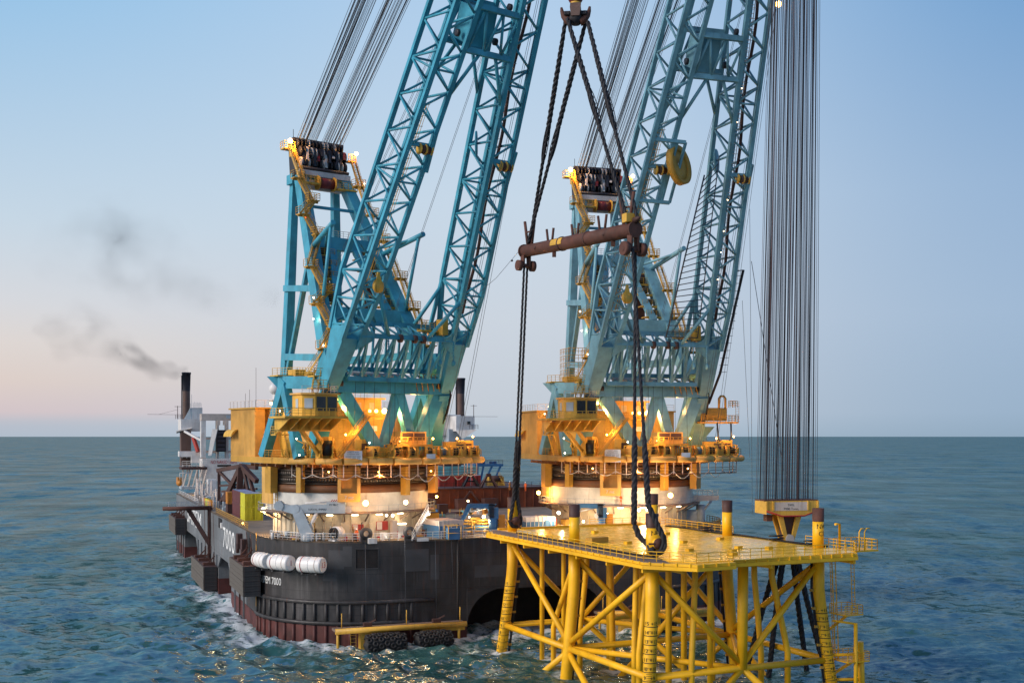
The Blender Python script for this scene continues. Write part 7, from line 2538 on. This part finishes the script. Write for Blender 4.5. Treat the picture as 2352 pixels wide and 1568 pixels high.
MB().cyl((0, -1.05, -4.0), (0, 1.05, -4.0), .6, 18).build('hook_pin', 'superstructure_cream', lb)
for s in (-1, 1):
    MB().path([(0, 0, -4.4), (s * .8, 0, -6.2), (s * 1.6, 0, -6.3), (s * 1.9, 0, -5.2)], [.6, .6, .45, .2], 10).build('hook_horn', 'rope_black', lb)
b = MB()
hp_ = V(bc[0], bc[1], bc[2] - 5.4)
for k, (x1, y1, x0, y0) in enumerate(((-5.4, 3, -.8, .6), (-3.0, -1.5, -.6, -.6), (3.6, 2.2, .7, .6), (5.6, -1.6, .8, -.5))):
    a_ = hp_ + V(x0, y0, 0)
    e_ = V(bc[0] + x1, bc[1] + y1, -3.0)
    lab = ('dark braided sling below the load block, slanting farthest to port into the sea', 'dark braided sling below the load block, crossing behind the jacket brace to port',
           'dark braided sling below the load block, slanting steeply to starboard', 'dark braided sling below the load block, passing closest to the marked corner leg')[k]
    sling(lab, [([a_, mixp(a_, e_, .5), e_], [.26, .38, .30]), ([a_ + V(.5, .3, 0), mixp(a_, e_, .35) + V(.1, .1, 0), e_ + V(.2, .2, 0)], [.24, .3, .25])], [], 'dark slings below the load block')
g = random.Random(21)
tipw = bp(101, 0, -.6)
rz2 = R(16)
tipx = V(C2[0] + tipw[0] * math.cos(rz2) - tipw[1] * math.sin(rz2), C2[1] + tipw[0] * math.sin(rz2) + tipw[1] * math.cos(rz2), tipw[2])
n_r = 72
for i in range(n_r):
    fx = (i + .5) / n_r * 2 - 1
    fx += g.uniform(-.012, .012)
    x0 = fx * (w - .55)
    y0 = (-.8 if i % 2 else .8) + g.uniform(-.2, .2)
    p0_ = V(bc[0] + x0 * math.cos(R(14)) - y0 * math.sin(R(14)), bc[1] + x0 * math.sin(R(14)) + y0 * math.cos(R(14)), bc[2] + 1.0)
    p1_ = V(bc[0] + 1.3 + fx * 3.0, bc[1] - 1.0 + fx * .6 + y0 * .6, 119)
    rr_ = .085 if i % 21 in (4, 5, 12) else .036 if i % 3 else .026
    MB().path([local(crane2, p0_), local(crane2, p1_)], rr_, 5, caps=False).build('hoist_rope', 'wire_red' if i % 3 == 0 else 'rope_black' if i % 21 in (4, 5, 12) else 'wire_dark', crane2)
for (u0, v0, Y0, u1, v1, Y1, r) in ((1705, 690, 175, 1722, 1050, 176, .03), (1722, 480, 165, 1728, 1180, 165, .03), (1726, 600, 158, 1800, 1080, 155, .045)):
    MB().path([local(crane2, at(u0, v0, Y0)), local(crane2, at(u1, v1, Y1))], r, 4, caps=False).build('tag_line', 'wire_dark', crane2)
lamp('floodlight', crane2, local(crane2, at(1788, 10, 150)), .4, 'lamp_sodium', 1500, SOD)
# tag line from the spreader's far end to the nearer boom
t = thing('tag_line', 'thin dark tag line from the spreader to the nearer boom', 'rope', tuple(SL), 0)
pq = at(1000, 742, 172) - SL
MB().path([V(-.6, 0, .3), pq * .3 + V(0, 0, -.5), pq * .6 + V(0, 0, -.7), pq], .03, 5).build('line', 'wire_dark', t)
MB().ball(pq * .12 + V(-.2, 0, 0), .16, 8, 5).build('line_clamp', 'cable_black', t)

# ------------------------------------------------------------------ smoke drifting off the port funnel
def smoke():
    for nm_, dens in (('smoke', SMOKE_D), ('smoke_thick', SMOKE_D * 3.2), ('smoke_dense', SMOKE_D * 9)):
        smoke_mat(nm_, dens)
    smoke_puffs()

def smoke_mat(nm_, dens):
    m = bpy.data.materials.new(nm_)
    m.use_nodes = True
    n, l = m.node_tree.nodes, m.node_tree.links
    n.clear()
    out = n.new('ShaderNodeOutputMaterial')
    pv = n.new('ShaderNodeVolumePrincipled')
    pv.inputs['Color'].default_value = (.16, .15, .16, 1)
    at_ = n.new('ShaderNodeTexCoord')
    ns = n.new('ShaderNodeTexNoise')
    ns.inputs['Scale'].default_value = .085
    ns.inputs['Detail'].default_value = 5
    ns.inputs['Roughness'].default_value = .62
    l.new(at_.outputs['Object'], ns.inputs[0])
    mr = n.new('ShaderNodeMapRange')
    mr.inputs[1].default_value, mr.inputs[2].default_value = (.22, .68) if dens > .03 else (.40, .70)
    mr.inputs[3].default_value, mr.inputs[4].default_value = 0, 1
    l.new(ns.outputs[0], mr.inputs[0])
    l.new(mr.outputs[0], pv.inputs['Density'])
    mu = n.new('ShaderNodeMath')
    mu.operation = 'MULTIPLY'
    mu.inputs[1].default_value = dens
    l.new(mr.outputs[0], mu.inputs[0])
    l.new(mu.outputs[0], pv.inputs['Density'])
    l.new(pv.outputs[0], out.inputs['Volume'])
    M[nm_] = m

def smoke_puffs():
    for pts in ([(427, 852, 318, 1.5), (402, 856, 316, 2.1), (365, 849, 312, 2.5), (325, 830, 308, 2.9), (285, 802, 304, 3.2)], [(300, 815, 306, 2.6), (270, 796, 304, 3.8), (230, 778, 300, 5), (170, 755, 296, 6.5), (90, 765, 292, 7)],
                [(640, 690, 330, 3), (560, 668, 326, 5), (480, 665, 322, 7), (400, 640, 318, 9), (330, 595, 312, 10), (250, 555, 306, 11), (180, 560, 302, 10), (90, 585, 300, 9)],
                [(300, 590, 312, 8), (250, 540, 308, 11), (215, 505, 305, 9)]):
        gs = random.Random(int(pts[0][0]))
        nst = 7
        for q in range(nst):                           # wisps: thin strands that wander about the drift line and spread
            ph, ang = gs.random() * 6.28, 6.28 * q / nst
            P, RRr = [], []
            n_ = (len(pts) - 1) * 5
            for i in range(n_ + 1):
                x = i / 5
                k = min(int(x), len(pts) - 2)
                t_ = x - k
                u, v, Y, r = (pts[k][z] + (pts[k + 1][z] - pts[k][z]) * t_ for z in range(4))
                o_ = .62 * r
                w_ = ang + .5 * math.sin(x * 1.3 + ph)
                P.append(at(u, v, Y) + V(o_ * .5 * math.sin(x * 2.1 + ph * 2), o_ * math.cos(w_), o_ * math.sin(w_) + .25 * r * math.sin(x * 2.7 + ph)))
                RRr.append(max(.15, r * (.46 + .16 * math.sin(x * 3.3 + ph * 3)) * min(1, (n_ - i) / 5 + .15)))
            for k in (1.3, .85):
                o = MB().path(P, [z * k for z in RRr], 10).build('smoke_plume', {427: 'smoke_dense', 300: 'smoke_thick' if pts[0][1] == 815 else 'smoke'}.get(pts[0][0], 'smoke'))
                o['kind'] = 'stuff'
SMOKE_D = .0036
smoke()

# sanity of the split: nothing left unparented without a label
for o in COL.objects:
    if o.parent is None and o.type in {'MESH', 'EMPTY'} and 'label' not in o and o.get('kind') not in ('structure', 'stuff'):
        print('UNLABELLED', o.name)
